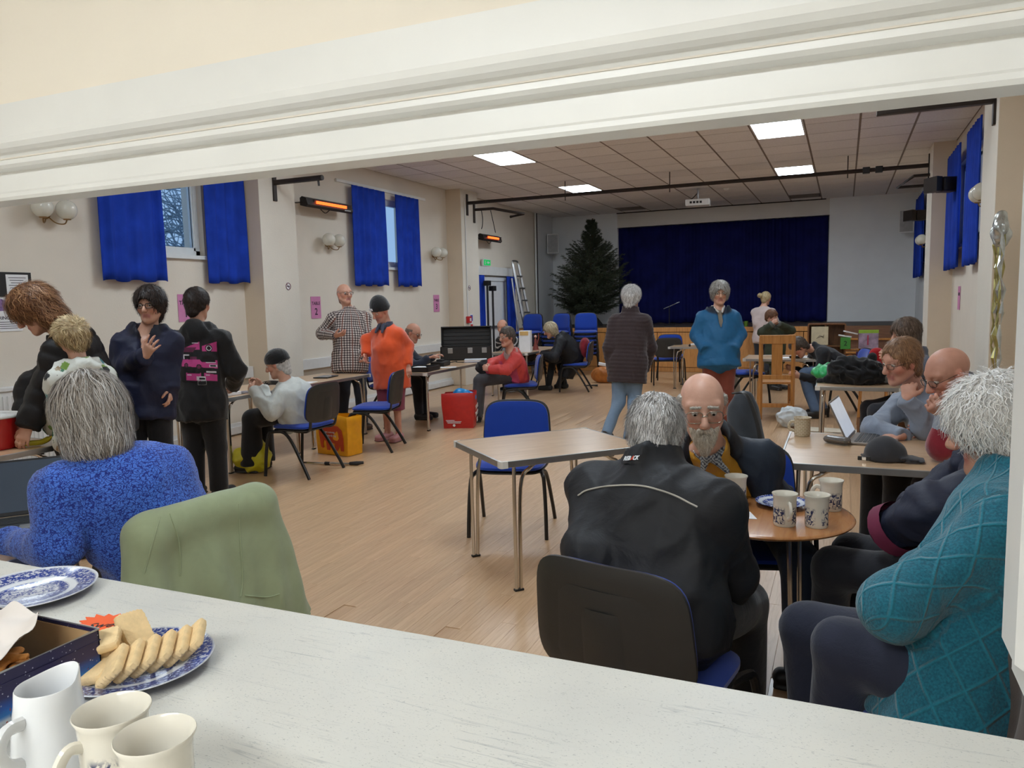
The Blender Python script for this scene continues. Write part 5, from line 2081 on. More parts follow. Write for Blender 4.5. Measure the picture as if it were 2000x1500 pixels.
p.stand(.12).body()
p.top(rgb(120, 110, 108), .028, .12, tcx.m, 'checked_shirt', wr=.006, seed=101, suv=True, slack=1.06, sleeve=1.15, collar=.05, collar_r=.07)
p.trousers(rgb(38, 42, 52), .026)
p.shoes(rgb(78, 60, 52), L=.23)
p.hair([rgb(176, 146, 132), rgb(184, 158, 146)], 300, .006, .002, .0008, -.07, -.03, .12, .985, seed=3, lift=.002, bald=(-.03, .04, -.25), rough=.0006)
p.specs(M_GLASSFRAME_D, w=.026, h=.016, r=.002)
done(p)

# ------------------------------------------------------------------ woman in orange
p = Person('woman in bright orange jumper and black knitted hat looking down', 8.35, 262, (743, 608, -.02), (250, 26), (757, 637, .03), (763, 716, .05), girth=1.18, belly=1.35, shw=.90, near=1, skin=rgb(206, 150, 128))
p.arms(1, (797, 676, .05), (797, 712, -.05), hd=(797, 728, -.08), curl=.5, n=(0, .3, -.9)).arms(-1, (716, 665, .12), (714, 692, .02))
p.stand(.08).body()
p.top(rgb(222, 84, 36), .030, .24, M_KNIT, 'jumper', wr=.006, seed=111, slack=1.06, sleeve=1.15, hemr=1.04)
Sc = Sdf()
Sc.cap(p.N - p.t * .03 + p.fr * .02, p.N + p.t * .05 + p.fr * .02, .084, .072, k=.01, flat=1)
Sc.cap(p.N + p.t * .02 + p.fr * .03, p.N + p.t * .12 + p.fr * .03, .062, k=.005, op=-1)
for s_ in (-1, 1):
    Sc.cap(p.N + p.fr * .10 + p.l * s_ * .03 + p.t * .01, p.N + p.fr * .150 + p.l * s_ * .045 - p.t * .065, .022, .014, k=.01)
V, Q = Sc.mesh(.008)
p.obj('shirt_collar', V, Q, M_CLOTH, np.tile(np.array(rgb(62, 66, 84)), (len(V), 1)))
p.trousers(rgb(134, 62, 82), .040, name='culottes', end=.28, calf=1.25)
p.shoes(rgb(188, 130, 130), rgb(150, 96, 98), L=.19, name='sandal', high=-.06)
p.beanie(rgb(24, 24, 26), .03)
bq = p.H
lb = MB().bbox(-.028, .028, -.004, .004, -.012, .012, .002)
R4 = Matrix((bq.l, bq.f, bq.u)).transposed().to_4x4(); R4.translation = bq(.108, .0, .072)
lb.xform(R4).build('hat_badge', M_BADGEW, p.root)
done(p)

# ------------------------------------------------------------------ bald man in navy at the wall table
p = Person('bald man in glasses and navy sweatshirt working at the long table', 9.95, 8, (807, 650, -.05), (5, 24), (797, 680, .0), ('w', -5.52, 8.55, .58), girth=1.12, belly=1.15, near=0, skin=rgb(202, 150, 126))
p.arms(-1, (815, 716, -.35), (836, 700, -.30), hd=(850, 694, -.30), curl=.6, n=(0, 0, -1)).arms(1, (822, 708, .1), (845, 698, .0), hd=(858, 692, .0), curl=.6, n=(0, 0, -1))
p.sit(.43).body()
p.top(rgb(34, 40, 56), .028, .08, M_CLOTH, 'sweatshirt', wr=.006, seed=121, slack=1.05)
p.trousers(rgb(28, 28, 32), .022)
p.shoes(rgb(30, 27, 26), high=.10)
p.hair([rgb(140, 116, 104), rgb(152, 130, 118)], 260, .008, .002, .0012, -.07, -.03, .12, .99, seed=3, lift=.002, bald=(-.03, .045, -.25), rough=.0006)
p.specs(M_GLASSFRAME_D, w=.025, h=.015, r=.0018)
done(p)

# ------------------------------------------------------------------ woman in the coral jacket
p = Person('woman in glasses and coral jacket seated with a black bag on her lap', 9.55, 222, (990, 658, -.05), (248, 4), (998, 690, .0), ('w', -3.86, 8.93, .58), girth=1.06, belly=1.1, near=1, skin=rgb(206, 156, 134))
p.arms(1, (988, 722, -.25), (958, 722, -.18), hd=(946, 718, -.15), curl=.8).arms(-1, (960, 710, .12), (955, 722, -.02), hd=(945, 716, -.1), curl=.8)
p.legs(1, ('w', -4.22, 8.60, .52), ('w', -4.24, 8.52, .085), (-.7, -.7, 0)).legs(-1, ('w', -4.30, 8.80, .52), ('w', -4.32, 8.72, .085), (-.7, -.7, 0)).body()


def coral(V, N, C_, s):
    L = (V - s.N)
    fr = N @ s.fr
    m = (fr > .25) & (L @ s.t < -.10) & (L @ s.t > -.38) & (np.abs(L @ s.l) < .13)
    C_[m] = np.array(rgb(196, 78, 112))
    return C_


p.top(rgb(212, 76, 72), .032, .08, M_SHELLCLOTH, 'jacket', wr=.007, seed=131, slack=1.08, sleeve=1.15, hood=.95, hoodcol=rgb(206, 84, 78), colfn=coral, collar=.05, collar_r=.075, collar_col=rgb(178, 160, 156), res=.012)
p.trousers(rgb(74, 74, 78), .028, calf=1.3)
p.shoes(rgb(36, 36, 40))
p.hair([rgb(84, 74, 68), rgb(104, 94, 88), rgb(130, 122, 116)], 900, .05, .0036, .012, -.06, -.03, .062, 1.0, seed=23)
p.specs(M_GLASSFRAME_M, w=.026, h=.017, r=.0018)
done(p)

# ------------------------------------------------------------------ striped top, half hidden
p = Person('man in black and white striped top half hidden behind the woman in coral', 12.6, 255, (981, 639, .0), (270, 15), (985, 662, .0), ('w', -5.05, 12.15, .58), near=0, skin=rgb(208, 152, 126))
p.hang(1).hang(-1)
p.sit(.42).body()
p.top(rgb(30, 30, 34), .022, .06, M_CLOTH, 'striped_top', wr=.004, seed=141, res=.010,
      colfn=lambda V, N, C_, s: np.where((np.sin((V @ s.t) * 120) > .62)[:, None], np.array(rgb(196, 196, 198)), C_))
p.trousers(rgb(54, 48, 40), .03)
p.shoes(rgb(22, 22, 24), rgb(206, 206, 206))
p.hair([rgb(140, 116, 98), rgb(160, 138, 120)], 240, .012, .003, .005, -.07, -.03, .11, 1.0, seed=3, lift=.002, bald=(-.03, .06, -.2), rough=.0006)
done(p)

# ------------------------------------------------------------------ woman in long black coat
p = Person('woman with streaked blond bob in a long black hooded coat, back to us', 12.55, 188, (1075, 645, .0), (196, 22), (1093, 659, .0), ('w', -4.16, 12.06, .60), girth=1.15, belly=1.1, shw=1.05, near=0)
p.arms(1, (1082, 698, -.35), (1058, 692, -.2), hd=(1046, 688, -.15), curl=.6).arms(-1, (1075, 700, .2), (1055, 690, .3), hd=(1045, 686, .3), curl=.6)
p.legs(1, ('w', -4.50, 12.0, .50), ('w', -4.58, 12.0, .085)).legs(-1, ('w', -4.48, 12.25, .50), ('w', -4.40, 12.3, .085)).body()


def drape(S, q):
    S.cap(q.P - q.z * .02 - q.f * .02, q.P - q.z * .36 + q.f * .12, (.20, .16), (.24, .12), S=q.l, k=.06, flat=1, c=rgb(26, 27, 32))
    S.cap(q.P - q.z * .10 + q.f * .03, q.P - q.z * .50 + q.f * .26, (.16, .09), (.10, .04), S=q.l, k=.06, c=rgb(26, 27, 32))


p.top(rgb(26, 27, 32), .045, .05, M_SHELLCLOTH, 'long_coat', wr=.008, seed=151, slack=1.1, sleeve=1.2, hood=1.3, extra=drape, quilt=.20, qamp=.006)
p.trousers(rgb(22, 22, 25), .016)
p.shoes(rgb(40, 38, 38), rgb(30, 30, 30))
p.hair([rgb(196, 180, 148), rgb(150, 130, 100), rgb(104, 86, 66), rgb(216, 204, 178)], 700, .08, .005, .020, -.09, -.06, .055, 1.0, seed=25, lift=.006)
done(p)

# ------------------------------------------------------------------ woman in brown quilted jacket
p = Person('white haired woman in brown quilted jacket and jeans standing with her back to us', 8.4, 92, (1234, 581, .0), (78, 2), (1231, 612, .0), (1226, 712, .0), girth=1.14, belly=1.12, shw=.98, near=1, hk=1.02)
p.arms(1, (1190, 680, .02), (1196, 725, .12)).arms(-1, (1270, 678, .05), (1258, 722, .16))
a1 = Gz(1184, 862); a2 = Gz(1228, 872)
p.legs(1, (1208, 785, .0), ('w', a1[0], a1[1], .085)).legs(-1, (1240, 785, .0), ('w', a2[0], a2[1], .085)).body()
p.top(rgb(62, 50, 52), .038, .20, M_CLOTH, 'quilted_jacket', wr=.003, quilt=.042, qamp=.0065, seed=161, slack=1.06, sleeve=1.2, collar=.075, collar_r=.085, res=.010)
p.trousers(rgb(122, 142, 164), .022, M_DENIM)
p.shoes(rgb(60, 54, 52))
p.hair([rgb(206, 203, 200), rgb(226, 224, 222), rgb(170, 166, 164), rgb(240, 239, 238)], 2000, .05, .0038, .022, -.07, -.03, .055, 1.02, seed=27, lift=.009, curl=.35)
done(p)

# ------------------------------------------------------------------ woman in teal blue coat
p = Person('silver haired woman in teal blue coat and rust trousers facing us', 8.25, 292, (1406, 573, .0), (284, 6), (1402, 606, .03), (1404, 702, .0), girth=1.10, belly=1.1, shw=.96, near=1)
p.arms(-1, (1362, 655, .08), (1378, 682, -.10), hand=None).arms(1, (1443, 652, .05), (1432, 682, -.14), hand=None)
p.stand(.09).body()
p.top(rgb(36, 100, 146), .045, .08, M_SHELLCLOTH, 'coat', wr=.005, quilt=.20, qamp=.006, seed=171, slack=1.08, sleeve=1.25, collar=.04, collar_r=.115, collar_col=rgb(30, 40, 56), extra=open_front(.062, .006, .15, .38), hemr=1.06)
p.top(rgb(146, 136, 122), .012, .02, M_KNIT, 'jumper', seed=172, short=1)
Sc = Sdf()
for s_ in (-1, 1):
    Sc.cap(p.N + p.fr * .01 + p.l * s_ * .062 + p.t * .040, p.N + p.fr * .110 + p.l * s_ * .022 - p.t * .035, .016, .010, k=.01)
V, Q = Sc.mesh(.008)
p.obj('shirt_collar', V, Q, M_CLOTH, np.tile(np.array(rgb(222, 220, 216)), (len(V), 1)))
p.trousers(rgb(128, 62, 46), .024)
p.shoes(rgb(60, 46, 40))
p.hair([rgb(176, 172, 166), rgb(206, 203, 198), rgb(140, 134, 128), rgb(112, 106, 100)], 1700, .06, .0038, .022, -.06, -.045, .055, 1.03, seed=28, lift=.008)
p.specs(M_GLASSFRAME_M, w=.026, h=.015, r=.0018)
done(p)

# ------------------------------------------------------------------ woman with blond bun at the stage
p = Person('blond woman with hair in a bun and pale pink sweater at the stage', 14.6, 80, (1496, 583, .0), (60, 8), (1491, 600, .0), (1490, 660, .0), girth=1.05, near=0, skin=SKIN_P)
p.arms(1, (1476, 632, .0), (1484, 655, .2)).arms(-1, (1514, 625, .05), (1522, 645, .2))
p.stand(.09).body()
p.top(rgb(206, 188, 184), .028, .10, M_KNIT, 'sweater', wr=.005, seed=181, slack=1.05)
p.trousers(rgb(50, 52, 60), .02)
p.shoes(rgb(40, 38, 38))
p.hair(BLOND_H, 500, .05, .004, .012, -.05, -.02, .06, 1.0, seed=29, extra=lambda S, H: (S.ell(H(-.160, .03, .040), (.046, .042, .046), H.l, H.u, k=.02)))
done(p)

# ------------------------------------------------------------------ child in olive coat
p = Person('red haired child in olive green hooded coat resting head on arm', 12.2, 330, (1507, 619, .0), (340, 20), (1516, 640, .0), (1514, 690, .02), girth=1.1, belly=1.1, shw=1.0, k=.82, near=0, hk=.92, skin=SKIN_P, old=0)
p.arms(-1, (1488, 648, -.1), (1508, 632, -.18), curl=.9).arms(1, (1545, 645, .0), (1520, 632, -.1), curl=.9)
p.stand(.08).body()
p.top(rgb(56, 62, 46), .040, .16, M_SHELLCLOTH, 'hooded_coat', wr=.007, seed=191, slack=1.1, hood=1.3, hoodcol=rgb(122, 124, 120), cuff=rgb(122, 124, 120), sleeve=1.3)
p.trousers(rgb(52, 60, 48), .02)
p.shoes(rgb(40, 38, 38))
p.hair([rgb(122, 82, 58), rgb(146, 102, 74), rgb(96, 64, 46)], 500, .04, .004, .012, -.05, -.02, .055, 1.0, seed=30)
done(p)

# ------------------------------------------------------------------ man in jeans bent over the far table
p = Person('man in black jumper and jeans bent low over the far table', 9.55, 198, (1560, 678, -.05), (200, 52), (1588, 680, .0), ('w', -.02, 10.32, .60), girth=1.0, near=1)
p.arms(1, (1600, 742, -.2), (1563, 735, -.15), curl=.6).arms(-1, (1575, 730, .25), (1552, 722, .25), curl=.5)
p.legs(1, ('w', -.44, 10.10, .52), ('w', -.30, 9.92, .085)).legs(-1, ('w', -.42, 10.30, .52), ('w', -.22, 10.25, .085)).body()
p.top(rgb(30, 31, 36), .026, .06, M_CLOTH, 'jumper', wr=.006, seed=201, slack=1.04, collar=.05, collar_r=.072)
p.trousers(rgb(92, 112, 140), .022, M_DENIM)
p.shoes(rgb(40, 37, 36), L=.22)
p.hair([rgb(82, 70, 60), rgb(104, 92, 82), rgb(62, 52, 46)], 800, .03, .003, .011, -.065, -.03, .07, 1.0, seed=31)
done(p)

# ------------------------------------------------------------------ brown haired person behind the grey shirt
p = Person('brown haired person in grey seated at the back table, facing left', 6.5, 195, (1768, 652, .0), (200, 10), (1790, 690, .0), ('w', .66, 7.35, .58), girth=1.0, near=1)
p.arms(1, (1775, 740, -.2), (1745, 702, -.15), hd=(1722, 692, -.12), curl=.9).arms(-1, (1755, 730, .2), (1738, 700, .1), hd=(1722, 690, .05), curl=.9)
p.sit(.43).body()
p.top(rgb(96, 102, 116), .028, .08, M_CLOTH, 'jacket', wr=.006, seed=211, collar=.05, collar_r=.08)
p.trousers(rgb(40, 42, 50), .02)
p.shoes(rgb(40, 38, 38))
p.hair([rgb(102, 84, 72), rgb(126, 108, 94), rgb(80, 64, 54)], 1300, .07, .004, .022, -.085, -.05, .055, 1.02, seed=33, lift=.007)
done(p)
# ================================================================ counter and what stands on it
t = NT('speckled_worktop')
co = t.coords('Object', (1, 1, 1), (0, 0, .03))
fl1 = t.noise(t.coords('Object', (1, 2.2, 1)), 240, 3, .6)
streak = t.noise(t.coords('Object', (.5, 9, 1), (0, 0, .02)), 2.2, 5, .6, .5)
cl = t.noise(co, 5, 3)
b1 = t.ramp(cl, [(.3, rgb(207, 205, 197)), (.7, rgb(217, 214, 204))])
smask = t.ramp(t.noise(co, 9, 4), [(.45, (0, 0, 0)), (.65, (1, 1, 1))])
b2 = t.mix(t.mix(1.0, t.ramp(streak, [(.490, (0, 0, 0)), (.50, (.6, .6, .6)), (.510, (0, 0, 0))]), smask, 'MULTIPLY'), b1, rgb(150, 152, 152))
b3 = t.mix(t.ramp(fl1, [(.62, (0, 0, 0)), (.68, (.8, .8, .8))]), b2, rgb(160, 160, 156))
fl2 = t.noise(t.coords('Object', (1, 2.5, 1)), 110, 2, .5)
b4 = t.mix(t.ramp(fl2, [(.70, (0, 0, 0)), (.73, (.6, .6, .6))]), b3, rgb(134, 132, 128))
t.base(b4); t.set(Roughness=.42)
t.bump(fl1, .05, .002)
ct = empty('serving_counter', (-.7, .75, 0))
tag(ct, 'pale speckled kitchen serving counter along the hatch', 'counter')
MB().bbox(-1.9, 1.5, -.55, .385, .872, .91, .006).build('worktop', t.m, ct)
MB().box(-1.85, 1.45, -.5, .20, .08, .872).build('cabinet_body', M_WHITE, ct)
CZ = .91

# --- china
t = NT('willow_pattern_plate')
tc = t.n('ShaderNodeTexCoord'); sp3 = t.n('ShaderNodeSeparateXYZ'); t.l(tc.outputs['Object'], sp3.inputs[0])
rad = t.math('SQRT', t.math('ADD', t.math('MULTIPLY', sp3.outputs[0], sp3.outputs[0]), t.math('MULTIPLY', sp3.outputs[1], sp3.outputs[1])))
nz1 = t.noise(tc.outputs['Object'], 85, 4, .65, 1.5)
nz2 = t.noise(tc.outputs['Object'], 150, 3, .6, .5)
rim = t.ramp(rad, [(.0, (1, 1, 1)), (.068, (1, 1, 1)), (.070, (0, 0, 0)), (.084, (0, 0, 0)), (.086, (1, 1, 1)), (.1185, (1, 1, 1)), (.1215, (.0, .0, .0))], 'LINEAR')
pat = t.ramp(nz1, [(.40, (1, 1, 1)), (.53, (.15, .15, .15))])
pat2 = t.ramp(nz2, [(.50, (1, 1, 1)), (.60, (.2, .2, .2))])
inner = t.ramp(rad, [(.048, (0, 0, 0)), (.052, (1, 1, 1))])
pf = t.mix(inner, pat, pat2)
fac = t.mix(1.0, pf, rim, 'MULTIPLY')
ring = t.ramp(rad, [(.055, (0, 0, 0)), (.057, (1, 1, 1)), (.060, (1, 1, 1)), (.062, (0, 0, 0))])
fac2 = t.mix(1.0, fac, ring, 'LIGHTEN')
t.base(t.mix(fac2, rgb(222, 226, 232), rgb(44, 66, 142))); t.set(Roughness=.15)
M_WILLOW = t.m


def plate(x, y, z, r, label, grp):
    e = empty('plate', (x, y, z))
    tag(e, label, 'plate', grp)
    k = r / .125
    m = MB().lathe([(0, .004), (.075 * k, .004), (.082 * k, .006), (.088 * k, .010), (.120 * k, .0165), (.125 * k, .019), (.1245 * k, .021), (.119 * k, .0185), (.087 * k, .0125), (.080 * k, .0085), (0, .0075)], 56)
    o = m.build('dish', M_WILLOW, e, True, 60)
    MB().lathe([(.052 * k, 0), (.060 * k, 0), (.062 * k, .0045), (.050 * k, .0045)], 40).build('foot_ring', M_WHITE, e, True)
    return e


plate(-1.552, 1.003, CZ, .125, 'empty blue and white willow pattern plate on the counter behind the tin', 'willow pattern china')
plate(-1.060, .845, CZ, .122, 'blue and white plate heaped with shortcake biscuits on the counter', 'willow pattern china')
plate(-.205, 3.008, TZ + .001, .095, 'small blue and white plate on the round table', 'willow pattern china')


def mug_mat(name, dark=(44, 56, 96)):
    t = NT(name)
    tc = t.n('ShaderNodeTexCoord'); s3 = t.n('ShaderNodeSeparateXYZ'); t.l(tc.outputs['Object'], s3.inputs[0])
    n1 = t.noise(tc.outputs['Object'], 58, 4, .6, 1.6)
    band = t.ramp(s3.outputs[2], [(.008, (0, 0, 0)), (.010, (1, 1, 1)), (.062, (1, 1, 1)), (.072, (0, 0, 0))])
    ang = t.math('ABSOLUTE', s3.outputs[1])
    side = t.ramp(ang, [(.010, (0, 0, 0)), (.014, (1, 1, 1))])
    f = t.mix(1.0, t.mix(1.0, t.ramp(n1, [(.44, (1, 1, 1)), (.54, (0, 0, 0))]), band, 'MULTIPLY'), side, 'MULTIPLY')
    t.base(t.mix(f, rgb(222, 216, 202), rgb(*dark)))
    t.set(Roughness=.18)
    return t.m


M_MUG = mug_mat('willow_mug_glaze')


def mug(x, y, z, hdir, label, mat, grp='mugs', k=1.0, r=.043, h=.112):
    e = empty('mug', (x, y, z), math.radians(hdir))
    tag(e, label, 'mug', grp)
    m = MB().lathe([(0, .0), (r * .84, .0), (r * .88, .004), (r * .90, .01), (r * .90, h * .80), (r * .93, h * .92), (r * 1.03, h), (r * 1.01, h + .0015), (r * .98, h),
                    (r * .86, h * .90), (r * .82, h * .8), (r * .82, .008), (0, .006)], 40)
    m.build('cup', mat, e, True, 60)
    MB().tube(bez([(r * .86, 0, h * .74), (r * 1.22, 0, h * .77), (r * 1.52, 0, h * .60), (r * 1.42, 0, h * .38), (r * 1.0, 0, h * .28), (r * .86, 0, h * .27)], 5), .0058, 8, True, 1.35).build('handle', mat, e, True)
    return e


mug(-.800, .600, CZ, 258, 'white mug on the counter beside the milk jug', M_MUG, 'mugs on the counter')
mug(-.706, .580, CZ, 250, 'white mug nearest the camera at the front of the counter', M_MUG, 'mugs on the counter')
mug(-.369, 2.98, TZ + .001, 190, 'willow mug beside the folded paper near the bearded man', M_MUG, 'mugs on the round table')
mug(-.176, 2.759, TZ + .001, 292, 'willow mug with its handle towards us, before the small plate', M_MUG, 'mugs on the round table')
mug(-.072, 2.776, TZ + .001, 100, 'willow mug showing its landscape picture, nearest the table rim', M_MUG, 'mugs on the round table')
mug(-.030, 3.015, TZ + .001, 185, 'willow mug standing behind the other mugs on the round table', M_MUG, 'mugs on the round table')
tm = NT('beige_patterned_mug')
br = tm.n('ShaderNodeTexBrick'); br.inputs['Color1'].default_value = (*rgb(196, 180, 150), 1); br.inputs['Color2'].default_value = (*rgb(182, 166, 138), 1)
br.inputs['Mortar'].default_value = (*rgb(222, 212, 190), 1); br.inputs['Scale'].default_value = 26; br.inputs['Mortar Size'].default_value = .03
tm.l(tm.coords('Object', (1, 1, 1), (PI / 2, 0, 0)), br.inputs[0]); tm.base(br.outputs[0]); tm.set(Roughness=.25)
mug(-.205, 4.60, TZ + .001, 190, 'beige patterned mug on the laptop table corner', tm.m, 'other mugs', r=.048, h=.105)
mug(.46, 7.95, TZ + .001, 330, 'white cup on the far clothes table', M_WHITE, 'other mugs', r=.045, h=.075)

# jug
M_PORC = plain('white_porcelain', rgb(226, 227, 228), .12, var=.01)
e = empty('milk_jug', (-.935, .612, CZ), math.radians(280))
tag(e, 'plain white porcelain milk jug with pouring lip on the counter', 'jug')
prof = [(0, 0), (.042, 0), (.046, .004), (.0465, .02), (.043, .06), (.038, .095), (.0365, .112), (.0355, .1135), (.0345, .112), (.036, .09), (.041, .05), (.043, .012), (0, .008)]
m = MB().lathe(prof, 40)
m.v = [(x, y, z + (max(0, -x - .018) * .9 * max(0, (z - .085)) / .03 if z > .085 else 0)) if False else
       ((x * (1 + .38 * max(0, (z - .08) / .034) * max(0, -x / .038) ** 3)), y * (1 - .12 * max(0, (z - .08) / .034) * max(0, -x / .038)), z + .010 * max(0, (z - .08) / .034) * max(0, -x / .038) ** 2) for x, y, z in m.v]
m.build('body', M_PORC, e, True, 60)
MB().tube(bez([(.040, 0, .082), (.062, 0, .084), (.074, 0, .066), (.066, 0, .042), (.045, 0, .030)], 5), .0062, 8, True, 1.5).build('handle', M_PORC, e, True)
# bowl
e = empty('sugar_bowl', (-1.052, .548, CZ))
tag(e, 'white flowered china sugar bowl at the left edge of the counter', 'bowl')
t = NT('flowered_china'); n1 = t.noise(t.coords(), 60, 3, .6, 1.5)
t.base(t.mix(t.ramp(n1, [(.66, (0, 0, 0)), (.70, (1, 1, 1))]), rgb(226, 226, 224), rgb(150, 136, 128))); t.set(Roughness=.15)
MB().lathe([(0, .0), (.026, 0), (.027, .006), (.034, .014), (.047, .036), (.055, .066), (.0555, .068), (.053, .066), (.045, .038), (.031, .017), (0, .012)], 40).build('bowl_body', t.m, e, True, 60)
MB().lathe([(0, .034), (.038, .033), (.041, .030)], 24).build('sugar', M_WHITE, e, True)

# biscuit tin
TX0, TX1, TY0, TY1, TH = -1.36, -1.078, .628, .797, .088
e = empty('biscuit_tin', ((TX0 + TX1) / 2, (TY0 + TY1) / 2, CZ))
tag(e, 'open dark blue christmas biscuit tin lined with paper', 'tin')
t = NT('christmas_tin_print')
tc = t.n('ShaderNodeTexCoord'); s3 = t.n('ShaderNodeSeparateXYZ'); t.l(tc.outputs['Object'], s3.inputs[0])
hz = t.math('ADD', s3.outputs[2], t.math('MULTIPLY', t.noise(tc.outputs['Object'], 16, 2), .012))
sky_ = t.ramp(hz, [(.012, rgb(196, 206, 220)), (.026, rgb(206, 216, 228)), (.028, rgb(40, 130, 206)), (.040, rgb(24, 84, 168)), (.055, rgb(44, 40, 84)), (.085, rgb(38, 34, 72))])
vs_ = t.n('ShaderNodeTexVoronoi'); vs_.inputs['Scale'].default_value = 120; t.l(tc.outputs['Object'], vs_.inputs['Vector'])
stars = t.ramp(vs_.outputs['Distance'], [(.10, (.8, .8, .8)), (.16, (0, 0, 0))])
up_ = t.ramp(s3.outputs[2], [(.036, (0, 0, 0)), (.042, (1, 1, 1))])
c1_ = t.mix(t.mix(1.0, stars, up_, 'MULTIPLY'), sky_, rgb(200, 200, 220))
n2_ = t.noise(tc.outputs['Object'], 95, 3, .6, 1.0)
bandp = t.ramp(s3.outputs[2], [(.008, (0, 0, 0)), (.010, (1, 1, 1)), (.034, (1, 1, 1)), (.038, (0, 0, 0))])
c2_ = t.mix(t.mix(1.0, t.ramp(n2_, [(.60, (0, 0, 0)), (.64, (1, 1, 1))]), bandp, 'MULTIPLY'), c1_, t.ramp(t.noise(tc.outputs['Object'], 50, 1), [(.45, rgb(60, 70, 60)), (.5, rgb(170, 60, 50)), (.56, rgb(40, 46, 60))], 'CONSTANT'))
t.base(c2_); t.set(Roughness=.3, Metallic=.15)
a, b = (TX1 - TX0) / 2, (TY1 - TY0) / 2
m = MB()
m.box(-a, a, -b, -b + .002, .0, TH).box(-a, a, b - .002, b, 0, TH).box(-a, -a + .002, -b, b, 0, TH).box(a - .002, a, -b, b, 0, TH).box(-a, a, -b, b, 0, .002)
m.build('tin_body', t.m, e)
r_ = MB().tube([(-a, -b, TH), (a, -b, TH), (a, b, TH), (-a, b, TH), (-a, -b, TH)], .0018, 6, False)
r_.build('rolled_rim', M_ALU, e)
MB().tube([(-a - .0005, -b - .0005, TH - .018), (a + .0005, -b - .0005, TH - .018), (a + .0005, b + .0005, TH - .018), (-a - .0005, b + .0005, TH - .018), (-a - .0005, -b, TH - .018)], .0012, 6, False).build('bead_line', t.m, e)
MB().box(-a + .004, a - .004, b - .0045, b - .0025, .004, TH - .006).build('inner_lining', plain('card_lining', rgb(186, 150, 104), .8), e)
text_mesh('lettering', "TS", .012, plain('tin_gold', rgb(206, 190, 110), .4), e, (a + .0012, -b + .04, .048), (PI / 2, 0, PI / 2), .0006)
# parchment in the tin: a curled sheet with a rounded outline
nu_, nv_ = 22, 18; V = []; 
for sd in (0, 1):
    for j in range(nv_ + 1):
        for i in range(nu_ + 1):
            u_, w_ = -1 + 2 * i / nu_, -1 + 2 * j / nv_
            l_ = (abs(u_) ** 3 + abs(w_) ** 3) ** (1 / 3) or 1; k_ = max(abs(u_), abs(w_)) / l_
            x_, y_ = u_ * k_ * .115, w_ * k_ * .068
            V.append((x_, y_, .030 + .42 * (x_ + .1) * .35 + .9 * max(0, y_) * .3 + .006 * math.sin(x_ * 60 + y_ * 30) + .004 * math.sin(y_ * 110 - x_ * 45) + (.0008 if sd else 0)))
W_ = nu_ + 1; O_ = W_ * (nv_ + 1); Q = []
for sd in (0, 1):
    for j in range(nv_):
        for i in range(nu_):
            q = (sd * O_ + j * W_ + i, sd * O_ + j * W_ + i + 1, sd * O_ + (j + 1) * W_ + i + 1, sd * O_ + (j + 1) * W_ + i)
            Q.append(q if sd else q[::-1])
o = meshobj('parchment_paper', V, Q, plain('parchment', rgb(222, 214, 208), .7, var=.02), None, True)
o.location = (-1.235, .722, CZ + .035); o.rotation_euler = (math.radians(14), 0, math.radians(-6))
tag(o, 'crumpled white parchment paper sticking out of the biscuit tin', 'paper')
# gingerbread figures
M_GINGER = plain('gingerbread', rgb(190, 124, 52), .75, var=.12, scale=60, bump=.3, bscale=150)
for i, (gx, gy, gz, ga, tilt, lab) in enumerate(((-1.150, .688, .068, 20, 8, 'gingerbread biscuit on top of the tin pile'), (-1.140, .705, .058, 70, -6, 'gingerbread biscuit leaning against the parchment in the tin'),
                                                 (-1.195, .690, .054, 100, 5, 'gingerbread biscuit lower in the tin near its long side'), (-1.215, .692, .066, 160, 6, 'gingerbread biscuit at the left of the tin pile'),
                                                 (-1.165, .700, .046, 10, 3, 'gingerbread biscuit at the bottom of the tin'))):
    S_ = Sdf()
    S_.ell((0, .036, 0), (.015, .004, .015), (1, 0, 0), (0, 1, 0), k=.006)
    S_.cap((0, .02, 0), (0, -.015, 0), (.016, .0042), (.014, .0042), S=(1, 0, 0), k=.006)
    for s_ in (-1, 1):
        S_.cap((s_ * .010, .015, 0), (s_ * .032, .022, 0), (.008, .004), (.0075, .004), S=(0, 1, 0), k=.006)
        S_.cap((s_ * .008, -.015, 0), (s_ * .018, -.044, 0), (.009, .004), (.0085, .004), S=(1, 0, 0), k=.006)
    V, Q = S_.mesh(.0028)
    o = meshobj('gingerbread_biscuit', V, Q, M_GINGER, None, True)
    o.location = (gx, gy, CZ + gz); o.rotation_euler = (math.radians(tilt), math.radians(8 - tilt), math.radians(ga))
    o.scale = (.85, .85, 1)
    tag(o, lab, 'biscuit', 'gingerbread in the tin')
# shortcake biscuits on the plate
M_SHORT = plain('shortcake', rgb(234, 204, 154), .8, var=.06, scale=70, bump=.25, bscale=220)


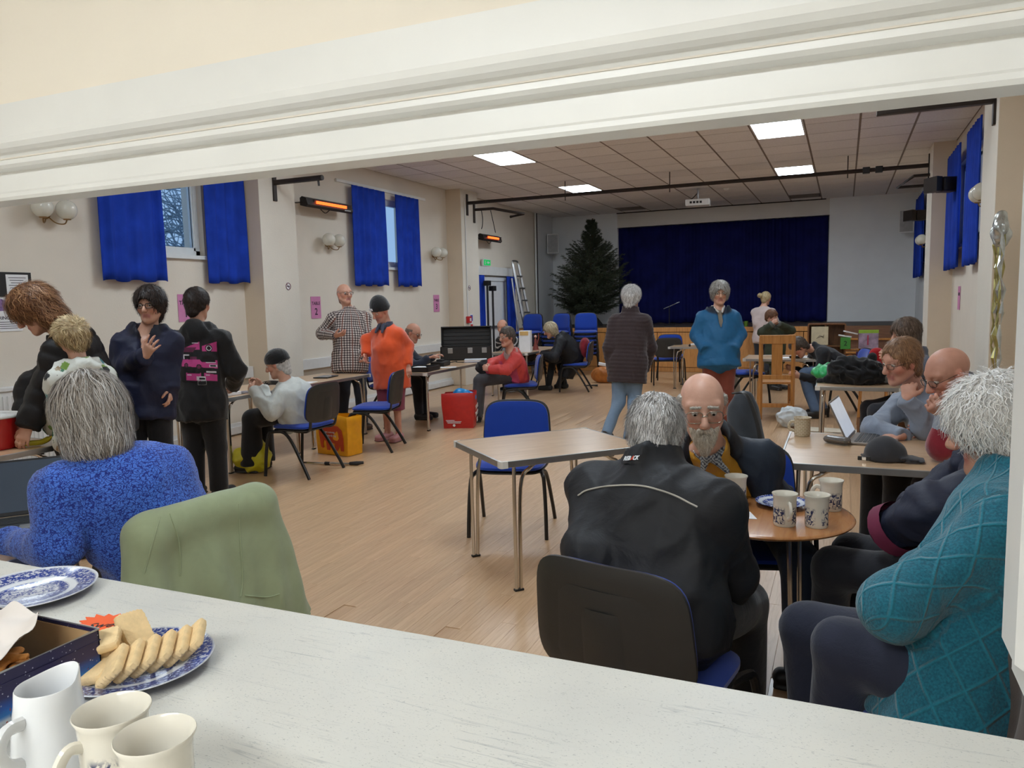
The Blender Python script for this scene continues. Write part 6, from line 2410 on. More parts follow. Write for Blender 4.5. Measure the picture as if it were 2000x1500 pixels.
def shortcake():
    n = 56; P = []
    a, b = .0315, .0245
    for i in range(n):
        th = 2 * PI * i / n
        c, s = math.cos(th), math.sin(th)
        sq = 1.0 / (abs(c) ** 8 + abs(s) ** 8) ** .125
        sc = 1 + (.022 if i % 2 else -.022)
        P.append((a * c * sq * sc, b * s * sq * sc))
    V = [(0, 0, .0075)]; F_ = []
    rings = [(.55, .0075), (.93, .0070), (1.0, .0045), (1.0, -.0045), (.93, -.007), (.5, -.0075)]
    for k, z in rings:
        V += [(x * k, y * k, z) for x, y in P]
    V.append((0, 0, -.0075))
    F_ += [(0, 1 + i, 1 + (i + 1) % n) for i in range(n)]
    for r in range(len(rings) - 1):
        for i in range(n):
            F_.append((1 + r * n + i, 1 + (r + 1) * n + i, 1 + (r + 1) * n + (i + 1) % n, 1 + r * n + (i + 1) % n))
    L = len(V) - 1
    F_ += [(L, 1 + (len(rings) - 1) * n + (i + 1) % n, 1 + (len(rings) - 1) * n + i) for i in range(n)]
    return V, F_


sv, sf = shortcake()
sdat = None
px_, py_ = -1.060, .845
rv, av, zv = np.array([.917, .399, 0]), np.array([-.399, .917, 0]), np.array([0, 0, 1.0])
BIS = []
def _flat(r_, a_, z_, turn, tx, ty, lab):
    c_, s_ = math.cos(turn), math.sin(turn)
    n_ = nrm(zv + rv * tx + av * ty); x_ = nrm((rv * c_ + av * s_) - n_ * np.dot(rv * c_ + av * s_, n_))
    BIS.append((rv * r_ + av * a_ + zv * z_, x_, n_, lab))
_flat(-.052, -.052, .022, .15, -.10, -.25, 'shortcake lying flat nearest the milk jug')
_flat(-.060, -.012, .024, .5, .05, .05, 'shortcake at the bottom of the left pile')
_flat(-.064, -.010, .040, .3, .0, .0, 'shortcake in the middle of the left pile')
_flat(-.046, -.020, .058, .35, -.1, -.30, 'tilted shortcake on top of the left pile')
_flat(-.060, .036, .030, -.2, .1, -.3, 'shortcake at the back of the left pile')
_flat(-.020, .042, .052, -.6, .9, -.55, 'shortcake standing steeply at the back of the heap')
for k_, lab in enumerate(('first', 'second', 'third', 'fourth', 'fifth', 'last')):
    n_ = nrm(-rv * .60 + zv * .66 - av * .34)
    x_ = nrm(av - n_ * np.dot(av, n_))
    BIS.append((rv * (-.010 + .0185 * k_) + av * (-.052 + .0165 * k_) + zv * (.033 + (.004 if k_ == 5 else 0)), x_, n_, lab + ' shortcake of the leaning row' + (' nearest the left pile' if k_ == 0 else ' by the plate rim' if k_ == 5 else '')))
for (c_, x_, n_, lab) in BIS:
    if sdat is None:
        o = meshobj('shortcake_biscuit', sv, sf, M_SHORT, None, True, None, 40); sdat = o.data
    else:
        o = link(bpy.data.objects.new('shortcake_biscuit', sdat))
    R3 = Matrix((x_, np.cross(n_, x_), n_)).transposed()
    o.rotation_euler = R3.to_euler(); o.location = (px_ + c_[0], py_ + c_[1], CZ + c_[2])
    tag(o, lab, 'biscuit', 'shortcake biscuits on the plate')
# orange star card
e = empty('price_star', (-1.262, .955, CZ))
tag(e, 'orange star shaped price card lying on the counter', 'card')
rr = random.Random(4); P = []
for i in range(36):
    a = 2 * PI * i / 36
    k = (1.0 if i % 2 else .78) * rr.uniform(.93, 1.05)
    P.append((.075 * k * math.cos(a), .050 * k * math.sin(a)))
MB().prism(P, .0005, .0020).build('star_card', plain('orange_card', rgb(250, 100, 42), .7, var=.02), e)
text_mesh('lettering', 'Sweets', .030, M_BADGE, e, (.004, -.002, .0024), (0, 0, math.radians(28)), .0003, 'CENTER', .4)

# ================================================================ round table bits
o = MB().prism([(0, 0), (.135, -.01), (.12, .085), (.02, .10)], 0, .0015).build('folded_paper', M_PAPER)
o.location = (-.405, 2.775, TZ + .001); o.rotation_euler = (0, 0, math.radians(12))
tag(o, 'folded white paper on the round table beside the black jacket', 'paper')

# ================================================================ laptops


def laptop(x, y, face, label, col, screen, tilt=22, w=.33, dpt=.23, z=None):
    """face: direction the screen looks"""
    e = empty('laptop', (x, y, (TZ + .001) if z is None else z), math.radians(face - 270))
    tag(e, label, 'laptop')
    b = MB().bbox(-w / 2, w / 2, -dpt, 0, 0, .014, .004).build('base', col, e)
    for r in range(5):
        MB().box(-w / 2 + .025, w / 2 - .025, -.045 - r * .021, -.029 - r * .021, .0142, .0158).build('key_row', M_BLACK, b)
    MB().box(-.05, .05, -dpt + .012, -.155, .0141, .0146).build('touchpad', M_ALU, b)
    lid = MB().bbox(-w / 2, w / 2, -.004, .004, .0, dpt, .003)
    R = Matrix.Translation((0, .004, .014)) @ Matrix.Rotation(-math.radians(tilt), 4, 'X')
    lo_ = lid.xform(R).build('lid', col, e)
    MB().box(-w / 2 + .010, w / 2 - .010, -.0052, -.0041, .016, dpt - .010).xform(R).build('screen', screen, lo_)
    lg = MB().lathe([(0, 0), (.008, 0), (.008, .0006), (0, .0006)], 14).xform(R @ Matrix.Translation((0, .0042, dpt * .5)) @ Matrix.Rotation(-PI / 2, 4, 'X'))
    lg.build('lid_emblem', M_WHITE, lo_)
    return e


M_SCREEN_D = plain('dark_screen', rgb(58, 70, 84), .18, var=.05, scale=4, emit=rgb(52, 66, 82), es=.25)
M_SCREEN_L = plain('light_screen', rgb(205, 212, 222), .2, var=.03, emit=rgb(200, 210, 225), es=.5)
M_LAPGREY = plain('laptop_silver', rgb(150, 142, 136), .35, .7, var=.03)
M_LAPBLK = plain('laptop_black', rgb(38, 40, 44), .4, var=.03)
laptop(.055, 4.55, 352, 'silver laptop open before the man in the grey shirt', M_LAPGREY, M_SCREEN_L, 25)
laptop(-2.90, 1.93, 322, 'black laptop with dark screen used by the woman in blue', M_LAPBLK, M_SCREEN_D, 28)

# grey baseball cap, glasses case
S_ = Sdf()
S_.ell((0, 0, .03), (.085, .095, .085), (0, 1, 0), (0, 0, 1), k=.01)
S_.cut((0, 0, .002), (0, 0, -1))
S_.cap((.07, 0, .022), (.165, 0, .010), (.075, .006), (.060, .005), S=(0, 1, 0), k=.012)
S_.cap((-.09, -.02, .014), (-.105, .02, .014), (.012, .004), S=(0, 0, 1), k=.004)
V, Q = S_.mesh(.006); N = vnormals(V, Q); V = V + N * (.003 * waves(V, 40, 3))[:, None]
e = empty('baseball_cap', (.195, 4.02, TZ + .002), math.radians(-4)); tag(e, 'dark grey baseball cap lying on the laptop table', 'cap')
meshobj('crown_and_peak', V, Q, cloth_mat('cap_cloth', rgb(56, 56, 60)), e, True)
MB().bbox(-.115, -.060, -.088, -.080, .006, .026, .003).build('strap', M_BLACK, e)
MB().bbox(-.096, -.078, -.0905, -.0855, .008, .024, .001).build('buckle', M_CHROME, e)
S_ = Sdf(); S_.cap((-.045, 0, .022), (.045, 0, .022), (.030, .021), S=(0, 1, 0), end=.03, k=.01); S_.cut((0, 0, .0005), (0, 0, -1))
V, Q = S_.mesh(.005)
e = empty('glasses_case', (-.02, 4.385, TZ + .001), math.radians(-28)); tag(e, 'small hard grey glasses case beside the laptop', 'case')
meshobj('shell', V, Q, plain('case_grey', rgb(96, 90, 86), .25), e, True)
MB().tube([(-.074, -.012, .022), (-.05, -.0305, .022), (.05, -.0305, .022), (.074, -.012, .022)], .0012, 5).build('seam', M_CHROME, e)

# ================================================================ green coat over the chair back
S_ = Sdf()
cb_ = np.array([-1.935, 1.845, 0.0]); lv = np.array([-.232, -.973, 0.0]); fv = np.array([-.973, .232, 0.0])
GC = rgb(152, 162, 128)
zt = .825
S_.cap(cb_ - lv * .19 + np.array([0, 0, zt]), cb_ + lv * .18 + np.array([0, 0, zt - .02]), .052, .050, k=.05)
S_.cap(cb_ + np.array([0, 0, zt]), cb_ - fv * .06 + np.array([0, 0, .30]), (.235, .052), (.29, .080), S=lv, k=.05, flat=1)
S_.cap(cb_ - lv * .20 + np.array([0, 0, zt - .02]), cb_ - lv * .30 - fv * .03 + np.array([0, 0, .36]), (.070, .06), (.085, .075), S=fv, k=.06, flat=1)
S_.cap(cb_ + lv * .20 + np.array([0, 0, zt - .04]), cb_ + lv * .29 - fv * .05 + np.array([0, 0, .36]), (.06, .055), (.075, .07), S=fv, k=.06, flat=1)
S_.cap(cb_ + fv * .06 + np.array([0, 0, zt - .01]), cb_ + fv * .09 + np.array([0, 0, .55]), (.20, .028), (.22, .030), S=lv, k=.05, flat=1)
V, Q = S_.mesh(.009); V = relax(V, Q, 1, .4); N = vnormals(V, Q)
al = (V - cb_) @ lv; wz = np.clip((zt + .02 - V[:, 2]) / .35, 0, 1)
fold = np.sin(al * 34 + 2.2 * np.sin(V[:, 2] * 5) + .8) * .6 + np.sin(al * 61 + 1.3) * .35
V = V + N * (.019 * fold * wz + .004 * waves(V, 30, 8))[:, None]
e = empty('green_coat', tuple(cb_)); tag(e, 'sage green cotton coat hung over a chair back by the counter', 'coat')
M_SAGE = cloth_mat('sage_cotton', GC, .8, 500, .2, .06, 12, .12)
gco = meshobj('coat_body', V - cb_, Q, M_SAGE, e, True)
for pts_ in ([(312, 1010), (298, 1060), (282, 1120)], [(332, 1004), (350, 1060), (352, 1125)], [(466, 985), (470, 1060), (474, 1130), (470, 1165)], [(478, 1163), (520, 1166), (546, 1160)]):
    P_, _ok = trace(gco, np.array(bez(pts_, 7)), .001)
    if _ok.all():
        MB().tube(list(P_ - cb_), .0026, 5).build('seam', M_SAGE, e, True)

# ================================================================ backpack beside the bearded man
c0 = J(1452, 800, 3.75); c1 = J(1462, 960, 3.65)
S_ = Sdf()
sd_ = nrm(_M[:, 0])
S_.cap(c0, c1, (.075, .06), (.12, .085), S=sd_, k=.03)
S_.cap(c0 + np.array([0, 0, .06]), c0 + np.array([0, 0, -.02]), (.05, .04), (.06, .05), S=sd_, k=.03)
V, Q = S_.mesh(.009); N = vnormals(V, Q); V = V + N * (.005 * waves(V, 30, 4))[:, None]
e = empty('backpack', (c1[0], c1[1], .46)); tag(e, 'dark grey backpack hanging behind the bearded man', 'backpack')
iv = -np.array([c1[0], c1[1], .46])
meshobj('pack_body', V + iv, Q, cloth_mat('grey_pack_cloth', rgb(54, 58, 64), .7), e, True)
MB().tube([p_ + iv for p_ in bez([J(1432, 768, 3.62), J(1458, 772, 3.55), J(1480, 830, 3.5), J(1490, 900, 3.45), J(1500, 945, 3.42)], 6)], .014, 6, True, .4).build('shoulder_strap', M_BLACK, e, True)
MB().tube([p_ + iv for p_ in bez([J(1492, 905, 3.44), J(1500, 925, 3.42), J(1490, 945, 3.4), J(1508, 960, 3.38)], 6)], .010, 6, True, .5).build('loose_strap', M_BLACK, e, True)

# ================================================================ bags on the floor
def open_bag(name, x, y, rot, w, d, h, col, label, taper=.9, seed=1, bulge=.02):
    e = empty(name, (x, y, 0), math.radians(rot)); tag(e, label, 'bag')
    n = 10; V = []; F_ = []
    rows = 9
    ring = []
    for i in range(n): ring.append((-1 + 2 * i / n, -1))
    for i in range(n): ring.append((1, -1 + 2 * i / n))
    for i in range(n): ring.append((1 - 2 * i / n, 1))
    for i in range(n): ring.append((-1, 1 - 2 * i / n))
    for inn in (0, 1):
        for r in range(rows + 1):
            t_ = r / rows
            k = taper + (1 - taper) * t_
            for (u, v) in ring:
                bl_ = bulge * math.sin(PI * t_) * (1 - min(abs(u), abs(v)) ** 2)
                px = u * (w / 2 * k + bl_ * abs(u)) - inn * .004 * u
                py = v * (d / 2 * k + bl_ * abs(v)) - inn * .004 * v
                V.append((px, py, h * t_ + (.004 if inn else 0)))
    V = np.array(V)
    V[:, :2] += (.008 * np.stack([waves(V, 22, seed), waves(V, 22, seed + 1)], 1)) * (V[:, 2:3] / h)
    V[:, 2] += .012 * waves(V, 14, seed + 2) * (V[:, 2] / h) ** 3
    L = len(ring); o = (rows + 1) * L
    for inn in (0, 1):
        for r in range(rows):
            for i in range(L):
                j = (i + 1) % L
                q = (inn * o + r * L + i, inn * o + r * L + j, inn * o + (r + 1) * L + j, inn * o + (r + 1) * L + i)
                F_.append(q if inn == 0 else q[::-1])
    for i in range(L):
        j = (i + 1) % L
        F_.append((rows * L + i, rows * L + j, o + rows * L + j, o + rows * L + i))
    F_.append(tuple(range(L - 1, -1, -1)))
    meshobj('bag_body', V, F_, col, e, True, None, 50)
    return e


M_REDBAG = plain('red_woven_plastic', rgb(190, 40, 34), .45, var=.06, bump=.25, bscale=40)
rb = open_bag('red_shopping_bag', -4.28, 8.16, 18, .40, .27, .42, M_REDBAG, 'red shopping bag with white lettering standing on the floor', .9, 3)
for txt, z_, sx_ in (('YOUR', .25, .0), ('TWIRP', .17, -.015), ('ME', .09, .0)):
    text_mesh('lettering', txt, .070, M_WHITE, rb, (.2085 + .004, sx_, z_), (PI / 2, math.radians(-8), PI / 2), .001, 'CENTER', .1, .002)
for k_ in range(3):
    MB().box(-.15 + .01 * k_, .05 - .01 * k_, -.1365, -.1345, .095 - .016 * k_, .102 - .016 * k_).build('small_print', M_WHITE, rb)
MB().lathe([(.010, 0), (.016, 0), (.016, .002), (.010, .002)], 12).xform(Matrix.Translation((-.05, -.136, .038)) @ Matrix.Rotation(PI / 2, 4, 'X')).build('recycling_mark', M_WHITE, rb)
S_ = Sdf(); S_.ell((.06, 0, .37), (.12, .09, .10), (1, 0, 0), (0, 0, 1), k=.03)
V, Q = S_.mesh(.014); N = vnormals(V, Q); V = V + N * (.030 * waves(V, 34, 3))[:, None]
o = meshobj('blue_packet', V, Q, plain('bright_blue_plastic', rgb(20, 140, 214), .3), None, True); o.location = (-4.28, 8.16, .015)
tag(o, 'bright blue crinkled packet poking out of the red shopping bag', 'packet')

M_YEL = plain('yellow_plastic_bag', rgb(240, 166, 20), .4, var=.05, bump=.25, bscale=25)
yb = open_bag('yellow_shopping_bag', -4.72, 6.33, -8, .44, .22, .40, M_YEL, 'orange yellow shopping bag with red elephant behind the chair', .95, 5, .012)
M_ELE = plain('elephant_red', rgb(196, 66, 20), .5, var=.03)
PZ = []
prof_e = [(-.17, .30), (-.15, .33), (-.11, .335), (-.08, .30), (-.02, .305), (.10, .30), (.15, .26), (.17, .18), (.17, .05), (.13, .05), (.12, .11), (.09, .05), (.05, .05), (.05, .12), (0, .13), (-.02, .05), (-.06, .05),
          (-.07, .14), (-.10, .15), (-.115, .09), (-.10, .075), (-.115, .065), (-.14, .075), (-.15, .12), (-.165, .22)]
m = MB().prism(prof_e, -.1195, -.1160, 'y')
m.build('elephant_print', M_ELE, yb)
text_mesh('lettering', 'I am a strong', .028, M_WHITE, yb, (-.02, -.1215, .235), (PI / 2, 0, 0), .0008)
text_mesh('lettering', 'and sturdy bag', .028, M_WHITE, yb, (-.01, -.1215, .200), (PI / 2, 0, 0), .0008)


def crumple(name, loc, r, mat, label, cat, seed, amp=.03, res=.012, extra=None, freq=22):
    S_ = Sdf(); S_.ell((0, 0, r[2] * .9), r, (1, 0, 0), (0, 0, 1), k=.04)
    S_.p[-1]['r0'] = S_.p[-1]['r1'] = (r[0], r[1]); S_.p[-1]['end'] = r[2]
    if extra: extra(S_)
    S_.cut((0, 0, .003), (0, 0, -1))
    V, Q = S_.mesh(res); N = vnormals(V, Q)
    w_ = waves(V, freq, seed); w2 = waves(V, freq * 2.3, seed + 4)
    V = V + N * (amp * (.6 * w_ + .4 * (1 - 2 * np.abs(w2))))[:, None]
    V[:, 2] = np.maximum(V[:, 2], .001)
    o = meshobj(name, V, Q, mat, None, True); o.location = loc
    tag(o, label, cat)
    return o


crumple('carrier_bag', (-4.98, 5.36, 0), (.17, .14, .15), plain('lemon_carrier_bag', rgb(206, 196, 40), .35, var=.08, scale=9), 'crumpled lemon yellow carrier bag under the white jacket table', 'bag', 4, .035,
        extra=lambda S: S.cap((.03, 0, .25), (.10, -.03, .33), .05, .03, k=.06))
# tan handbag by the stage
crumple('leather_bag', (-3.98, 13.35, 0), (.26, .14, .16), plain('tan_leather', rgb(180, 108, 44), .5, var=.1), 'tan leather bag on the floor before the stage', 'bag', 9, .015, .018)
o = MB().bbox(-.1, .1, -.06, .06, 0, .05, .006).build('folded_newspaper', M_PAPER); o.location = (-4.02, 13.38, .30); o.rotation_euler = (0, .2, .3)
tag(o, 'folded newspaper on top of the tan leather bag', 'newspaper')
# folded stick under the white jacket chair
e = empty('walking_pole', (-4.40, 5.82, .012), math.radians(8)); tag(e, 'folded silver walking pole lying under the white jacket chair', 'pole')
MB().tube([(-.36, 0, 0), (-.10, 0, 0)], .011, 8).build('shaft', M_CHROME, e, True)
MB().tube([(-.07, 0, .004), (.16, 0, .004)], .013, 8).build('shaft', M_CHROME, e, True)
MB().tube([(-.11, 0, .002), (-.06, 0, .002)], .017, 8).build('collar', M_BLACK, e, True)
MB().tube([(.15, 0, .008), (.22, .01, .012), (.28, .03, .016)], [.017, .021, .014], 8).build('grip', M_BLACK, e, True)
o = MB().tube([(-.12, 0, .01), (.05, 0, .012), (.12, 0, .01)], [.01, .012, .02], 8).build('umbrella', M_BLACK, None, True); o.location = (-4.05, 12.7, .004); o.rotation_euler = (0, 0, .3)
tag(o, 'small folded black umbrella on the floor by the black coat', 'umbrella')
# white paper bag, papers and carton on the right floor
crumple('paper_bag', (-.52, 9.18, 0), (.17, .11, .12), plain('white_paper_bag', rgb(214, 222, 226), .7), 'crumpled white paper bag on the floor beside the wooden chair', 'bag', 12, .03)
o = MB().prism([(-.30, -.12), (.28, -.16), (.34, .10), (-.22, .16)], .0, .004).build('spread_paper', plain('cream_paper', rgb(218, 208, 188), .8)); o.location = (-.12, 9.05, .001)
tag(o, 'cream sheet of paper spread on the floor under the clothes table', 'paper')
e = empty('cardboard_box', (.42, 7.95, 0), math.radians(14)); tag(e, 'open brown cardboard box on the floor under the clothes table', 'box')
M_CARD = plain('cardboard', rgb(150, 108, 76), .8, var=.06)
MB().box(-.24, .24, -.2, -.195, 0, .30).box(-.24, .24, .195, .2, 0, .30).box(-.24, -.235, -.2, .2, 0, .30).box(.235, .24, -.2, .2, 0, .30).box(-.24, .24, -.2, .2, 0, .004).build('carton', M_CARD, e)
MB().prism([(-.2, .298), (-.197, .302), (-.31, .40), (-.313, .396)], -.235, .235, 'x').build('flap', M_CARD, e)

# ================================================================ things on the tables
# red bucket
e = empty('bucket', (-4.66, 2.87, TZ + .001)); tag(e, 'red bucket with white rim on the table at the left edge', 'bucket')
MB().lathe([(0, .002), (.125, .002), (.128, .008), (.148, .185), (.150, .19), (.146, .19), (.143, .18), (.124, .012), (0, .008)], 40).build('pail', plain('red_enamel', rgb(184, 30, 34), .25, var=.03), e, True, 60)
MB().lathe([(.147, .184), (.156, .188), (.157, .200), (.150, .206), (.143, .202), (.143, .188)], 40).build('rim', M_WHITE, e, True, 60)
MB().lathe([(0, .17), (.10, .165), (.14, .155)], 24).build('orange_contents', plain('orange_contents', rgb(226, 150, 80), .7), e, True)
o = MB().tube(bez([(-.10, 0, .02), (-.04, .02, .016), (.03, .015, .018), (.09, -.01, .05)], 5), [.004] + [.017] * 13 + [.008, .005], 8).build('banana', plain('banana_yellow', rgb(212, 196, 52), .5, var=.08), None, True)
o.location = (-4.47, 3.00, TZ + .003); o.rotation_euler = (0, 0, .9)
tag(o, 'yellow banana beside the red bucket', 'banana')
# papers, phone and cables on the wall tables
o = MB().bbox(-.10, .10, -.14, .14, 0, .003, .001).build('paper_sheet', M_PAPER); o.location = (-5.22, 6.42, TZ + .002); o.rotation_euler = (0, 0, .2)
tag(o, 'white paper sheet on the dark topped table', 'paper')
e = empty('tablet', (-5.38, 7.02, TZ + .002), .15); tag(e, 'dark tablet lying on the brown topped table', 'tablet')
MB().bbox(-.09, .09, -.13, .13, 0, .012, .003).build('case', M_BLACK, e)
MB().box(-.08, .08, -.12, .12, .0121, .0128).build('glass', M_SCREEN_D, e)
m = MB()
rr = random.Random(8)
for k_ in range(3):
    P = [(.09 * math.cos(a) * (1 + .2 * k_), .09 * math.sin(a * 1.1), .012 + .012 * k_ + .006 * math.sin(3 * a)) for a in np.linspace(0, 10, 50)]
    m.tube(P, .004, 5)
o = m.build('coiled_cable', M_BLACK, None, True); o.location = (-5.35, 6.18, TZ + .002)
tag(o, 'coiled black cable on the table behind the white jacket', 'cable')
m = MB()
P = [(.05 * math.cos(a), .07 * math.sin(a * 1.2), .010 + .008 * math.sin(2 * a)) for a in np.linspace(0, 14, 60)]
m.tube(P, .005, 5)
o = m.build('wire_bundle', plain('grey_wire', rgb(150, 150, 160), .5), None, True); o.location = (-5.16, 5.55, TZ + .002)
tag(o, 'bundle of grey wire in front of the person in white jacket', 'cable')
o = MB().bbox(-.12, .12, -.08, .08, 0, .03, .004).build('parts_tray', M_PAPER); o.location = (-5.28, 5.38, TZ + .002)
tag(o, 'white parts tray on the white jacket table', 'tray')
# black equipment on the long table
e = empty('black_tray', (-4.66, 7.95, TZ + .002), .1); tag(e, 'black shallow tray at the near end of the long table', 'tray')
MB().bbox(-.15, .15, -.19, .19, 0, .012, .004).box(-.15, .15, -.19, -.175, .01, .055).box(-.15, .15, .175, .19, .01, .055).box(-.15, -.135, -.19, .19, .01, .055).box(.135, .15, -.19, .19, .01, .055).build('tray_body', M_BLACK, e)
o = MB().bbox(-.06, .06, -.07, .07, 0, .035, .012).build('white_cloth', M_PAPER, None, True); o.location = (-4.70, 7.95, TZ + .016)
tag(o, 'small white cloth lying in the black tray', 'cloth')
e = empty('sewing_foot_unit', (-4.78, 8.62, TZ + .002), .2); tag(e, 'small black device with trailing leads before the man in navy', 'device')
MB().bbox(-.09, .09, -.15, .15, 0, .06, .01).build('housing', M_BLACK, e)
MB().bbox(-.04, .04, -.06, .06, .06, .085, .008).build('top_block', M_BLACK, e)
MB().tube(bez([(.08, .12, .03), (.16, .2, .04), (.12, .32, .02), (.2, .40, .01)], 6), .006, 6).build('lead', M_BLACK, e, True)
o = MB().bbox(-.10, .10, -.07, .07, 0, .003, .001).build('paper_sheet', M_PAPER); o.location = (-4.56, 8.42, TZ + .002); o.rotation_euler = (0, 0, .4)
tag(o, 'white paper sheet at the edge of the long table', 'paper')
e = empty('book', (-4.60, 9.28, TZ + .002), math.radians(22)); tag(e, 'blue and white hardback book on the long table', 'book')
MB().bbox(-.15, .15, -.10, .10, 0, .006, .002).build('cover', plain('book_blue', rgb(40, 74, 130), .5), e)
MB().box(-.145, .142, -.095, .092, .0061, .032).build('pages', M_PAPER, e)
MB().bbox(-.15, .15, -.10, .10, .0321, .038, .002).build('cover', plain('book_white', rgb(206, 214, 224), .5), e)
# black equipment case, open
e = empty('equipment_case', (-4.93, 9.66, TZ + .002), math.radians(24)); tag(e, 'open black hard case with metal catches on the long table', 'case')
M_CASE = plain('black_case_board', rgb(36, 34, 33), .55, var=.08, bump=.15, bscale=120)
MB().box(-.36, .36, -.14, -.125, 0, .19).box(-.36, .36, .125, .14, 0, .19).box(-.36, -.345, -.14, .14, 0, .19).box(.345, .36, -.14, .14, 0, .19).box(-.36, .36, -.14, .14, 0, .012).build('case_bottom', M_CASE, e)
lid = MB().box(-.36, .36, .0, .014, 0, .27).box(-.36, .36, -.10, 0, .255, .27).box(-.36, -.346, -.10, 0, 0, .27).box(.346, .36, -.10, 0, 0, .27)
lid.xform(Matrix.Translation((0, .14, .19)) @ Matrix.Rotation(-.14, 4, 'X'))
ld = lid.build('case_lid', M_CASE, e)
for k_ in range(4):
    MB().box(-.33, .33, -.012, .0, .03 + k_ * .055, .075 + k_ * .055).xform(Matrix.Translation((0, .139, .19)) @ Matrix.Rotation(-.14, 4, 'X')).build('lid_padding', M_BLACK, ld)
for x_ in (-.22, .06, .26):
    MB().bbox(x_ - .035, x_ + .035, -.150, -.1395, .10, .175, .003).build('catch', M_ALU, e)
# white box easel with envelope
e = empty('white_box', (-4.66, 11.22, TZ + .002), math.radians(14)); tag(e, 'tall white box with brown envelope tucked in its top', 'box')
MB().bbox(-.09, .09, -.10, .10, 0, .34, .004).build('carton', M_PAPER, e)
MB().bbox(-.075, .06, -.106, -.1005, .27, .335, .001).build('envelope', plain('manila', rgb(214, 176, 112), .8), e)
# doll like figure on that table
e = empty('figurine', (-4.70, 11.75, TZ + .002)); tag(e, 'small reddish figurine before the woman in black', 'figurine')
MB().lathe([(0, 0), (.05, 0), (.04, .06), (.02, .12), (.025, .15), (.012, .19), (0, .2)], 16).build('gown', plain('figurine_red', rgb(130, 60, 52), .6), e, True)
MB().sphere((0, 0, .22), .026, 12, 8).build('head', plain('figurine_skin', rgb(214, 170, 150), .6), e, True)
MB().tube([(.03, 0, .1), (.05, .02, .2), (.045, .02, .28)], [.012, .01, .006], 6).build('arm', plain('figurine_red', rgb(130, 60, 52), .6), e, True)
# black bag on the coral woman's lap, red rucksack
crumple('shoulder_bag', (-4.20, 8.72, .60), (.13, .09, .095), cloth_mat('black_bag_cloth', rgb(34, 33, 35)), 'black soft bag on the lap of the woman in coral', 'bag', 21, .022, .012)
crumple('red_rucksack', (-3.95, 12.10, .56), (.09, .14, .17), cloth_mat('red_ruck_cloth', rgb(132, 34, 46)), 'dark red rucksack on the back of the black coat', 'backpack', 22, .012, .016)
# clothes on the far table
crumple('green_bag', (-.03, 7.85, TZ + .002), (.26, .24, .075), plain('green_carrier', rgb(40, 168, 96), .4, var=.1), 'bright green carrier bag under the black garment', 'bag', 23, .025, .014)
crumple('black_garment', (.10, 7.42, TZ + .002), (.24, .16, .13), cloth_mat('black_fleece', rgb(20, 20, 22)), 'heaped black garment on the clothes table', 'garment', 24, .03, .013, lambda S: S.cap((-.18, 0, .03), (-.30, .05, .02), .03, .02, k=.05))
crumple('white_cloth', (.36, 7.55, TZ + .002), (.11, .10, .07), plain('white_cotton', rgb(214, 216, 218), .85), 'bunched white cloth beside the black garment', 'cloth', 25, .015, .012)
crumple('silver_bag', (.10, 8.15, TZ + .002), (.22, .16, .09), plain('silver_film', rgb(176, 186, 190), .25, .3), 'crinkled silver plastic bag at the back of the clothes heap', 'bag', 26, .02, .014)
e = empty('red_rucksack', (.32, 9.4, .46), math.radians(10)); tag(e, 'black and red rucksack standing behind the clothes table', 'backpack')
S_ = Sdf(); S_.cap((0, 0, .10), (.03, 0, .38), (.14, .10), (.08, .06), S=(1, 0, 0), k=.03); V, Q = S_.mesh(.014)
meshobj('pack_body', V, Q, cloth_mat('pack_red', rgb(168, 26, 34)), e, True)
S_ = Sdf(); S_.cap((-.08, -.05, .08), (-.03, -.05, .34), (.09, .06), (.05, .05), S=(1, 0, 0), k=.03); V, Q = S_.mesh(.014)
meshobj('front_pocket', V, Q, cloth_mat('pack_black', rgb(26, 25, 27)), e, True)
# stool carrying that rucksack
e = empty('stool', (.32, 9.4, 0)); tag(e, 'low wooden stool under the black and red rucksack', 'stool')
MB().bbox(-.17, .17, -.15, .15, .43, .458, .005).build('seat', M_OAK, e)
for sx in (-1, 1):
    for sy in (-1, 1):
        MB().tube([(sx * .13, sy * .11, .43), (sx * .15, sy * .13, 0)], .016, 6).build('leg', M_OAK, e)
# papers on far table, pen case
for i, (x_, y_, a_, lab) in enumerate(((-.62, 10.40, .2, 'loose white papers on the far small table, left sheet'), (-.38, 10.48, -.3, 'loose white papers under the bent man, right sheet'))):
    o = MB().bbox(-.14, .14, -.10, .10, 0, .004, .001).build('paper_sheet', M_PAPER); o.location = (x_, y_, TZ + .002 + .001 * i); o.rotation_euler = (0, 0, a_)
    tag(o, lab, 'paper')
o = MB().bbox(-.08, .08, -.02, .02, 0, .03, .008).build('pencil_case', M_BLACK, None, True); o.location = (-.55, 10.30, TZ + .007)
tag(o, 'small black pencil case on the papers', 'case')
# white cloth hanging on the chair beside the wooden chair
o = pleated('white_sheet', (-1.66, 10.72), (-1.40, 11.22), .12, .80, 4, .03, plain('white_linen', rgb(206, 202, 194), .9), None, 1.35, seed=5)
tag(o, 'white sheet hanging from the back of the grey chair', 'cloth')
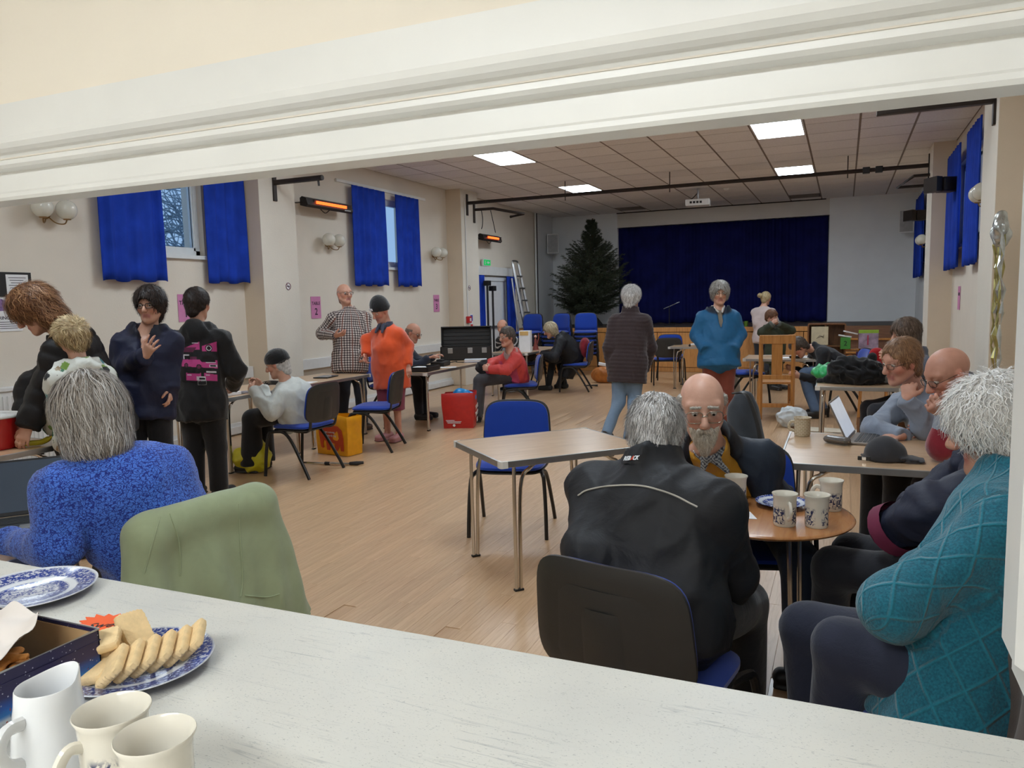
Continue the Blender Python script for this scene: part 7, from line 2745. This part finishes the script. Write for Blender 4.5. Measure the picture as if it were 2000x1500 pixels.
# scooter wheel on the small table
e = empty('scooter', (-2.05, 12.80, TZ + .002), math.radians(10)); tag(e, 'upturned white scooter with black wheel on the small table', 'scooter')
ring = [(0.22 + .11 * math.cos(a), -.1, .13 + .11 * math.sin(a)) for a in np.linspace(0, 2 * PI, 33)]
w_ = MB().tube(ring, .018, 8, False).build('tyre', M_BLACK, e, True)
MB().tube([(0.22 + .085 * math.cos(a), -.1, .13 + .085 * math.sin(a)) for a in np.linspace(0, 2 * PI, 33)], .010, 6, False).build('rim', M_WHITE, w_, True)
for k_ in range(6):
    a = k_ * PI / 3
    MB().tube([(.22, -.1, .13), (.22 + .08 * math.cos(a), -.1, .13 + .08 * math.sin(a))], .004, 4).build('spoke', M_ALU, w_, True)
MB().tube([(.22, -.1, .13), (.0, -.08, .06), (-.28, -.05, .03)], .018, 8).build('deck', M_WHITE, e, True)
MB().tube([(-.28, -.05, .03), (-.30, -.03, .012)], .02, 8).build('rear_wheel', M_BLACK, e, True)

# ================================================================ display shelf before the steps
e = empty('display_shelf', (-.08, 13.65, 0), math.radians(3)); tag(e, 'wooden display shelf unit with pictures beside the stage steps', 'shelf')
M_SHELFW = wood('shelf_brown', rgb(116, 74, 40), rgb(136, 90, 52), rgb(92, 58, 32), (8, 8, 1), .45, .1)
MB().box(-.46, .10, .14, .16, .40, 1.02).build('back_board', M_SHELFW, e)
for x_ in (-.46, -.20, .10, .32):
    MB().bbox(x_ - .012, x_ + .012, -.10, .14, .0, 1.02 if x_ < .2 else .86, .002).build('upright', M_SHELFW, e)
for z_ in (.42, .66, 1.02):
    MB().bbox(-.46, .10, -.10, .14, z_ - .012, z_ + .012, .002).build('shelf_board', M_SHELFW, e)
for z_ in (.36, .60):
    MB().bbox(.10, .62, -.10, .14, z_ - .012, z_ + .012, .002).build('shelf_board', M_OAK, e)


def small_item(name, x, y, z, w, d, h, mat, label, cat, rz=0.0, rx=0.0):
    e = empty(name, (x, y, z), rz); e.rotation_euler = (rx, 0, rz); tag(e, label, cat)
    MB().bbox(-w / 2, w / 2, -d / 2, d / 2, 0, h, min(.004, d * .3)).build('box_body', mat, e)
    return e


M_CREAMP = plain('cream_picture', rgb(218, 208, 178), .8)
q = small_item('sketch_picture', -.36, 13.53, .68, .26, .012, .30, M_CREAMP, 'cream sheet with pencil sketch propped on the display shelf', 'picture', .03)
for k_ in range(5):
    MB().tube([(-.05 + .02 * k_, -.008, .10 + .012 * k_), (.0 + .015 * k_, -.008, .16 - .01 * k_), (.06, -.008, .11 + .015 * k_)], .003, 4).build('pencil_line', plain('pencil_grey', rgb(120, 112, 96), .8), q)
small_item('small_card', -.30, 13.53, .435, .15, .008, .16, M_CREAMP, 'small cream card on the lower shelf', 'card', .05)
q = small_item('green_box', .03, 13.50, .615, .15, .06, .19, plain('apple_green_card', rgb(70, 150, 62), .5), 'green box marked with a black two on the shelf', 'box', .05)
text_mesh('lettering', '2', .11, M_BADGE, q, (0, -.0315, .09), (PI / 2, 0, 0), .0006)
q = small_item('toy_packet', .37, 13.52, .62, .29, .04, .30, plain('toy_lilac', rgb(170, 150, 176), .5, var=.3, scale=9), 'lime topped toy packet standing on the shelf', 'toy box', .03)
MB().bbox(-.146, .146, -.0215, .0215, .25, .302, .003).build('header', plain('toy_lime', rgb(148, 190, 60), .5), q)
MB().bbox(-.02, .0, -.025, -.0205, .06, .22, .001).build('printed_bar', plain('toy_red', rgb(176, 52, 84), .5), q)
q = small_item('toy_box', .30, 13.60, .3735, .21, .05, .19, plain('toy_violet', rgb(76, 54, 140), .5, var=.35, scale=12), 'violet toy box on the lower shelf', 'toy box', .02)
for s_ in (-1, 1):
    MB().lathe([(0, 0), (.034, 0), (.034, .002), (0, .002)], 16).xform(Matrix.Translation((s_ * .045, -.0255, .08)) @ Matrix.Rotation(PI / 2, 4, 'X')).build('printed_disc', plain('toy_pinkdisc', rgb(206, 140, 176), .5), q)
for i, (x_, z_, lab) in enumerate(((.02, .815, 'loose pile of white papers above the green box'), (.10, .83, 'curled white paper on top of the shelf pile'))):
    o = MB().bbox(-.10, .10, -.06, .06, 0, .02, .003).build('paper_pile', M_PAPER); o.location = (x_ , 13.55, z_ + .04 * i); o.rotation_euler = (0, .15 + .1 * i, .3 * i)
    tag(o, lab, 'paper')
crumple('orange_toy', (.10, 13.50, .44), (.07, .05, .045), plain('orange_plush', rgb(208, 128, 48), .8), 'small orange soft toy on the shelf', 'toy', 31, .006, .01)
o = MB().lathe([(0, 0), (.035, 0), (.040, .10), (.037, .10), (.033, .006), (0, .006)], 20).build('green_tumbler', plain('olive_glass', rgb(86, 120, 40), .3), None, True)
pz = J(1460, 633, 15.2); o.location = (pz[0], 15.62, ZS + .001)
tag(o, 'green tumbler standing on the edge of the stage', 'tumbler')

# ================================================================ curtains at the windows
M_BLUECURT = plain('royal_blue_curtain', rgb(28, 62, 172), .85, var=.12, scale=5, spec=.2)
for (y0, y1, n_, sd, lab) in ((5.22, 5.95, 5, 1, 'royal blue window curtain next to the globe lamps at the far left'), (6.56, 7.17, 4, 2, 'royal blue window curtain against the first pier'),
                              (9.36, 10.22, 6, 3, 'royal blue window curtain beside the glowing heater'), (10.52, 11.24, 5, 4, 'royal blue window curtain near the table three sign')):
    o = pleated('window_curtain', (XL + .09, y1), (XL + .09, y0), 1.80, 3.24, n_, .030, M_BLUECURT, None, 1.02, 1, sd)
    tag(o, lab, 'curtain', 'royal blue window curtains')
for (y0, y1, n_, sd, lab) in ((9.30, 10.35, 6, 5, 'royal blue curtain on the right wall nearer to us'), (10.85, 12.08, 6, 6, 'royal blue curtain on the right wall behind the dark lamp'),
                              (15.6, 17.1, 6, 7, 'royal blue curtain on the right wall beside the stage')):
    o = pleated('window_curtain', (XR - .10, y0), (XR - .10, y1), 1.80, 3.30, n_, .030, M_BLUECURT, None, 1.02, 1, sd)
    tag(o, lab, 'curtain', 'royal blue window curtains')

# ================================================================ wall fittings
M_BRASS = plain('aged_brass', rgb(150, 120, 76), .35, .8)
M_GLOBE = plain('opal_glass', rgb(218, 216, 204), .12, var=.02)


def sconce(x, y, z, sgn, label):
    """double globe wall lamp; sgn = direction into the room along x"""
    e = empty('wall_lamp', (x, y, z)); tag(e, label, 'lamp', 'globe wall lamps')
    MB().lathe([(0, 0), (.05, 0), (.045, .012), (.02, .02), (0, .02)], 20).xform(Matrix.Rotation(sgn * PI / 2, 4, 'Y')).build('back_plate', M_BRASS, e, True)
    for s in (-1, 1):
        a = MB().tube(bez([(sgn * .01, 0, -.01), (sgn * .06, s * .05, -.08), (sgn * .11, s * .10, -.09), (sgn * .13, s * .115, -.05)], 6), .006, 6).build('arm', M_BRASS, e, True)
        MB().lathe([(0, 0), (.03, .0), (.04, .012), (.036, .02)], 16, (sgn * .13, s * .115, -.055)).build('cup', M_BRASS, a, True)
        MB().sphere((sgn * .13, s * .115, .035), .090, 24, 14).build('globe', M_GLOBE, e, True, 80)
    return e


sconce(XL, 4.74, 2.395, 1, 'double globe wall lamp at the far left under the lintel')
sconce(XL, 8.84, 2.38, 1, 'double globe wall lamp under the glowing heater')
sconce(XL, 11.86, 2.36, 1, 'double globe wall lamp left of the second pier')
sconce(XR, 12.95, 2.45, -1, 'globe wall lamp peeping past the right hand pier')
sconce(XR, 9.05, 2.45, -1, 'large globe wall lamp on the right wall close to the curtain')
sconce(XR, 15.5, 2.40, -1, 'small globe wall lamp by the right stage curtain')

M_HEATGLOW = plain('glowing_element', rgb(255, 90, 30), .5, var=0, emit=(1.0, .12, .02), es=3.0)
M_REFL = plain('heater_reflector', rgb(92, 84, 84), .35, .7)


def heater(y, z, x, label, L=.50):
    e = empty('infrared_heater', (x, y, z)); tag(e, label, 'heater', 'infrared wall heaters')
    pr = [(-.05, .055), (-.015, .075), (.05, .05), (.075, -.035), (.045, -.065), (-.05, -.04)]
    V = MB().prism([(a_, b_) for a_, b_ in pr], -L, L, 'y')
    V.build('housing', plain('heater_black', rgb(34, 32, 32), .4), e)
    MB().box(-.002, .002, -L + .14, L - .03, -.04, .04).xform(Matrix.Translation((.066, 0, .008)) @ Matrix.Rotation(-.28 + .55, 4, 'Y')).build('reflector', M_REFL, e)
    for k_ in (-1, 1):
        MB().tube([(.078, -L + .18, .008 + k_ * .010), (.078, L - .16, .008 + k_ * .010)], .009, 8).build('element', M_HEATGLOW, e, True)
    MB().bbox(.070, .080, L - .20, L - .06, -.044, -.026, .002).build('maker_plate', M_ALU, e)
    MB().tube([(-.05, -.2, .03), (-.13, -.2, .02)], .012, 6).build('bracket', M_BLACK, e)
    MB().tube([(-.05, .25, .03), (-.13, .25, .02)], .012, 6).build('bracket', M_BLACK, e)
    MB().tube(bez([(-.02, -L, .0), (-.04, -L - .12, -.02), (-.08, -L - .22, .01), (-.12, -L - .30, .02)], 6), .007, 6).build('flex', M_BLACK, e, True)
    MB().tube(bez([(.0, -.14, -.06), (.0, -.04, -.10), (.0, .06, -.05)], 6), .006, 6).build('cable_loop', M_BLACK, e, True)
    return e


heater(8.66, 2.86, XL + .17, 'glowing infrared heater on the left wall near the bracket')
h2 = heater(13.80, 2.76, XL + .20, 'glowing infrared heater above the emergency exit', .42)

# steel brackets and lighting bar
e = empty('steel_bracket', (-6.345, 7.46, 2.95)); tag(e, 'dark steel bracket on the first left pier', 'bracket')
MB().bbox(0.0, .02, -.03, .03, -.17, .12, .003).build('plate', M_DARKMETAL, e)
MB().tube([(.02, 0, .05), (.72, 0, .05)], .032, 8).build('arm', M_DARKMETAL, e, True)
MB().tube([(.66, 0, .02), (.665, 0, -.04)], .012, 6).build('hook', M_DARKMETAL, e, True)
e = empty('lighting_bar', (-6.345, 12.62, 3.31)); tag(e, 'long dark lighting pipe spanning the hall under the ceiling', 'pipe')
MB().tube([(.02, 0, 0), (7.42, 0, 0)], .030, 10).build('pipe', M_DARKMETAL, e, True)
MB().bbox(0, .02, -.03, .03, -.22, .16, .003).build('end_plate', M_DARKMETAL, e)
MB().bbox(7.405, 7.42, -.03, .03, -.22, .16, .003).build('end_plate', M_DARKMETAL, e)
for x_ in (1.9, 3.7, 6.35):
    MB().tube([(x_, 0, .02), (x_, 0, .235)], .008, 6).build('hanger', M_DARKMETAL, e, True)
    MB().tube([(x_, 0, -.03), (x_, 0, -.09)], .008, 6).build('drop_pin', M_DARKMETAL, e, True)
for x_ in (6.55, 6.72):
    MB().bbox(x_, x_ + .10, -.045, .045, -.045, .045, .008).build('clamp', M_BLACK, e)
e = empty('steel_bracket', (-6.345, 12.90, 3.20)); tag(e, 'folded steel bracket with hanging cable under the lighting pipe', 'bracket')
MB().bbox(0, .02, -.03, .03, -.22, .12, .003).build('plate', M_DARKMETAL, e)
MB().tube([(.02, 0, .02), (.35, .1, .03), (.80, .5, -.06), (.50, .55, -.09)], .026, 8).build('arm', M_DARKMETAL, e, True)
MB().tube(bez([(.16, 0, 0), (.18, 0, -.15), (.17, 0, -.28), (.15, 0, -.34)], 5), .008, 6).build('cable', M_BLACK, e, True)
MB().tube(bez([(.30, .1, -.0), (.30, .2, -.20), (.25, .4, -.38)], 5), .007, 6).build('cable', M_BLACK, e, True)
e = empty('steel_bracket', (1.075, 7.30, 2.96)); tag(e, 'dark steel bar projecting from the near right pier', 'bracket')
MB().bbox(-.02, 0, -.03, .03, -.14, .16, .003).build('plate', M_DARKMETAL, e)
MB().bbox(-.86, -.02, -.035, .035, .03, .10, .003).build('arm', M_DARKMETAL, e)
e = empty('steel_bracket', (1.075, 12.50, 3.10)); tag(e, 'folded dark bracket on the far right pier', 'bracket')
MB().tube([(0, 0, .06), (-.20, 0, .06), (-.40, .2, -.06), (0, .2, -.06)], .022, 8).build('arm', M_DARKMETAL, e, True)


def spot(x, y, z, rot, label):
    e = empty('stage_lamp', (x, y, z), rot); tag(e, label, 'lamp')
    MB().bbox(-.11, .11, -.10, .10, -.09, .09, .025).build('housing', M_DARKMETAL, e)
    MB().prism([(-.12, -.09), (-.22, -.13), (-.22, .13), (-.12, .09)], -.09, .09).build('barn_doors', M_DARKMETAL, e)
    MB().tube([(0, .12, 0), (.06, .14, .05), (.14, .12, .06)], .012, 6).build('yoke', M_DARKMETAL, e, True)
    return e


spot(1.14, 11.05, 2.83, .5, 'dark stage lamp on the right wall before the blue curtain')
spot(1.18, 15.35, 2.85, .5, 'dark stage lamp by the curtain next to the stage')

# projector
e = empty('projector', (-2.56, 14.75, 3.27), math.radians(6)); tag(e, 'white ceiling projector hanging before the stage', 'projector')
MB().bbox(-.22, .22, -.17, .17, -.06, .06, .015).build('casing', M_WHITE, e)
for k_ in range(4):
    MB().box(-.14 + k_ * .06, -.10 + k_ * .06, -.172, -.169, -.02, .02).build('socket', M_BLACK, e)
MB().tube([(0, 0, .06), (0, 0, .28)], .02, 8).build('mount_pole', M_ALU, e, True)
MB().tube(bez([(-.12, -.1, .06), (-.05, 0, .14), (0, 0, .2)], 5), .008, 6).build('cable', M_BLACK, e, True)

# loudspeakers
for (x_, y_, z_, a_, lab) in ((-6.46, 17.40, 2.87, .35, 'white loudspeaker left of the stage above the ladder'), (1.14, 17.55, 2.94, -.25, 'white loudspeaker high right of the stage')):
    e = empty('loudspeaker', (x_, y_, z_), a_); tag(e, lab, 'loudspeaker')
    MB().bbox(-.14, .14, -.11, .11, -.23, .23, .012).build('cabinet', M_WHITE, e)
    MB().bbox(-.12, .12, -.118, -.1105, -.21, .21, .003).build('grille', plain('grey_grille', rgb(172, 172, 172), .6, bump=.4, bscale=400), e)
    MB().tube([(0, .10, 0), (0, .17, 0)], .02, 6).build('bracket', M_BLACK, e)
# wall pipe in the corner
e = empty('wall_pipe', (XL + .05, 16.62, 0)); tag(e, 'white service pipe running up the corner left of the stage', 'pipe')
MB().tube([(0, 0, .0), (0, 0, ZC - .01)], .022, 8).build('pipe', M_TRUNK, e, True)
MB().tube([(0, .10, 1.0), (0, .10, ZC - .01)], .012, 8).build('pipe', M_DARKMETAL, e, True)

# emergency exit: door, frame, sign, curtains
dr = empty('door_1', (XL, 14.25, 0)); tag(dr, kind='structure')
MB().box(.002, .05, -.78, -.70, 0, 2.02).box(.002, .05, .62, .70, 0, 2.02).box(.002, .05, -.78, .70, 1.94, 2.02).build('door_frame', M_UPVC, dr)
MB().bbox(.004, .03, -.695, .615, .02, 1.935, .004).build('door_leaf', M_UPVC, dr)
MB().bbox(.031, .04, -.45, .40, .25, 1.75, .004).build('door_panel', M_WHITE, dr)
MB().bbox(.04, .07, -.55, .50, .98, 1.03, .005).build('push_bar', M_ALU, dr)
MB().box(.0, .10, -.95, .86, 2.05, 2.22).build('curtain_pelmet', M_TRUNK, dr)
for (y0, y1, n_, sd, lab) in ((13.36, 13.60, 3, 8, 'narrow blue door curtain left of the exit door'), (14.72, 15.12, 4, 9, 'blue door curtain right of the exit door')):
    o = pleated('door_curtain', (XL + .13, y1), (XL + .13, y0), .06, 2.04, n_, .03, M_BLUECURT, None, 1.0, 0, sd)
    tag(o, lab, 'curtain')
e = empty('exit_sign', (XL + .03, 13.90, 2.30)); tag(e, 'small green lit emergency exit sign above the door', 'sign')
MB().bbox(0, .05, -.16, .16, -.07, .07, .006).build('sign_box', M_WHITE, e)
MB().box(.051, .054, -.15, .15, -.055, .055).build('green_panel', plain('exit_green', rgb(20, 150, 80), .4, var=0, emit=rgb(20, 190, 90), es=.6), e)
MB().prism([(-.02, 0), (.05, .035), (.05, .012), (.11, .012), (.11, -.012), (.05, -.012), (.05, -.035)], .0545, .0555, 'x').build('arrow', M_WHITE, e)
MB().tube([(.055, -.09, .03), (.056, -.08, -.005), (.055, -.10, -.04)], .009, 5).build('running_figure', M_WHITE, e)
# fire point on the second pier
e = empty('fire_call_point', (-6.345, 12.52, 1.20)); tag(e, 'red fire alarm call point on the second pier', 'alarm')
MB().bbox(0, .06, -.06, .06, -.06, .06, .006).build('box_body', plain('fire_red', rgb(196, 30, 34), .4), e)
MB().box(.061, .063, -.03, .03, -.03, .03).build('push_glass', M_WHITE, e)
MB().tube([(.01, 0, .06), (.01, 0, 2.2)], .010, 6).build('conduit', M_TRUNK, e, True)
q = small_item('fire_notice', -6.345, 12.68, 1.02, .004, .10, .28, M_PAPER, 'small blue and red fire notice below the call point', 'notice')
MB().box(.0022, .004, -.045, .045, .15, .26).build('blue_band', plain('notice_blue', rgb(60, 80, 170), .6), q)
MB().box(.0022, .004, -.045, .045, .02, .09).build('red_band', plain('fire_red2', rgb(196, 50, 50), .6), q)
# ladder
e = empty('step_ladder', (-6.22, 14.98, 0), 0); tag(e, 'folded aluminium step ladder leaning by the exit door', 'ladder')
for s in (-1, 1):
    MB().tube([(.25, s * .22, 0), (-.20, s * .15, 2.30)], .028, 4, True).build('stile', M_ALU, e)
    MB().tube([(.05, s * .24, 0), (-.22, s * .17, 2.0)], .022, 4, True).build('rear_stile', M_ALU, e)
for k_ in range(8):
    t_ = (k_ + 1) / 9.0
    MB().bbox(.25 - .45 * t_ - .05, .25 - .45 * t_ + .05, -.22 + .07 * t_, .22 - .07 * t_, 2.3 * t_ - .015, 2.3 * t_ + .015, .003).build('tread', M_ALU, e)
MB().tube(bez([(-.20, -.15, 2.28), (-.21, -.12, 2.36), (-.21, .12, 2.36), (-.20, .15, 2.28)], 5), .02, 6).build('top_hoop', M_ALU, e, True)
# stands in front of the door
for (y_, h_, lab) in ((13.52, 1.88, 'tall black lamp stand left in front of the exit door'), (13.76, 1.78, 'shorter black lamp stand in front of the exit door')):
    e = empty('lamp_stand', (-6.40, y_, 0)); tag(e, lab, 'stand')
    MB().tube([(0, 0, .02), (0, 0, h_)], .022, 8).build('pole', M_BLACK, e, True)
    MB().bbox(-.06, .06, -.06, .06, h_ - .05, h_ + .05, .01).build('head', M_BLACK, e)
    MB().lathe([(0, 0), (.14, 0), (.14, .015), (.03, .04), (0, .04)], 20).build('base', M_BLACK, e, True)

# signs
for (y_, z_, txt, lab) in ((8.53, 1.49, '2', 'pink TABLE 2 sign between heater and checked shirt man'), (11.91, 1.51, '3', 'pink TABLE 3 sign below the globe lamp by the second pier'), (6.27, 1.52, '1', 'pink paper sign mostly hidden behind the hoodie wearer')):
    e = empty('table_sign', (XL + .004, y_, z_)); tag(e, lab, 'sign', 'pink table signs')
    MB().box(0, .002, -.105, .105, -.15, .15).build('sheet', M_PINKPAPER, e)
    text_mesh('lettering', 'TABLE', .062, M_INK, e, (.003, 0, .055), (PI / 2, 0, PI / 2), .0004, 'CENTER', 0, .0012)
    text_mesh('lettering', txt, .13, M_INK, e, (.003, 0, -.06), (PI / 2, 0, PI / 2), .0004, 'CENTER', 0, .002)
for (y_, z_, lab) in ((11.35, 1.42, 'thin pink card on the right wall by the far pier'), (9.30, 1.52, 'pink paper sign on the right wall under the near curtain')):
    e = empty('table_sign', (XR - .004, y_, z_)); tag(e, lab, 'sign', 'pink table signs')
    MB().box(-.002, 0, -.105, .105, -.15, .15).build('sheet', M_PINKPAPER, e)
    MB().box(-.0026, -.0021, -.07, .07, .03, .07).build('lettering_band', M_INK, e)
# no smoking disc
for (x_, y_, z_, lab) in ((-6.345, 7.62, 1.76, 'round no smoking sticker on the first pier'), (-6.345, 12.62, 1.78, 'tiny no smoking sticker on the second pier')):
    e = empty('no_smoking_sign', (x_, y_, z_)); tag(e, lab, 'sign')
    MB().lathe([(0, 0), (.05, 0), (.05, .002), (0, .002)], 24).xform(Matrix.Rotation(PI / 2, 4, 'Y')).build('disc', M_PAPER, e, True)
    MB().tube([(.003, .042 * math.cos(a), .042 * math.sin(a)) for a in np.linspace(0, 2 * PI, 25)], .005, 5, False).build('ring', plain('sign_dark', rgb(120, 60, 60), .6), e)
    MB().tube([(.003, -.03, .03), (.003, .03, -.03)], .004, 5).build('slash', plain('sign_dark', rgb(120, 60, 60), .6), e)
    MB().box(.002, .004, -.025, .025, -.006, .006).build('cigarette', M_INK, e)
# framed notice and poster at the far left
e = empty('framed_notice', (XL + .004, 4.30, 1.755)); tag(e, 'black framed typed notices at the far left of the wall', 'notice')
MB().box(0, .012, -.26, .245, -.105, .105).build('frame', M_BLACK, e)
for (a_, b_) in ((-.24, -.06), (.02, .215)):
    s_ = MB().box(.0121, .0135, a_, b_, -.085, .085).build('page', M_PAPER, e)
    for k_ in range(6):
        MB().box(.0136, .0142, a_ + .02 + .01 * (k_ % 3), b_ - .02 - .012 * ((k_ * 2) % 3), .055 - k_ * .022, .060 - k_ * .022).build('text_line', M_INK, s_)
e = empty('poster', (XL + .004, 4.22, 1.50)); tag(e, 'white poster with purple picture and RINGMER lettering under the frame', 'poster')
MB().box(0, .002, -.22, .215, -.15, .15).build('sheet', M_PAPER, e)
MB().prism([(-.05, .02), (.10, .03), (.14, .09), (.05, .13), (-.06, .11)], .0021, .0026, 'x').build('picture', plain('poster_purple', rgb(140, 110, 160), .7, var=.3, scale=40), e)
text_mesh('lettering', 'RINGMER', .040, M_INK, e, (.003, .10, -.035), (PI / 2, 0, PI / 2), .0003, 'CENTER', 0, .0006)
for k_ in range(4):
    MB().box(.0021, .0027, -.18, .19 - .015 * (k_ % 2), -.072 - k_ * .018, -.067 - k_ * .018).build('text_line', M_INK, e)
# radiator
e = empty('radiator', (XL + .06, 3.85, 0)); tag(e, 'white panel radiator under the notices', 'radiator')
MB().bbox(-.03, .03, -.75, .75, .12, .84, .01).build('panel', M_TRUNK, e)
for k_ in range(36):
    MB().bbox(.028, .040, -.73 + k_ * .041, -.708 + k_ * .041, .15, .80, .004).build('rib', M_TRUNK, e)
MB().bbox(-.05, .045, -.76, .76, .84, .875, .005).build('top_grille', M_TRUNK, e)
for y_ in (-.6, .6):
    MB().box(-.03, .0, y_ - .02, y_ + .02, 0, .12).build('foot', M_TRUNK, e)
# tinsel garland on the near right pier
e = empty('tinsel_garland', (1.06, 6.75, .75)); tag(e, 'silver and gold tinsel strands hanging on the right', 'tinsel')
rr = random.Random(3)
M_TINS = plain('silver_tinsel', rgb(196, 200, 196), .25, .8, var=.2)
M_TING = plain('gold_tinsel', rgb(172, 164, 104), .3, .6, var=.2)
for k_ in range(9):
    P = [(rr.uniform(-.015, .015), .25 * (k_ / 8 - .5) + rr.uniform(-.02, .02), 1.18 - q_ * .085) for q_ in range(13)]
    MB().tube(P, [.006 + .012 * (q_ % 2) for q_ in range(13)], 5).build('strand', M_TING if k_ % 3 else M_TINS, e)
S_ = Sdf(); S_.ell((0, 0, 1.20), (.05, .12, .12), (1, 0, 0), (0, 0, 1), k=.02); V, Q = S_.mesh(.012); N = vnormals(V, Q); V = V + N * (.02 * waves(V, 60, 3))[:, None]
meshobj('bunch', V, Q, M_TINS, e, True)

# ================================================================ christmas tree on the stage
e = empty('christmas_tree', (-5.35, 16.75, ZS)); tag(e, 'dark bushy undecorated christmas tree standing on the stage', 'tree')
M_BARK = plain('fir_bark', rgb(70, 54, 40), .9)
MB().tube([(0, 0, .1), (0, 0, .6), (.05, 0, 1.6), (.10, 0, 2.42)], [.05, .045, .03, .008], 8).build('trunk', M_BARK, e, True)
MB().lathe([(0, 0), (.30, 0), (.30, .03), (.20, .16), (.12, .24), (.10, .24), (.10, .05), (0, .05)], 24).build('stand', plain('tree_stand', rgb(44, 42, 40), .6), e, True)
rr = np.random.default_rng(5)
tw = MB(); nv = []
for k_ in range(300):
    t_ = rr.uniform(0, 1) ** 1.1
    z_ = .26 + 2.06 * t_
    L = float(np.interp(t_, [0, .06, .18, .35, .55, .66, .74, .85, 1.0], [.62, .80, .92, .80, .58, .42, .24, .17, .09])) * rr.uniform(.72, 1.05)
    az = rr.uniform(0, 2 * PI)
    up = -.12 + .75 * t_ + rr.uniform(-.1, .2)
    d = nrm((math.cos(az), math.sin(az), up))
    b0 = np.array([.08 * t_, 0, z_])
    P = [b0 + d * L * s + np.array([0, 0, .26 * s * s * L]) for s in np.linspace(0, 1, 6)]
    tw.tube(P, [.009 * (1 - .7 * i / 5) for i in range(6)], 4, False)
    sid = nrm(np.cross(d, (0, 0, 1)))
    nj = max(4, int(14 * L / .8))
    sj = np.repeat(np.arange(1, nj + 1) / nj, 2); sg = np.tile([-1.0, 1.0], nj)
    q0 = b0 + d * (L * sj)[:, None] + np.array([0, 0, 1.0]) * (.26 * sj * sj * L)[:, None]
    l2 = L * .36 * (1.05 - sj * .8) * rr.uniform(.7, 1.2, len(sj)) + .03
    d2 = d * .85 + sid * (sg * .75)[:, None] + rr.normal(size=(len(sj), 3)) * .16
    d2 /= np.linalg.norm(d2, axis=1, keepdims=True)
    m9 = (np.arange(9) + .5) / 9
    c = (q0[:, None] + d2[:, None] * (l2[:, None] * m9[None])[..., None]).repeat(2, 1).reshape(-1, 3)
    dd = d2[:, None].repeat(18, 1).reshape(-1, 3)
    nd = dd * .75 + rr.normal(size=c.shape) * .6
    nd /= np.linalg.norm(nd, axis=1, keepdims=True)
    wv = np.cross(nd, rr.normal(size=c.shape)); wv *= .0042 / np.linalg.norm(wv, axis=1, keepdims=True)
    nv.append(np.stack([c - wv, c + wv, c + nd * .050], 1))
nv = np.concatenate(nv).reshape(-1, 3)
tw.build('branches', M_BARK, e)['kind'] = 'stuff'
M_NEEDLE = plain('fir_needles', rgb(58, 66, 46), .7, var=.3, scale=8)
o = meshobj('needles', nv, np.arange(len(nv)).reshape(-1, 3), M_NEEDLE, e)
o['kind'] = 'stuff'
# microphone stand near the curtain
e = empty('microphone_stand', (-3.45, 16.4, ZS)); tag(e, 'thin microphone stand with boom on the stage', 'stand')
MB().tube([(0, 0, .01), (0, 0, .42)], .010, 6).build('pole', M_BLACK, e, True)
MB().tube([(-.12, 0, .36), (.22, 0, .50)], .008, 6).build('boom', M_ALU, e, True)
MB().lathe([(0, 0), (.12, 0), (.12, .012), (0, .02)], 16).build('base', M_BLACK, e, True)

# brown coat hung on the chair at the right edge, seen under the jamb
S_ = Sdf()
b0 = np.array([.44, 1.86, 0.0])
S_.cap(b0 + np.array([-.02, 0, .80]), b0 + np.array([-.03, -.05, .30]), (.13, .05), (.20, .08), S=(.25, -.97, 0), k=.04, flat=1)
S_.cap(b0 + np.array([-.03, -.10, .74]), b0 + np.array([-.10, -.16, .36]), (.06, .045), (.07, .05), S=(.25, -.97, 0), k=.04)
V, Q = S_.mesh(.011); N = vnormals(V, Q); V = V + N * (.012 * (1 - np.abs(waves(V, 22, 6))))[:, None]
o = meshobj('brown_coat', V - b0, Q, cloth_mat('brown_coat_cloth', rgb(92, 80, 74), .8), None, True)
o.location = tuple(b0)
tag(o, 'brown coat hung behind the person in teal at the lower right corner', 'coat')
